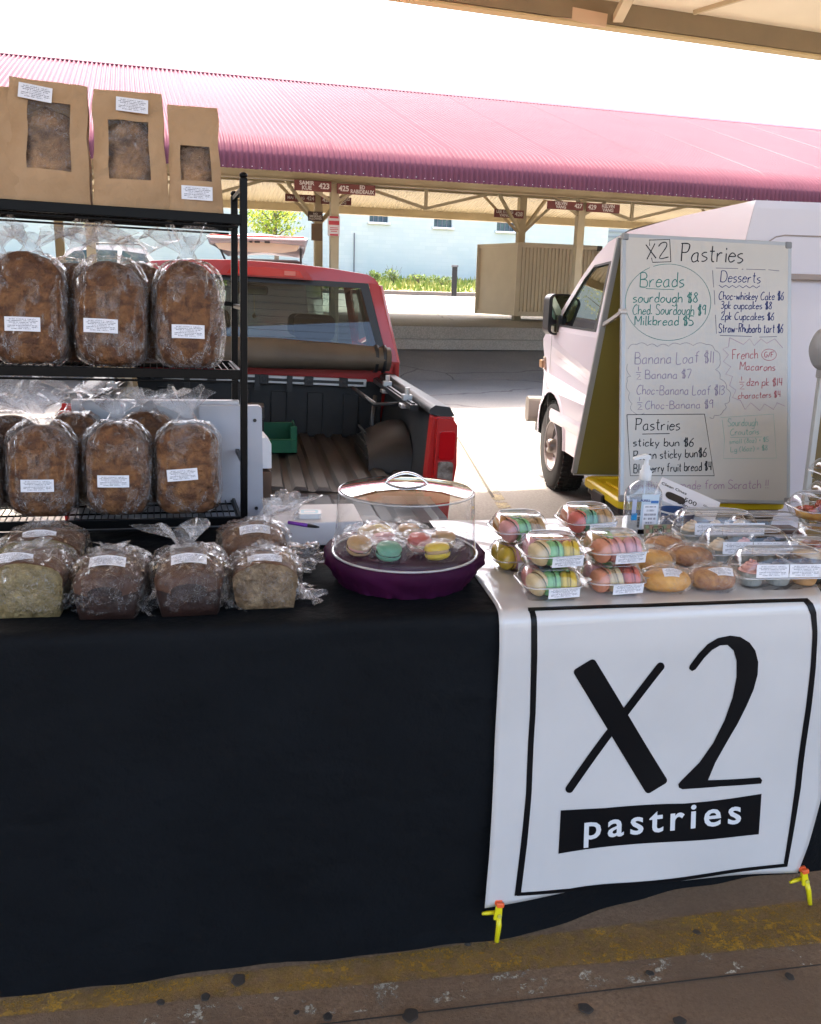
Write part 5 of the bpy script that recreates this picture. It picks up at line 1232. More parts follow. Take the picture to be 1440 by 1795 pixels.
# ------------------------------------------------------------------ kraft bags on the top shelf
def kraft_bag(P, rz, w_, h_, d_, label, win, lab, seed, tilt=0, group='brown paper window bags on the top shelf'):
    t = thing('paper_bag', label, 'paper bag', P, 0, group, rot=(R_(-3), R_(tilt), R_(rz))); t.scale = (.95, .95, 1)
    wx0, wx1, wz0, wz1 = win; nx, nz = 26, 34
    def front(x, z):
        u = x/(w_/2); k = z/h_; puff = .5*d_*(1-k**3*.92)*(1-.28*abs(u)**3); wr = .010*noise.noise(Vector((x*14+seed, z*11, 0)))+.0065*abs(noise.noise(Vector((x*20, z*20+seed, 2))))*1.5+.006*math.exp(-((z-h_*.42-.02*math.sin(x*30))/.006)**2)*.4
        return Vector((x*(1-.11*k-.03*math.sin(k*PI))+.006*(x/(w_/2))*noise.noise(Vector((seed, z*14, 1)))+.002*noise.noise(Vector((0, z*18, seed))), -puff-wr, z))
    def sidew(k): return (w_/2)*(1+.02*math.sin(k*9+seed))
    xs = sorted(set([wx0, wx1]+[-w_/2+w_*i/nx for i in range(nx+1) if min(abs(-w_/2+w_*i/nx-wx0), abs(-w_/2+w_*i/nx-wx1)) > .003]))
    zs = sorted(set([wz0, wz1]+[h_*i/nz for i in range(nz+1) if min(abs(h_*i/nz-wz0), abs(h_*i/nz-wz1)) > .003]))
    m = MB(); V = [front(x, z) for z in zs for x in xs]; F = []; c = len(xs)
    for j in range(len(zs)-1):
        for i in range(c-1):
            mx, mz = (xs[i]+xs[i+1])/2, (zs[j]+zs[j+1])/2
            if wx0 < mx < wx1 and wz0 < mz < wz1: continue
            F.append((j*c+i, j*c+i+1, (j+1)*c+i+1, (j+1)*c+i))
    m.add(V, F)
    # sides with gusset fold, back
    for s in (-1, 1):
        xe = s*w_/2; rows = []
        for z in zs:
            k = z/h_; f = front(xe, z); b = Vector((f.x, -f.y*.9, z)); mdp = Vector((f.x-s*(.004+.018*k**1.5)*(1 if k < .97 else 0), 0, z)); rows.append([f, mdp, b])
        m.rings(rows, closed=False)
    m.grid(8, 12, lambda u, v: Vector((front(-w_/2+w_*u, h_*v).x, -front(-w_/2+w_*u, h_*v).y*.9, h_*v)))
    m.add([(-w_/2, -d_/2*.7, .001), (w_/2, -d_/2*.7, .001), (w_/2, d_/2*.7, .001), (-w_/2, d_/2*.7, .001)], [(0, 1, 2, 3)])
    m.build('paper_body', M['kraft'], t, smooth=True, recalc=False)
    # rolled-over top
    m = MB(); tz = h_-.004; m.grid(14, 3, lambda u, v: Vector((-w_*.436+w_*.872*u, -.004-.008*math.sin(PI*v)-.0015*noise.noise(Vector((u*9, seed, 0))), tz+.003-v*.026*(1+.1*math.sin(u*5+seed)))))
    m.grid(14, 1, lambda u, v: Vector((-w_*.436+w_*.872*u, -.004+.010*v, tz+.003)))
    m.build('folded_top', M['kraft'], t, recalc=False)
    # window film and the loaf inside
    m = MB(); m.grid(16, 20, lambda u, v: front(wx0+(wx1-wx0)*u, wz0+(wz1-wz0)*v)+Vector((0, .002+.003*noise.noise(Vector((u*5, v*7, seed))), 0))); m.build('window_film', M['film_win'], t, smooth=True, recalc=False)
    m = MB(); rr = []
    for j in range(19):
        ph = -PI/2+PI*j/18; row = []
        for i in range(28):
            th = 2*PI*i/28; p = Vector((math.cos(ph)*math.cos(th), math.cos(ph)*math.sin(th), math.sin(ph)))
            q = 1+.13*noise.noise(p*2.4+Vector((seed, 0, 0)))+.06*abs(noise.noise(p*7+Vector((seed, 1, 0))))
            row.append(Vector((p.x*w_*.43*q, p.y*d_*.34*q, h_*.40+p.z*h_*.37*q)))
        rr.append(row)
    m.rings(rr); m.build('bread', M['sour'], t, smooth=True)
    if lab: label_obj(t, lab[2], lab[3], (lab[0], front(lab[0], lab[1]).y-.009-(.006 if lab[1] > h_*.85 else 0), lab[1]), (R_(-10 if lab[1] > h_*.5 else -2), R_(lab[4]), 0))
    return t
M['sour'] = crust('sourdough crust', (.07, .03, .015), (.58, .33, .15), (.30, .12, .04), 13, 1.0)
sh3 = lambda px, py, dpt: pxrack(px, py, 2, dpt)
kraft_bag(sh3(66, 352, .10), 15, .226, .310, .12, 'large brown paper bag leaning with torn looking window, second from left', (-.055, .065, .085, .255), (-.030, .272, .085, .038, 4), 2.2, tilt=3)
kraft_bag(sh3(229, 360, .10), 14, .208, .305, .12, 'brown paper bag with tall window in the centre of the top shelf', (-.060, .058, .075, .225), (.012, .264, .085, .036, 3), 5.1)
kraft_bag(sh3(352, 366, .09), 14, .152, .282, .10, 'smaller brown paper bag with square window at the right end of the top shelf', (-.042, .048, .085, .175), (.004, .052, .086, .036, 1), 8.4)
kraft_bag(sh3(-75, 345, .10), 16, .232, .285, .12, 'brown paper bag cut by the left photo edge on the top shelf', (-.06, .06, .08, .22), None, 3.3)

# ================================================================== loaves lying on the cloth
def lying(P, rz, w_, L, h_, top, side, end, label, seed, lab=True, tail=None, group=None, sc=1.0, labx=0, cut=False, laby=.25):
    t = thing('wrapped_loaf', label, 'bread loaf', P, R_(rz), group)
    # profile across, from the lower left round the crown
    P2 = []
    hb = h_*.52
    P2 += [(-w_*.42, 0), (-w_*.46, hb*.5), (-w_*.48, hb)]
    for k in range(1, 12): a = PI-PI*k/12; P2.append((w_*.51*math.cos(a)*(1.0), hb+(h_-hb)*math.sin(a)**.75))
    P2 += [(w_*.48, hb), (w_*.46, hb*.5), (w_*.42, 0)]
    m = MB(); rr = []; N = 16
    for j in range(N+1):
        u = j/N; y = -L/2+L*u; r = 1-.10*abs(2*u-1)**6 if not (cut and u < .5) else 1
        row = []
        for i, (x, z) in enumerate(P2):
            zz = z if z <= hb*1.01 else hb+(z-hb)*(1-.30*abs(2*u-1)**3 if not (cut and u < .5) else 1)
            p = Vector((x*r, y, max(0, zz*(1)))); q = noise.noise(p*22+Vector((seed, 0, 0)))*.004; row.append(p+Vector((x, 0, z-h_*.3)).normalized()*q*(z > 0)+Vector((0, q, 0)))
        rr.append(row)
    n = len(P2); m.cm = 0
    V = [p for q in rr for p in q]; F = []; MI = []
    for j in range(N):
        for k in range(n):
            F.append((j*n+k, j*n+(k+1) % n, (j+1)*n+(k+1) % n, (j+1)*n+k)); MI.append(1 if (k < 2 or k >= n-3) else 0)
    m.v = [tuple(p) for p in V]; m.f = F; m.m = MI
    # end faces bulge a little
    for j, s in ((0, -1), (N, 1)):
        c = Vector((0, rr[j][0].y+s*.010*(0 if cut and s < 0 else 1), h_*.40)); b = len(m.v); m.v.append(tuple(c))
        for ringk in (1,):
            base = len(m.v)
            for p in rr[j]: q = p.lerp(c, .45); q.y = rr[j][0].y+s*(.008 if not (cut and s < 0) else -.001)+.002*noise.noise(q*40); m.v.append(tuple(q))
            for k in range(n):
                low = (cut and s < 0); mi = 2 if (low or rr[j][k].z < hb*1.02) else 0
                m.f.append((j*n+k, j*n+(k+1) % n, base+(k+1) % n, base+k)); m.m.append(2 if low else (1 if max(rr[j][k].z, rr[j][(k+1) % n].z) < hb*1.15 else 0))
                m.f.append((base+k, base+(k+1) % n, b)); m.m.append(2 if low else 1)
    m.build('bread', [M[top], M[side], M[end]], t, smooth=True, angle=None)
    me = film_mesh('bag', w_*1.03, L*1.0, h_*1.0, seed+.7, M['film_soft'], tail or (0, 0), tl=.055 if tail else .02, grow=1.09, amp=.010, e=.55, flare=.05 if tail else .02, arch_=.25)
    f = meshobj('bag', me, t)
    if lab: label_obj(t, .078, .026, (labx, -L*laby-.012, h_*1.03+.002), (R_(-52), R_(0), 0), curve=.010)
    # loose gathered film at the sides
    for s in (-1, 1):
        m = MB(); sd_ = seed+s
        m.grid(14, 12, lambda u, v: Vector((s*(w_*.45+u*.045*(1+.5*math.sin(v*7+sd_))), (v-.55)*L*.95+.015*noise.noise(Vector((u*4, v*5, sd_))), .004+max(0, (h_*.55)*(1-u)**1.3*(.6+.4*math.sin(v*5+sd_))+.012*noise.noise(Vector((u*9, v*9, sd_)))))))
        m.build('loose_film', M['film_thin'], t, smooth=True, recalc=False)
    return t
g = 'wrapped quick bread loaves lying along the front of the table'
lying(on(52, 1083)+VT*.085, 10, .155, .17, .125, 'crust_mid', 'crumb_green', 'crumb_green', 'cut green flecked loaf at the front left corner of the display', 1.3, group=g, cut=True, labx=-.03)
lying(on(60, 1039)+VT*.14, 12, .185, .16, .115, 'crust_mid', 'crumb_green', 'crumb_green', 'green flecked loaf behind the front left one', 4.6, group=g, cut=True)
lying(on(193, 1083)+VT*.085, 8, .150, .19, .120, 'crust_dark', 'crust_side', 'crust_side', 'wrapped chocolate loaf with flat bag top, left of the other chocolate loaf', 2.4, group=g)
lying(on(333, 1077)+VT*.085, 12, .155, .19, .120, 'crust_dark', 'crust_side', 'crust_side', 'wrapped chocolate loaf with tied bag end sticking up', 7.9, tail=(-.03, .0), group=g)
lying(on(466, 1067)+VT*.075, 12, .150, .15, .108, 'crust_mid', 'crumb_banana', 'crumb_banana', 'cut banana nut loaf at the front right of the wrapped loaves', 5.5, group=g, cut=True)
lying(on(448, 1015)+VT*.12, 14, .165, .17, .110, 'crust_mid', 'crust_mid', 'crumb_banana', 'banana nut loaf behind the cut one, its bag spreading right', 9.2, group=g, tail=(.10, 0))

# crumpled empty-looking film bags
def crumple(P, sz, seed, label, name='plastic_bag', rz=0):
    m = MB(); n1, n2 = 44, 36; rr = []
    for j in range(n2+1):
        ph = -PI/2+PI*j/n2; row = []
        for i in range(n1):
            th = 2*PI*i/n1; p = Vector((math.cos(ph)*math.cos(th), math.cos(ph)*math.sin(th), math.sin(ph)))
            q = .72+.42*noise.noise(p*1.6+Vector((seed, 0, 0)))+.45*(.35-abs(noise.noise(p*3.2+Vector((0, seed, 0)))))+.22*(.3-abs(noise.noise(p*7+Vector((0, 0, seed)))))
            row.append(Vector((p.x*sz[0]*q, p.y*sz[1]*q, max(.001, sz[2]*(.85+p.z*q)))))
        rr.append(row)
    m.rings(rr); o = m.build(name, M['film_thin'], smooth=True, recalc=False); o.location = P; o.rotation_euler = (0, 0, R_(rz)); tag(o, label, 'plastic bag'); return o
crumple(on(528, 1006)+VT*.03, (.075, .06, .045), 2.1, 'crumpled clear film bag end between the nut loaf and the purple stand', rz=20)
crumple(on(502, 955)+VT*.04, (.065, .05, .085), 6.3, 'upright crumpled clear bag in front of the card reader')
crumple(on(548, 1052)+VT*.02, (.045, .025, .012), 8.8, 'small flat film bag tip on the black cloth beside the purple stand', rz=30)

# ------------------------------------------------------------------ white panel, brown box, till things
p0 = on(462, 909); pn = thing('white_panel', 'white panel with two black screws standing behind the rack', 'panel', p0+VT*.0, R_(10))  # plain upright white panel, no display screen
hP = (PP(462, 713, p0, VT)).z-TZ
m = MB(); m.prism([(0, 0), (0, hP-.012), (-.004, hP-.004), (-.012, hP), (-.19, hP), (-.19, 0)], 0, .03, 'y'); m.build('board', mat('pale grey panel', (.43, .44, .49), .35, col2=(.46, .46, .50), vs=2), pn)
m = MB(); m.box((-.32, .05, hP*.5+.005), (.5, .04, hP+.012)); m.build('rear_board', M['lilac_white'], pn, bev=.004)
for z in (hP-.045, .035):
    m = MB(); m.tube([(-.022, -.004, z), (-.022, .004, z)], .0055, 12); m.build('screw', M['trim'], pn)
pb = on(470, 905)+VT*.02; bx = thing('brown_box', 'narrow brown box edge beside the white panel', 'box', pb, R_(14))
m = MB(); m.box((-.03, .10, .07), (.09, .18, .14)); m.build('case', M['wood_brown'], bx, bev=.003)
m = MB(); m.prism([(.016, .15), (.016, .23), (.0, .25), (-.04, .25), (-.04, .15)], .02, .15, 'y'); m.build('paper_flap', M['paper_white'], bx)
wb = on(556, 960); wbx = thing('white_box', 'white box top under the card reader behind the purple stand', 'box', wb, R_(11))
m = MB(); m.box((-.0, .13, .035), (.27, .22, .07)); m.build('case', M['paper_white'], wbx, bev=.004)
q = PZ(543, 905, TZ+.075); crd = thing('card_reader', 'small square white card reader on the white box', 'card reader', q, R_(8))
m = MB(); m.prism(rrect(.066, .060, .010, 4), .0, .014, 'z'); m.build('body', M['print_white'], crd, bev=.003)
m = MB(); m.rings([[Vector((x, y, .0146)) for x, y in rrect(.050, .040, .008, 4)], [Vector((x, y, .0146)) for x, y in rrect(.034, .026, .006, 4)]]); m.build('square_mark', mat('pale blue mark', (.32, .58, .66), .4), crd, recalc=False)
q = PZ(530, 922, TZ+.078); pe_ = thing('purple_pen', 'purple pen lying beside the card reader', 'pen', q, R_(-25))
m = MB(); m.tube([(-.045, 0, .004), (.02, 0, .004)], .0055, 8); m.build('barrel', mat('purple pen', (.20, .04, .42), .3), pe_, smooth=True)
m = MB(); m.tube([(.02, 0, .004), (.045, 0, .004), (.055, 0, .004)], [.006, .004, .002], 8); m.build('grip', M['trim'], pe_, smooth=True)

# ================================================================== purple stand with dome and macarons
SHT = .080
cpt = PZ(708, 962, TZ+SHT); sx_, sy_ = cpt.x, cpt.y
SR = (PZ(846, 975, TZ+SHT)-PZ(560, 965, TZ+SHT)).length/2*.985
st = thing('cake_stand', 'round stand wrapped in dark purple cloth in the middle of the table', 'cake stand', (sx_, sy_, TZ+.003))
m = MB(); n = 160
def sw(a, j): return 1+(.012*math.sin(a*5+1)+.006*math.sin(a*17+2*math.sin(a*3))+.004*math.sin(a*31))*(min(j, 9)/9 if j < 12 else .6)
prf = [(SR*k/8*.98, SHT+.0008*math.sin(k)) for k in range(1, 9)]+[(SR, SHT-.004), (SR*1.02, SHT-.012), (SR*1.01, SHT-.026), (SR*.96, SHT-.042), (SR*.90, SHT-.058), (SR*.85, SHT-.072), (SR*.83, .0)]
rr = []
for j, (r, z) in enumerate(prf):
    row = []
    for k in range(n):
        a = 2*PI*k/n; dg = noise.noise(Vector((math.cos(a)*3+z*14, math.sin(a)*3-z*9, 2.))); rb = abs(noise.noise(Vector((math.cos(a+z*9)*5, math.sin(a+z*9)*5, z*6))))
        q = sw(a, j)+(.11*(.25-rb)*(1 if j > 9 else .3 if j > 8 else 0)); row.append(Vector((r*q*math.cos(a), r*q*math.sin(a), z+(.0025*dg if j < 9 and j > 5 else 0))))
    rr.append(row)
m.rings(rr, cap0=True); m.build('cloth_cover', M['purple'], st, smooth=True)
m = MB(); m.tube([(SR*.90, .06, SHT-.012), (SR*1.0, .01, SHT-.010), (SR*1.025, -.04, SHT-.016), (SR*.99, -.09, SHT-.035)], [.006, .016, .018, .004], 12); pass
d0 = PZ(710, 968, TZ+SHT+.003); DR = (PZ(835, 975, TZ+SHT)-PZ(583, 965, TZ+SHT)).length/2
dm = thing('acrylic_dome', 'clear round acrylic cover with arched handle over the macarons', 'dome cover', (d0.x, d0.y, TZ+SHT+.006))
DH = .158
m = MB(); m.lathe([(DR, 0), (DR*.985, .004), (DR*.972, .03), (DR*.955, .08), (DR*.935, DH-.012), (DR*.925, DH-.003), (DR*.90, DH+.002)], 96); m.build('wall', M['acrylic'], dm, smooth=True, recalc=False)
m = MB(); m.lathe([(DR*.90, DH+.002), (DR*.6, DH+.012), (DR*.3, DH+.018), (.001, DH+.02)], 96)
M['acryl_top'] = clear('acrylic top', (.86, .84, .86), .10, 1.5, .02); m.build('top', M['acryl_top'], dm, smooth=True, recalc=False)
m = MB(); m.tube([(DR*math.cos(2*PI*k/96), DR*math.sin(2*PI*k/96), .002) for k in range(97)], .0028, 6, cap=False); m.build('base_rim', M['acryl_edge'], dm, smooth=True)
m = MB(); m.tube([(DR*.925*math.cos(2*PI*k/96), DR*.925*math.sin(2*PI*k/96), DH-.002) for k in range(97)], .0022, 6, cap=False); m.build('top_rim', M['acryl_edge'], dm, smooth=True)
m = MB(); hb = [Vector((-.056+.112*i/14, 0, DH+.014+.030*math.sin(PI*i/14)**.7)) for i in range(15)]
rr = [[p+Vector((0, dy, dz)) for dy, dz in ((-.012*(1+.6*abs(i-7)/7), -.002), (0, .002), (.012*(1+.6*abs(i-7)/7), -.002), (0, -.005))] for i, p in enumerate(hb)]
m.rings(rr, cap0=True, cap1=True); m.build('handle', mat('chrome handle', (.75, .78, .82), .12, metal=1), dm, smooth=True)

MAC = {}
def mac_shell(r, h): # dome shell with ruffled foot
    return [(.001, h), (r*.5, h*.97), (r*.82, h*.80), (r*.97, h*.48), (r*1.0, h*.28), (r*.985, h*.20), (r*1.03, h*.13), (r*1.0, 0)]
macmesh = {}
def macaron_parts(parent, col, fill, r=.023, h=.0125):
    key = (col, fill)
    if key not in macmesh:
        mc = mat('macaron %s' % str(col), col, .55, col2=tuple(v*.86 for v in col), vs=60, bs=240, bst=.2, bd=.001); mf = mat('filling %s' % str(fill), fill, .6)
        a = MB(); a.lathe(mac_shell(r, h), 20, (0, 0, .0035), wob=lambda an, j: 1+(.018*math.sin(an*17+j) if j > 4 else 0)); A = a.mesh('shell', mc, smooth=True)
        b = MB(); b.lathe([(.001, .0035), (r*.9, .0035), (r*.93, 0), (r*.9, -.0035), (.001, -.0035)], 16); B = b.mesh('filling', mf, smooth=True); macmesh[key] = (A, B)
    A, B = macmesh[key]
    meshobj('shell', A, parent); meshobj('shell', A, parent, rot=(PI, 0, .4)); meshobj('filling', B, parent)
CC = {'cream': (.66, .50, .28), 'green': (.22, .50, .20), 'yellow': (.72, .50, .04), 'pink': (.68, .30, .27), 'coral': (.66, .26, .15), 'red': (.62, .13, .10), 'tan': (.50, .30, .13), 'mint': (.12, .34, .22), 'orange': (.62, .30, .10), 'blue': (.15, .25, .33), 'rose': (.66, .33, .36)}
def twist_film(parent, seed, w_=.075):
    m = MB(); n1 = 30; rr = []; N = 26
    for j in range(N+1):
        t = j/N*2-1; r = .026*(1-abs(t)**2.2)+.010+.012*sstep(.8, 1, abs(t)); row = []
        for i in range(n1):
            th = 2*PI*i/n1; q = 1+.16*noise.noise(Vector((math.cos(th)*2.2, math.sin(th)*2.2, t*4+seed)))-.10*abs(noise.noise(Vector((math.cos(th)*5, math.sin(th)*5, t*3+seed))))
            fl = 1-.75*sstep(.62, 1, abs(t)); row.append(Vector((t*w_*.72, r*1.05*math.cos(th)*q*1.1, r*.72*fl*math.sin(th)*q+.004*(abs(t) > .8))))
        rr.append(row)
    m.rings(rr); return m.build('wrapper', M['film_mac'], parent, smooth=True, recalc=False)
dz0 = TZ+SHT+.006
# individually wrapped macarons: photo point, colours, tilt
sp = [(630, 957, 'tan', 'pink', 8, 'tan macaron at the left of the dome'), (682, 966, 'mint', 'mint', 2, 'dark green macaron at the front of the dome'), (767, 966, 'yellow', 'tan', -10, 'yellow macaron with tan top at the front right of the dome'),
      (735, 951, 'red', 'tan', 4, 'red topped macaron at the centre of the dome'), (778, 946, 'tan', 'cream', -4, 'beige macaron at the right of the dome'), (716, 934, 'tan', 'tan', 0, 'beige macaron at the back of the dome'),
      (668, 936, 'yellow', 'rose', 6, 'yellow and pink macaron at the back left of the dome'), (672, 949, 'rose', 'cream', -6, 'pink macaron behind the dark green one'), (648, 938, 'cream', 'yellow', 5, 'cream macaron at the far left back of the dome')]
for k, (px, py, c1, c2, tl_, lb) in enumerate(sp):
    P = PZ(px, py, dz0+.016); t = thing('wrapped_macaron', lb, 'macaron', P, 0, 'macarons wrapped one by one under the dome', rot=(R_(6+tl_), R_(tl_), R_(25*math.sin(k*2.3))))
    macaron_parts(t, CC[c1], CC[c2], .025, .0135); t.scale = (1.25,)*3; twist_film(t, k*3.7)

# ================================================================== clamshells
def rr_loop(w_, d_, r, z, n=6, rib=0, nr=0, cx=0, cy=0):
    pts = rrect(w_, d_, r, n, cx, cy); P = []
    dense = []
    for i in range(len(pts)):
        a, b = pts[i], pts[(i+1) % len(pts)]; L = math.hypot(b[0]-a[0], b[1]-a[1]); k = max(1, int(L/.0035)) if rib else max(1, int(L/.02))
        for j in range(k): t = j/k; dense.append((a[0]+(b[0]-a[0])*t, a[1]+(b[1]-a[1])*t))
    N = len(dense)
    for i, (x, y) in enumerate(dense):
        if rib:
            q = rib*(1 if math.sin(2*PI*i*nr/N) > .2 else 0); l = math.hypot(x-cx, y-cy) or 1; x += (x-cx)/l*q; y += (y-cy)/l*q
        P.append(Vector((x, y, z)))
    return P
def clamshell(P, rz, w_, d_, hb, ht, label, contents, group, lab=None, ribs=0, nr=0, tabs=True, name='clamshell', cat='pastry box', lift=0, trayname='tray', tray_mat='clam', top_label=None):
    t = thing(name, label, cat, P, R_(rz), group)
    def loft(levels, nm, cap0, cap1, mt='clam'):
        m = MB(); R0 = []
        ref = None
        for (f, g, r, z, rb) in levels:
            lp = rr_loop(w_*f, d_*g, r, z, 6, rb, nr) if nr else rr_loop(w_*f, d_*g, r, z, 6)
            R0.append(lp)
        n0 = min(len(x) for x in R0); R1 = [[lp[int(i*len(lp)/n0)] for i in range(n0)] for lp in R0]
        m.rings(R1, cap0=cap0, cap1=cap1); return m.build(nm, M[mt], t, smooth=False, recalc=False, angle=45)
    loft([(.80, .80, .018, .002, 0), (.84, .84, .022, .006, ribs), (.95, .95, .028, hb-.004, ribs), (.97, .97, .03, hb, 0)], 'base_tray', True, False, tray_mat)
    loft([(.97, .97, .03, hb+.001, 0), (.955, .955, .03, hb+.006, ribs), (.88, .86, .034, hb+ht*.6, ribs), (.80, .76, .036, hb+ht*.90, ribs*.5), (.72, .66, .034, hb+ht*.985, 0)], 'lid', False, True)
    m = MB(); q_ = rr_loop(w_*.72, d_*.66, .034, hb+ht*.985+.001, 6); q_.append(q_[0]); m.tube(q_, .0013, 5, cap=False); m.build('lid_edge', M['clam_rim'], t, smooth=True)
    # rim flange
    m = MB(); a = rr_loop(w_*.965, d_*.965, .03, hb, 6); b = rr_loop(w_*1.045, d_*1.05, .036, hb+.001, 6); n0 = min(len(a), len(b))
    m.rings([a[:n0] if len(a) == n0 else [a[int(i*len(a)/n0)] for i in range(n0)], [b[int(i*len(b)/n0)] for i in range(n0)], [b[int(i*len(b)/n0)]-Vector((0, 0, .004)) for i in range(n0)]]); m.build('rim', M['clam_rim'], t, smooth=True, recalc=False)
    if tabs:
        m = MB(); m.add([(w_*.5, -d_*.30, hb+.001), (w_*.5+.028, -d_*.20, hb+.004), (w_*.5+.030, -d_*.05, hb+.004), (w_*.5, d_*.05, hb+.001)], [(0, 1, 2, 3)]); m.build('tab', M['clam_rim'], t)
    contents(t)
    if lab: label_obj(t, lab[0], lab[1], (lab[2], -d_*.5*.915-.002, lab[3]+.005), (R_(lab[5] if len(lab) > 5 else 6), R_(lab[4]), 0))
    return t
def mac_contents(cols, sc=1.0, rows=2):
    def f(t):
        rnd = random.Random(len(cols)+sum(map(ord, cols[0])))
        for i, c in enumerate(cols):
            row, k = divmod(i, 3); e = link(bpy.data.objects.new('macaron', None)); e.parent = t
            e.location = (-.046+k*.044+(.012 if k == 0 else 0), -.024+row*.050, .036+.002*rnd.random()); e.rotation_euler = (R_(rnd.uniform(-8, 8)), R_(90+rnd.uniform(-14, 14)-10), R_(rnd.uniform(-14, 14)+(20 if k == 0 else 0)))
            e.scale = (1.32*sc,)*3; macaron_parts(e, CC[c], tuple(v*.8 for v in CC[c]))
    return f
CW, CDp, HB, HT = .150, .128, .039, .037
gm = 'clear clamshells of macarons on the white table end'
lb_ = (.078, .030, .020, .018, 0, 12)
HC = HB+HT
def stackpair(px, py, rz, colsB, colsT, nmB, nmT, dz=HC+.001, top=True, jit=(.0, .0)):
    P = on(px, py)
    clamshell(P, rz, CW, CDp, HB, HT, nmB, mac_contents(colsB), gm, lab=(.078, .028, .022, .019, -3, 12))
    if top: clamshell(P+Vector((jit[0], jit[1], dz)), rz+2, CW, CDp, HB, HT, nmT, mac_contents(colsT), gm, lab=(.078, .030, .024, .021, -2, 12))
stackpair(960, 1042, 9, ['cream', 'green', 'yellow', 'pink', 'blue', 'green'], ['cream', 'green', 'yellow', 'rose', 'tan', 'pink'], 'lower front left macaron clamshell, cream green and yellow macarons', 'upper front left macaron clamshell, cream green and yellow macarons')
stackpair(1070, 1035, 9, ['coral', 'cream', 'red', 'rose', 'green', 'red'], ['coral', 'pink', 'rose', 'tan', 'green', 'cream'], 'lower front right macaron clamshell, coral cream and red macarons', 'upper front right macaron clamshell, coral and pink macarons', jit=(-.004, 0))
stackpair(906, 996, 12, ['yellow', 'rose', 'green', 'yellow', 'pink', 'blue'], ['pink', 'green', 'tan', 'orange', 'green', 'cream'], 'lower back left macaron clamshell with yellow macarons', 'upper back left macaron clamshell, pink green and tan macarons')
stackpair(1022, 978, 12, ['cream', 'tan', 'green', 'cream', 'pink', 'blue'], ['red', 'mint', 'tan', 'coral', 'green', 'orange'], 'lower back right macaron clamshell, mostly hidden behind the front ones', 'upper back right macaron clamshell, red and dark green macarons')

# buns in film
def bun(px, py, rz, w_, d_, h_, mt, label, seed, lab=True, lrot=10):
    P = on(px, py); t = thing('wrapped_bun', label, 'bun', P, R_(rz), 'film wrapped golden buns between the clamshells')
    m = MB(); rr = []
    for j in range(21):
        ph = -PI/2+PI*j/20; row = []
        for i in range(36):
            th = 2*PI*i/36; p = Vector((math.cos(ph)*math.cos(th), math.cos(ph)*math.sin(th), math.sin(ph)))
            q = 1+.05*noise.noise(p*2+Vector((seed, 0, 0))); row.append(Vector((p.x*w_/2*q, p.y*d_/2*q, h_*.46+superq(p.z, .8)*h_*.46*q)))
        rr.append(row)
    m.rings(rr); m.build('bread', M[mt], t, smooth=True)
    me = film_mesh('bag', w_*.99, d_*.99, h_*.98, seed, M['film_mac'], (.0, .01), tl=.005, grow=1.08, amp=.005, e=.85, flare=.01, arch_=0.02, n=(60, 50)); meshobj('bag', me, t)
    if lab: label_obj(t, .062, .024, (.012, -d_*.30, h_*.92), (R_(-50), R_(lrot), R_(lrot)), curve=.008)
bun(1166, 1036, 6, .125, .085, .062, 'bun', 'wrapped golden bun, front left of the five with label on top', 1.7, lrot=12)
bun(1246, 1033, -2, .122, .085, .062, 'bun_ham', 'wrapped golden bun with dark berries, front right of the five', 4.2, lrot=-6)
bun(1142, 998, 10, .115, .08, .058, 'bun', 'wrapped bun in the middle row beside the clamshells', 6.1, lab=False)
bun(1208, 992, 4, .125, .085, .06, 'bun_ham', 'wrapped bun in the middle row behind the berry bun', 7.4, lab=False)
bun(1165, 970, 0, .115, .08, .055, 'bun_ham', 'wrapped bun at the back of the five buns', 8.6, lab=False)

# cupcake boxes
M['liner_cup'] = mat('foil cupcake liner', (.40, .42, .40), .35, metal=.2); M['liner_tan'] = mat('tan cupcake liner', (.58, .30, .11), .6)
M['frost_w'] = mat('cream frosting', (.66, .55, .42), .55, bs=60, bst=.6); M['frost_p'] = mat('pink frosting', (.62, .34, .32), .55, bs=60, bst=.6); M['frost_d'] = mat('chocolate frosting', (.07, .03, .02), .45, bs=60, bst=.6)
def cupcake(t, x, y, fro, lin):
    e = link(bpy.data.objects.new('cupcake', None)); e.parent = t; e.location = (x, y, .004)
    m = MB(); m.lathe([(.001, 0), (.025, 0), (.027, .004), (.0355, .036)], 96, wob=lambda a, j: 1+.03*math.sin(a*32)*(j > 1)); m.build('cup_liner', M[lin], e, smooth=True)
    m = MB(); rg = []
    for j in range(30):
        t_ = j/29; a0 = t_*2*PI*2.6; r = .021*(1-t_)**.8+.002; c = Vector((r*math.cos(a0)*.8, r*math.sin(a0)*.8, .036+.028*t_)); rg.append((c, .0125*(1-t_*.65)))
    m.tube([c for c, _ in rg], [r for _, r in rg], 10); m.lathe([(.001, .044), (.030, .040), (.034, .036), (.001, .034)], 20); m.build('frosting', M[fro], e, smooth=True)
def cup_contents(f, liners):
    def g_(t):
        for i, (a, l) in enumerate(zip(f, liners)): cupcake(t, -.075+.075*i, 0, a, l)
    return g_
gc = 'ribbed clear boxes of cupcakes at the right of the table'
BW, BD_, BHB, BHT = .262, .118, .038, .058
def cupbox(px, py, rz, label, f, l, z=0, labs=True):
    P = on(px, py)+Vector((0, 0, z)); t = clamshell(P, rz, BW, BD_, BHB, BHT, label, cup_contents(f, l), gc, ribs=.0022, nr=70, tabs=False, name='cupcake_box', cat='cupcake box')
    if labs:
        for xx in (-.052, .036, .098)[:3]: label_obj(t, .086 if xx != .098 else .05, .034, (xx, -BD_*.5-.004, BHB+.020), (R_(-6), 0, 0), mt='label')
    return t
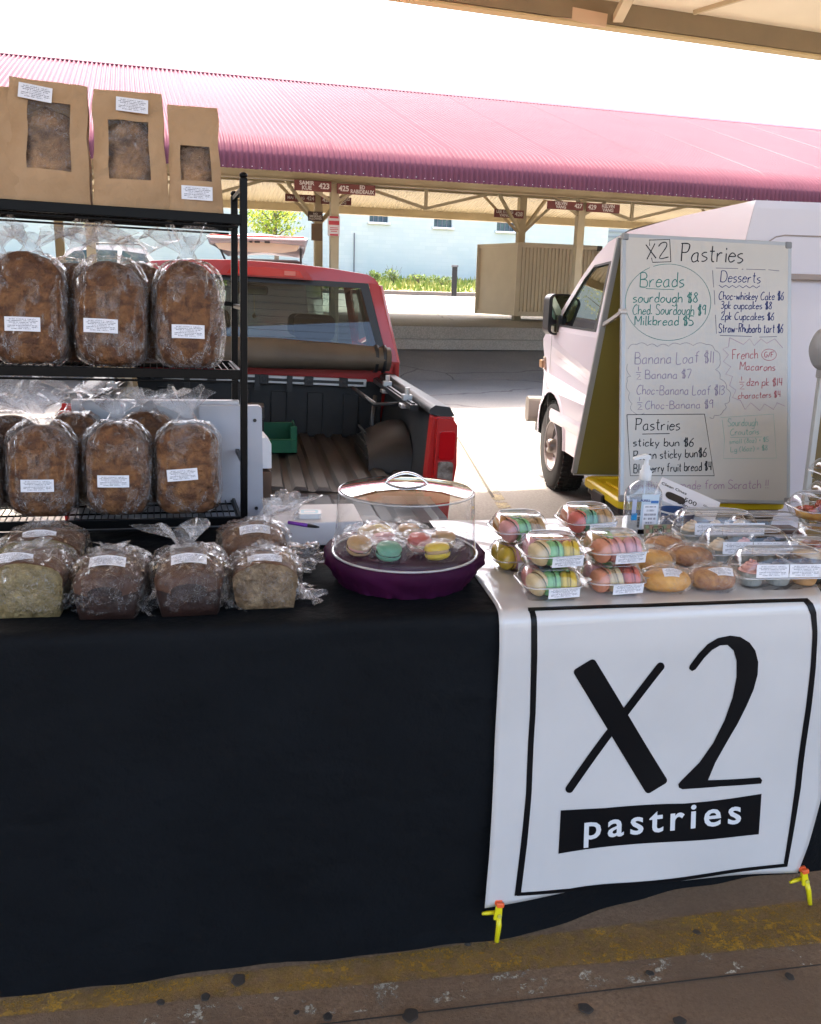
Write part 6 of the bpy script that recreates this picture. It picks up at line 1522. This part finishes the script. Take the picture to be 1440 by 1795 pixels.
cupbox(1362, 1025, 7, 'front clear ribbed cupcake box with three long labels', ['frost_p', 'frost_d', 'frost_d'], ['liner_cup', 'liner_cup', 'liner_tan'])
cupbox(1302, 984, 7, 'middle clear ribbed cupcake box with label at its left', ['frost_w', 'frost_p', 'frost_d'], ['liner_cup', 'liner_cup', 'liner_cup'])
cupbox(1252, 950, 7, 'third clear ribbed cupcake box, under the empty looking lid', ['frost_w', 'frost_w', 'frost_w'], ['liner_cup']*3)
def tart_contents(t):
    rnd = random.Random(4)
    for i in range(26):
        e = MB(); c = Vector((rnd.uniform(-.05, .05), rnd.uniform(-.045, .03), .016+.022*rnd.random()+.004)); e.lathe([(.001, .010), (.008, .009), (.012, .003), (.009, -.006), (.001, -.011)], 8, c, wob=lambda a, j: 1+.25*math.sin(a*2+i))
        e.build('rhubarb_piece', M['tart'] if i % 3 else M['tart2'], t, smooth=True)
    m = MB(); m.lathe([(.001, .004), (.056, .004), (.062, .022), (.058, .026), (.054, .012), (.001, .012)], 32, wob=lambda a, j: 1+.03*math.sin(a*20)*(j == 2)); m.build('crust', M['bun'], t, smooth=True)
M['tart'] = mat('red strawberry filling', (.28, .03, .02), .25, col2=(.42, .08, .05), vs=30); M['tart2'] = mat('red brown crumble', (.30, .12, .05), .6, bs=80, bst=.8)
gt = 'domed clear boxes of red fruit tarts at the right edge'
def tart(px, py, label, z=0):
    return clamshell(on(px, py)+Vector((0, 0, z)), 6, .15, .14, .034, .040, label, tart_contents, gt, ribs=.0015, nr=26, name='tart_box', cat='tart box', lab=None)
tart(1440, 968, 'lower clear domed box of red tart behind the front cupcake box')
tart(1424, 948, 'upper clear domed box of red tart at the right edge', .074)
tart(1497, 985, 'clear domed tart box cut by the right photo edge, right of the others', .06)
def empty_c(t):
    m = MB(); m.box((0, 0, .012), (.20, .085, .012)); m.build('brownie', M['frost_d'], t, bev=.004)
    m = MB(); m.box((0, 0, .006), (.21, .09, .004)); m.build('liner', M['paper_white'], t)
tb = clamshell(on(1345, 935), 7, .25, .11, .03, .034, 'clear ribbed box with dark cake slab at the back of the table', empty_c, 'ribbed boxes at the back right of the table', ribs=.0022, nr=64, tabs=False, name='cake_box', cat='cake box')
tb2 = clamshell(on(1240, 928), 7, .24, .11, .03, .034, 'clear ribbed box at the back of the table below the menu board', empty_c, 'ribbed boxes at the back right of the table', ribs=.0022, nr=64, tabs=False, name='cake_box', cat='cake box')
def choc_cake(t):
    m = MB(); m.lathe([(.001, .05), (.05, .05), (.055, .045), (.058, .004), (.001, .004)], 28); m.build('cake', M['frost_d'], t, smooth=True)
    m = MB(); m.lathe([(.001, .056), (.045, .055), (.05, .05), (.001, .05)], 28); m.build('icing', M['frost_w'], t, smooth=True)
for z, lb in ((0, 'bottom'), (.076, 'middle'), (.152, 'top')):
    clamshell(on(1462, 925)+Vector((0, 0, z)), 6, .17, .15, .034, .04, 'ribbed domed clear box, %s one of the stack behind the tart boxes' % lb, choc_cake, 'stack of ribbed domed boxes at the back right', ribs=.003, nr=44, name='cake_box', cat='cake box')

clamshell(on(1420, 1002), 7, .16, .118, .038, .05, 'short ribbed clear box with dark cake at the right of the cupcake boxes', choc_cake, 'ribbed boxes at the back right of the table', ribs=.0022, nr=44, tabs=False, name='cake_box', cat='cake box')
# ------------------------------------------------------------------ hand sanitiser
q = on(1130, 938); sn = thing('sanitizer_bottle', 'clear hand sanitizer pump bottle with blue and white label', 'sanitizer', q+VT*.03, R_(8))
m = MB(); lv = [(.104, .060, .012, .001), (.108, .064, .016, .008), (.108, .064, .016, .12), (.106, .062, .018, .135), (.090, .054, .022, .150), (.055, .042, .018, .163), (.036, .036, .0175, .168), (.034, .034, .0165, .176)]
L_ = [rr_loop(a, b, r, z, 6) for a, b, r, z in lv]; n0 = min(map(len, L_)); m.rings([[l[int(i*len(l)/n0)] for i in range(n0)] for l in L_], cap0=True)
m.build('bottle', clear('bottle plastic', (.84, .88, .93), .06, 1.4, .04, haze=.06), sn, smooth=True, recalc=False)
m = MB(); lv = [(.098, .054, .012, .006), (.100, .056, .014, .118)]; L_ = [rr_loop(a, b, r, z, 6) for a, b, r, z in lv]; m.rings(L_, cap0=True, cap1=True); m.build('gel', clear('clear gel', (.90, .93, .96), .02, .6, .05, haze=.05), sn, smooth=True, recalc=False)
m = MB(); m.lathe([(.0175, .170), (.0185, .172), (.0185, .198), (.013, .202), (.012, .214), (.007, .217), (.0065, .235)], 24, wob=lambda a, j: 1+.02*math.sin(a*20)*(j in (1, 2))); m.build('pump_collar', M['print_white'], sn, smooth=True)
m = MB(); m.prism([(-.010, .235), (.010, .235), (.009, .247), (-.002, .25), (-.042, .240), (-.044, .233), (-.040, .233), (-.009, .238)], -.008, .008, 'y'); m.build('pump_head', M['print_white'], sn, bev=.003)
m = MB(); m.tube([(0, 0, .17), (.003, 0, .01)], .003, 6); m.build('dip_tube', M['print_white'], sn)
lbl = MB(); lbl.box((.010, -.0335, .076), (.056, .001, .11)); lo = lbl.build('label', mat('pale blue label', (.52, .62, .70), .4), sn)
lbl = MB(); lbl.box((.024, -.0345, .107), (.024, .001, .008)); lbl.build('label_band', mat('blue band', (.05, .16, .42), .4), lo)
me = text_mesh('PURELL', .0095, mat('dark blue ink', (.02, .04, .2), .4), bold=.0003); meshobj('lettering', me, lo, (-.006, -.0347, .111), (R_(90), 0, 0))
label_obj(lo, .046, .078, (.012, -.0346, .060), (0, 0, 0), mt='label6', name='small_print')
m = MB(); m.box((-.038, -.0325, .060), (.018, .001, .022)); m.build('blue_patch', mat('blue patch', (.02, .25, .55), .4), sn)
m = MB(); m.box((-.040, -.0325, .090), (.014, .001, .05)); m.build('side_label', mat('pale side label', (.42, .46, .62), .4), sn)
m = MB(); m.box((-.010, -.0345, .012), (.026, .001, .014)); m.build('black_mark', M['ink'], lo)
for k in range(7):
    m = MB(); m.box((-.0235, -.0345, .028+k*.0048), (.007, .001, .003)); m.build('barcode_mark', M['ink'], lo)
# small X2 card
q = on(1154, 952); cdx = thing('logo_card', 'small card with X2 logo over a photo of macarons', 'card', q, 0, rot=(R_(-14), 0, R_(8)))
m = MB(); m.box((0, 0, .029), (.088, .002, .055)); m.build('card', mat('macaron print', (.22, .17, .12), .8, col2=(.27, .24, .17), vs=42, lo=.42, hi=.55, det=1, spec=.1), cdx)
M['print_macs'] = mat('print disc tan', (.38, .22, .15), .8, spec=.1); M['print_macg'] = mat('print disc green', (.22, .29, .15), .8, spec=.1)
m = MB()
for i in range(6):
    for j in range(4): m.lathe([(.001, 0), (.0055, 0)], 14, (0, 0, 0), m=(i+j) % 2); 
    for j in range(4):
        b0 = len(m.v)-(4-j)*28
        for k in range(28): x, y, z = m.v[b0+k]; m.v[b0+k] = (x-.034+i*.0135, -.0014, y+.0095+j*.0132)
m.build('printed_macarons', [M['print_macs'], M['print_macg']], cdx, recalc=False)
m = MB()
for pts in ([(-.017, .008), (.017, .008)], [(.017, .008), (.017, .049)], [(.017, .049), (-.017, .049)], [(-.017, .049), (-.017, .008)], [(-.012, .043), (.0, .022)], [(.0, .043), (-.013, .020)], ): ribbon(m, pts, .0022, lambda p: Vector((p[0], -.002, p[1])))
ribbon(m, smooth_line([(.003, .040), (.008, .044), (.012, .039), (.003, .021), (.013, .021)]), .0026, lambda p: Vector((p[0], -.002, p[1])))
m.build('logo', M['ink'], cdx, recalc=False)
m = MB(); m.box((0, -.0022, .0145), (.026, .0005, .004)); m.build('logo_bar', M['ink'], cdx)
# glove box and blue tub
q = on(1212, 912)+Vector((0, 0, .03)); gbx = thing('glove_box', 'white disposable gloves box lying tilted behind the sanitizer', 'box', q+VT*.06, 0, rot=(R_(30), R_(20), R_(-16)))
m = MB(); m.box((0, 0, .018), (.21, .11, .045)); m.build('carton', M['paper_white'], gbx, bev=.003)
for s_, sz_, x_, y_, r_ in (('Clean Ones', .019, -.055, .022, 0), ('500', .030, .010, -.008, 0), ('Disposable', .020, .015, -.034, 0), ('Gloves', .012, .070, .004, 0)):
    me = text_mesh(s_, sz_, M['ink'], bold=.0003); meshobj('lettering', me, gbx, (x_, y_, .0412), (0, 0, 0))
    if s_ != 'Gloves': me = text_mesh(s_, sz_*.8, M['ink'], bold=.0003); meshobj('lettering', me, gbx, (x_*.9, -.0556, .018), (R_(90), 0, 0)) if s_ == '500' else None
m = MB(); m.prism(rrect(.07, .035, .016, 5, -.04, -.02), .0412, .0418, 'z'); m.build('dispenser_opening', M['trim'], gbx)
q = on(1195, 925); tb3 = thing('blue_tub', 'dark blue tub supporting the glove box', 'tub', q+VT*.04, R_(8))
m = MB(); m.lathe([(.001, 0), (.052, 0), (.058, .045), (.060, .05), (.055, .05), (.05, .004)], 28); m.build('tub', mat('blue plastic', (.015, .06, .18), .35), tb3, smooth=True)
m = MB(); m.tube([(.06*math.cos(2*PI*k/28), .06*math.sin(2*PI*k/28), .048) for k in range(29)], .003, 6, cap=False); m.build('rim', M['print_white'], tb3, smooth=True)
q = on(1178, 925)
crumple(on(1183, 930)+VT*.02, (.05, .035, .028), 11.3, 'crumpled clear bag in front of the glove box')

# ================================================================== WHITEBOARD A-frame on totes
UB, VB = az2(7)
BLc = PY(1087, 879, 3.62); ZB0 = BLc.z; BRc = PP(1388, 881, BLc, VB)
LEAN = R_(15); nB = VB*math.cos(LEAN)-Vector((0, 0, 1))*math.sin(LEAN)
BRc = PP(1388, 881, BLc, nB); TLp = PP(1083, 405, BLc, nB); TRp = PP(1378, 424, BLc, nB)
UB = ((BRc-BLc)+(TRp-TLp)).normalized(); upB = nB.cross(UB)*-1; upB = (upB if upB.z > 0 else -upB).normalized()
bwid = ((BRc-BLc).length+(TRp-TLp).length)/2; bh = ((TLp-BLc).dot(upB)+(TRp-BRc).dot(upB))/2
wb_ = thing('menu_board', 'white marker board on an a frame handwritten with the bakery menu', 'menu board', BLc)
WBM = Matrix((UB, nB, upB)).transposed(); wb_.rotation_euler = WBM.to_euler(); WBI = WBM.inverted()
print('BOARD', bwid, bh, (TLp-BLc).dot(UB), (TRp-BRc).dot(UB))
M['board'] = mat('whiteboard surface', (.60, .565, .51), .25, col2=(.57, .54, .49), vs=1.2, spec=.35); M['alu'] = mat('grey aluminium frame', (.42, .43, .43), .4, metal=.4); M['alu_d'] = mat('grey plastic corner', (.25, .25, .25), .5)
m = MB(); m.box((bwid/2, .0035, bh/2), (bwid-.02, .012, bh-.02)); m.build('writing_surface', M['board'], wb_)
for c, d in (((bwid/2, .008, .009), (bwid, .022, .018)), ((bwid/2, .008, bh-.009), (bwid, .022, .018)), ((.009, .008, bh/2), (.018, .0225, bh-.036)), ((bwid-.009, .008, bh/2), (.018, .0225, bh-.036))):
    m = MB(); m.box(c, d); m.build('frame_bar', M['alu'], wb_, bev=.003)
for x in (.014, bwid-.014):
    for z in (.014, bh-.014): m = MB(); m.box((x, .006, z), (.030, .028, .030)); m.build('corner_cap', M['alu_d'], wb_, bev=.006)
BP = wb_.matrix_basis; bn = VB
def bfn_(p): 
    l = WBI @ (PP(p[0], p[1], BLc, nB)-BLc); return Vector((l.x, -.0038, l.z))
INK = {k: mat('marker '+k, c, .5) for k, c in {'black': (.012, .012, .015), 'teal': (.03, .22, .18), 'blue': (.02, .035, .17), 'lilac': (.27, .22, .33), 'red': (.48, .11, .13), 'mint': (.22, .44, .37), 'plum': (.36, .20, .31), 'grey': (.20, .20, .23)}.items()}
def wr(lines, col):
    for (s_, x0, y0, x1, y1, cap, w2) in lines:
        m = MB(); write_px(m, s_, x0, y0, x1, y1, cap, w2*1.05, bfn_); m.build('handwriting', INK[col], wb_, recalc=False)
def dr(paths, col, w2=1.2, name='drawn_outline'):
    for p in paths:
        m = MB(); ribbon(m, p, w2, bfn_)
        m.build(name, INK[col], wb_, recalc=False)
wr([('X2', 1134, 455, 1172, 450, 26, 2.0)], 'black'); wr([('Pastries', 1192, 458, 1301, 460, 31, 2.2)], 'black')
dr([[(1139, 431), (1138, 421), (1174, 420), (1176, 459), (1144, 460), (1142, 452)]], 'black', 1.6)
wr([('Breads', 1122, 503, 1198, 503, 25, 1.8)], 'teal'); wr([('sourdough $8', 1110, 530, 1222, 530, 17, 1.8), ('Ched. Sourdough $9', 1109, 551, 1236, 552, 17, 1.6), ('Milkbread $5', 1113, 570, 1215, 570, 16, 1.8)], 'teal')
dr([[(1132, 506), (1182, 508)]], 'teal', 1.2)
dr([[(1171+75*math.cos(a), 530+67*math.sin(a)) for a in [R_(-110+k*355/48) for k in range(49)]]], 'teal', 1.0)
wr([('Desserts', 1263, 494, 1332, 496, 19, 1.5), ('Choc-whiskey Cake $6', 1260, 525, 1373, 526, 14, 1.5), ('3pk cupcakes $8', 1264, 541, 1352, 542, 13, 1.5), ('2pk Cupcakes $6', 1264, 560, 1356, 561, 13, 1.5), ('Straw-Rhubarb tart $6', 1260, 583, 1372, 583, 15, 1.6)], 'blue')
dr([[(1260+i*6, 500+(i % 2)*4+i*.1) for i in range(13)]], 'blue', 1.3)
dr([[(1255, 470), (1294, 471)], [(1300, 472), (1303, 472)], [(1308, 472), (1342, 473)], [(1347, 473), (1366, 475)], [(1249, 474), (1251, 504)], [(1252, 509), (1253, 534)], [(1254, 552), (1256, 585)], [(1262, 588), (1318, 590)], [(1331, 591), (1362, 590)]], 'grey', 1.3)
wr([('Banana Loaf $11', 1113, 638, 1250, 636, 20, 1.3), ('Banana $7', 1131, 664, 1211, 663, 15, 1.3), ('Choc-Banana Loaf $13', 1116, 691, 1269, 692, 16, 1.3), ('Choc-Banana $9', 1131, 717, 1249, 715, 14, 1.3)], 'lilac')
def half(x, y): return [[(x, y-12), (x, y-5)], [(x-4, y-2), (x+5, y-2)], [(x-3, y+2), (x+2, y+1), (x+3, y+4), (x-3, y+10), (x+5, y+10)]]
dr(half(1119, 655)+half(1121, 708), 'lilac', 1.2, 'handwriting')
def scallop(P, r, n=6, dirn=1):
    o = []
    for i in range(len(P)-1):
        a, b = P[i], P[i+1]; mx, my = (a[0]+b[0])/2, (a[1]+b[1])/2; dx, dy = b[0]-a[0], b[1]-a[1]; l = math.hypot(dx, dy)
        for k in range(n): t = k/n; h_ = math.sin(PI*t)*r*dirn; o.append((a[0]+dx*t+dy/l*h_, a[1]+dy*t-dx/l*h_))
    return o+[P[-1]]
dr([scallop([(1101, 612), (1116, 604), (1135, 606), (1152, 608), (1172, 607), (1192, 604), (1215, 606), (1238, 604), (1253, 614), (1262, 630), (1254, 648), (1262, 664), (1274, 682), (1279, 697), (1270, 708), (1268, 720), (1252, 728), (1244, 732)], 4), scallop([(1100, 638), (1106, 660), (1100, 668), (1104, 688), (1108, 708), (1110, 722), (1130, 724)], 4, dirn=-1)], 'grey', .8)
wr([('French', 1284, 630, 1328, 628, 17, 1.3), ('Macarons', 1297, 648, 1358, 650, 14, 1.4), ('dzn pk $14', 1309, 676, 1371, 676, 13, 1.3), ('characters $4', 1294, 699, 1368, 696, 11, 1.2), ('G/F', 1340, 626, 1356, 626, 9, 1.2)], 'red')
dr([[(1348+13*math.cos(k*PI/10), 622+10*math.sin(k*PI/10)) for k in range(21)]]+half(1300, 672), 'red', 1.0, 'handwriting')
dr([[(1279, 592), (1277, 608), (1267, 612), (1277, 622), (1268, 634), (1281, 643), (1272, 656), (1284, 660), (1279, 676), (1290, 684), (1284, 697), (1298, 702), (1306, 718), (1316, 706), (1332, 720), (1340, 708), (1356, 718), (1362, 706), (1376, 712)], [(1279, 592), (1303, 604), (1314, 594), (1322, 606), (1334, 594), (1344, 602), (1358, 594), (1372, 610)]], 'plum', .9)
wr([('Sourdough', 1276, 747, 1328, 746, 13, 1.1), ('Croutons', 1280, 763, 1330, 761, 11, 1.1), ('small (8oz) = $5', 1279, 778, 1347, 774, 8, 1.0), ('Lg (16oz) = $8', 1281, 792, 1345, 789, 9, 1.0)], 'mint')
dr([[(1263, 732), (1356, 726), (1361, 803), (1268, 804), (1270, 770), (1266, 736)], [(1280, 767), (1336, 766)]], 'mint', .8)
dr([[(1099, 727), (1235, 726), (1252, 834), (1105, 834), (1099, 727)], [(1126, 761), (1174, 760)]], 'black', 1.6)
wr([('Pastries', 1113, 754, 1191, 754, 20, 1.8), ('sticky bun $6', 1110, 782, 1215, 782, 14, 1.8), ('Pecan sticky bun$6', 1110, 806, 1238, 800, 15, 1.8), ('Blueberry fruit bread $4', 1111, 829, 1247, 824, 15, 1.7)], 'black')
wr([('Everything is made from Scratch !!', 1100, 858, 1346, 856, 15, 1.2)], 'plum')
# rear leg panel of the a-frame
bz = ZB0
q1 = PP(1006, 829, BLc+VB*.62, VB)
rl = WBI @ (q1-BLc)
UX = Vector((1, 0, 0))
m = MB(); x0r, yr, zr = rl
def panel_local(parent, name, mt, A, B, wd, th=.012):
    "panel from top edge A to bottom edge B, wd along x"
    m = MB(); A, B = Vector(A), Vector(B); nn = (B-A).cross(Vector((1, 0, 0))).normalized()*th
    m.add([A, A+Vector((wd, 0, 0)), B+Vector((wd, 0, 0)), B, A+nn, A+Vector((wd, 0, 0))+nn, B+Vector((wd, 0, 0))+nn, B+nn], [(0, 1, 2, 3), (7, 6, 5, 4), (0, 4, 5, 1), (1, 5, 6, 2), (2, 6, 7, 3), (3, 7, 4, 0)]); return m.build(name, mt, parent)
M['olive_panel'] = mat('olive yellow panel back', (.22, .175, .035), .6, col2=(.19, .15, .03), vs=2)
A_, B_ = Vector((.0, .03, bh-.01)), Vector((x0r, yr, zr))
panel_local(wb_, 'rear_panel', M['olive_panel'], A_, B_, bwid)
for dx in (0, bwid):
    m = MB(); m.beam(A_+Vector((dx, -.006, 0)), B_+Vector((dx, -.006, 0)), .018, .026, up=Vector((1, 0, 0))); m.build('rear_frame_bar', M['alu'], wb_, bev=.003)
m = MB(); m.beam(B_, B_+Vector((bwid, 0, 0)), .02, .02); m.build('rear_frame_bar', M['alu'], wb_)
hz = (WBI @ (PP(1065, 545, BLc, nB)-BLc)).z
kk = (bh-hz)/(bh-zr); hp = A_.lerp(B_, kk)
for dx in (0.0,):
    m = MB(); m.beam(hp+Vector((0, -.01, 0)), hp.lerp(Vector((0, .01, hz)), .5)+Vector((0, 0, -.004)), .012, .016); m.beam(hp.lerp(Vector((0, .01, hz)), .5)+Vector((0, 0, -.004)), Vector((.004, .0, hz)), .012, .016); m.tube([(-.01, .0, hz), (.02, 0, hz)], .012, 10); m.tube([hp+Vector((-.012, 0, 0)), hp+Vector((.012, 0, 0))], .010, 10); m.build('spreader_hinge', mat('pale hinge', (.62, .58, .56), .4, metal=.3), wb_)
# totes under the board
M['tote'] = mat('black tote plastic', (.014, .014, .016), .45); M['lid_y'] = mat('yellow tote lid', (.72, .50, .01), .4)
def tote(P, rz, w_, d_, h_, label):
    t = thing('storage_tote', label, 'storage tote', P, R_(rz), 'black totes with yellow lids stacked under the board')
    m = MB(); L_ = [[Vector((x, y, z)) for x, y in rrect(w_*k, d_*k, .04, 4)] for k, z in ((.84, 0), (.95, h_-.08), (.985, h_-.075), (.985, h_-.03))]; m.rings(L_, cap0=True, cap1=True); bd = m.build('bin', M['tote'], t, bev=.004)
    for x in (-.3, -.1, .1, .3):
        m = MB(); m.box((x*w_, -d_*.45, h_*.45), (.03, .03, h_*.6)); m.build('rib', M['tote'], t, bev=.006)
    m = MB(); L_ = [[Vector((x, y, z)) for x, y in rrect(w_*k, d_*k2, .045, 4)] for k, k2, z in ((1.02, 1.03, h_-.045), (1.03, 1.04, h_-.04), (1.03, 1.04, h_-.012), (1.0, 1.01, h_-.002), (.93, .90, h_), (.91, .88, h_-.012))]; m.rings(L_, cap1=True); ld = m.build('lid', M['lid_y'], t, bev=.003)
    for x in (-.33, -.11, .11, .33):
        m = MB(); m.box((x*w_, -.02, h_-.008), (.17*w_, d_*.62, .012)); m.build('lid_rib', M['lid_y'], ld, bev=.005)
    for x in (-.52, .52):
        m = MB(); m.box((x*w_, 0, h_-.05), (.02, .14, .05)); m.build('latch', M['tote'], t, bev=.006)
    return t
tc = BLc+UB*(bwid*.52)+VB*.30; th = ZB0/2
tote(Vector((tc.x, tc.y, 0)), 7, .74, .50, th-.001, 'lower black tote with yellow lid standing on the ground under the board')
tote(Vector((tc.x, tc.y, th)), 7, .74, .50, th-.002, 'upper black tote with yellow lid directly under the menu board')
m = None
# second sign stand at the right photo edge
e0 = PY(1442, 640, 3.2); e1 = PY(1412, 872, 3.2)
s2 = thing('olive_sign_stand', 'olive backed leaning sign panel at the right photo edge', 'sign stand', (e1.x, e1.y, 0), R_(10))
z1, z0 = e0.z+.03, e1.z-.25; dxs = e0.x-e1.x
def lx(z): return (z-e1.z)/(e0.z-e1.z)*dxs
m = MB(); m.prism([(lx(z0-.4), z0-.4), (lx(z0-.4)+.62, z0-.4), (lx(z1)+.62, z1), (lx(z1), z1)], 0, .015, 'y'); m.build('panel', mat('olive brown panel', (.16, .105, .03), .6, col2=(.13, .085, .025), vs=2), s2)
m = MB(); m.beam((lx(z0-.4), -.004, z0-.4), (lx(z1), -.004, z1), .022, .022, up=Vector((0, 1, 0))); m.build('frame_bar', M['alu'], s2, bev=.003)
for xx in (.05, .55):
    m = MB(); m.beam((lx(z0-.4)+xx, .01, z0-.38), (lx(z0-.4)+xx-.02, .01, 0), .03, .03, up=Vector((0, 1, 0))); m.build('leg', M['alu'], s2)
q = PY(1456, 612, 3.12); gc_ = thing('grey_plastic_cap', 'rounded grey plastic housing on top of the olive stand', 'plastic cap', q, R_(12))  # rounded grey plastic cap of unknown use, no lamp
m = MB(); m.lathe([(.001, -.02), (.05, -.018), (.072, 0), (.076, .05), (.07, .085), (.03, .10), (.001, .10)], 32); m.build('housing', mat('grey housing', (.26, .26, .27), .45), gc_, smooth=True, rot=(0, R_(90), 0), loc=(-.03, 0, 0)); 
for k in range(4):
    m = MB(); m.box((-.015, -.076, -.02+k*.012), (.03, .004, .004)); m.build('vent_slot', M['trim'], gc_)
m = MB(); m.box((.0, .0, -.085), (.06, .04, .03)); m.build('bracket', M['alu_d'], gc_, bev=.004)
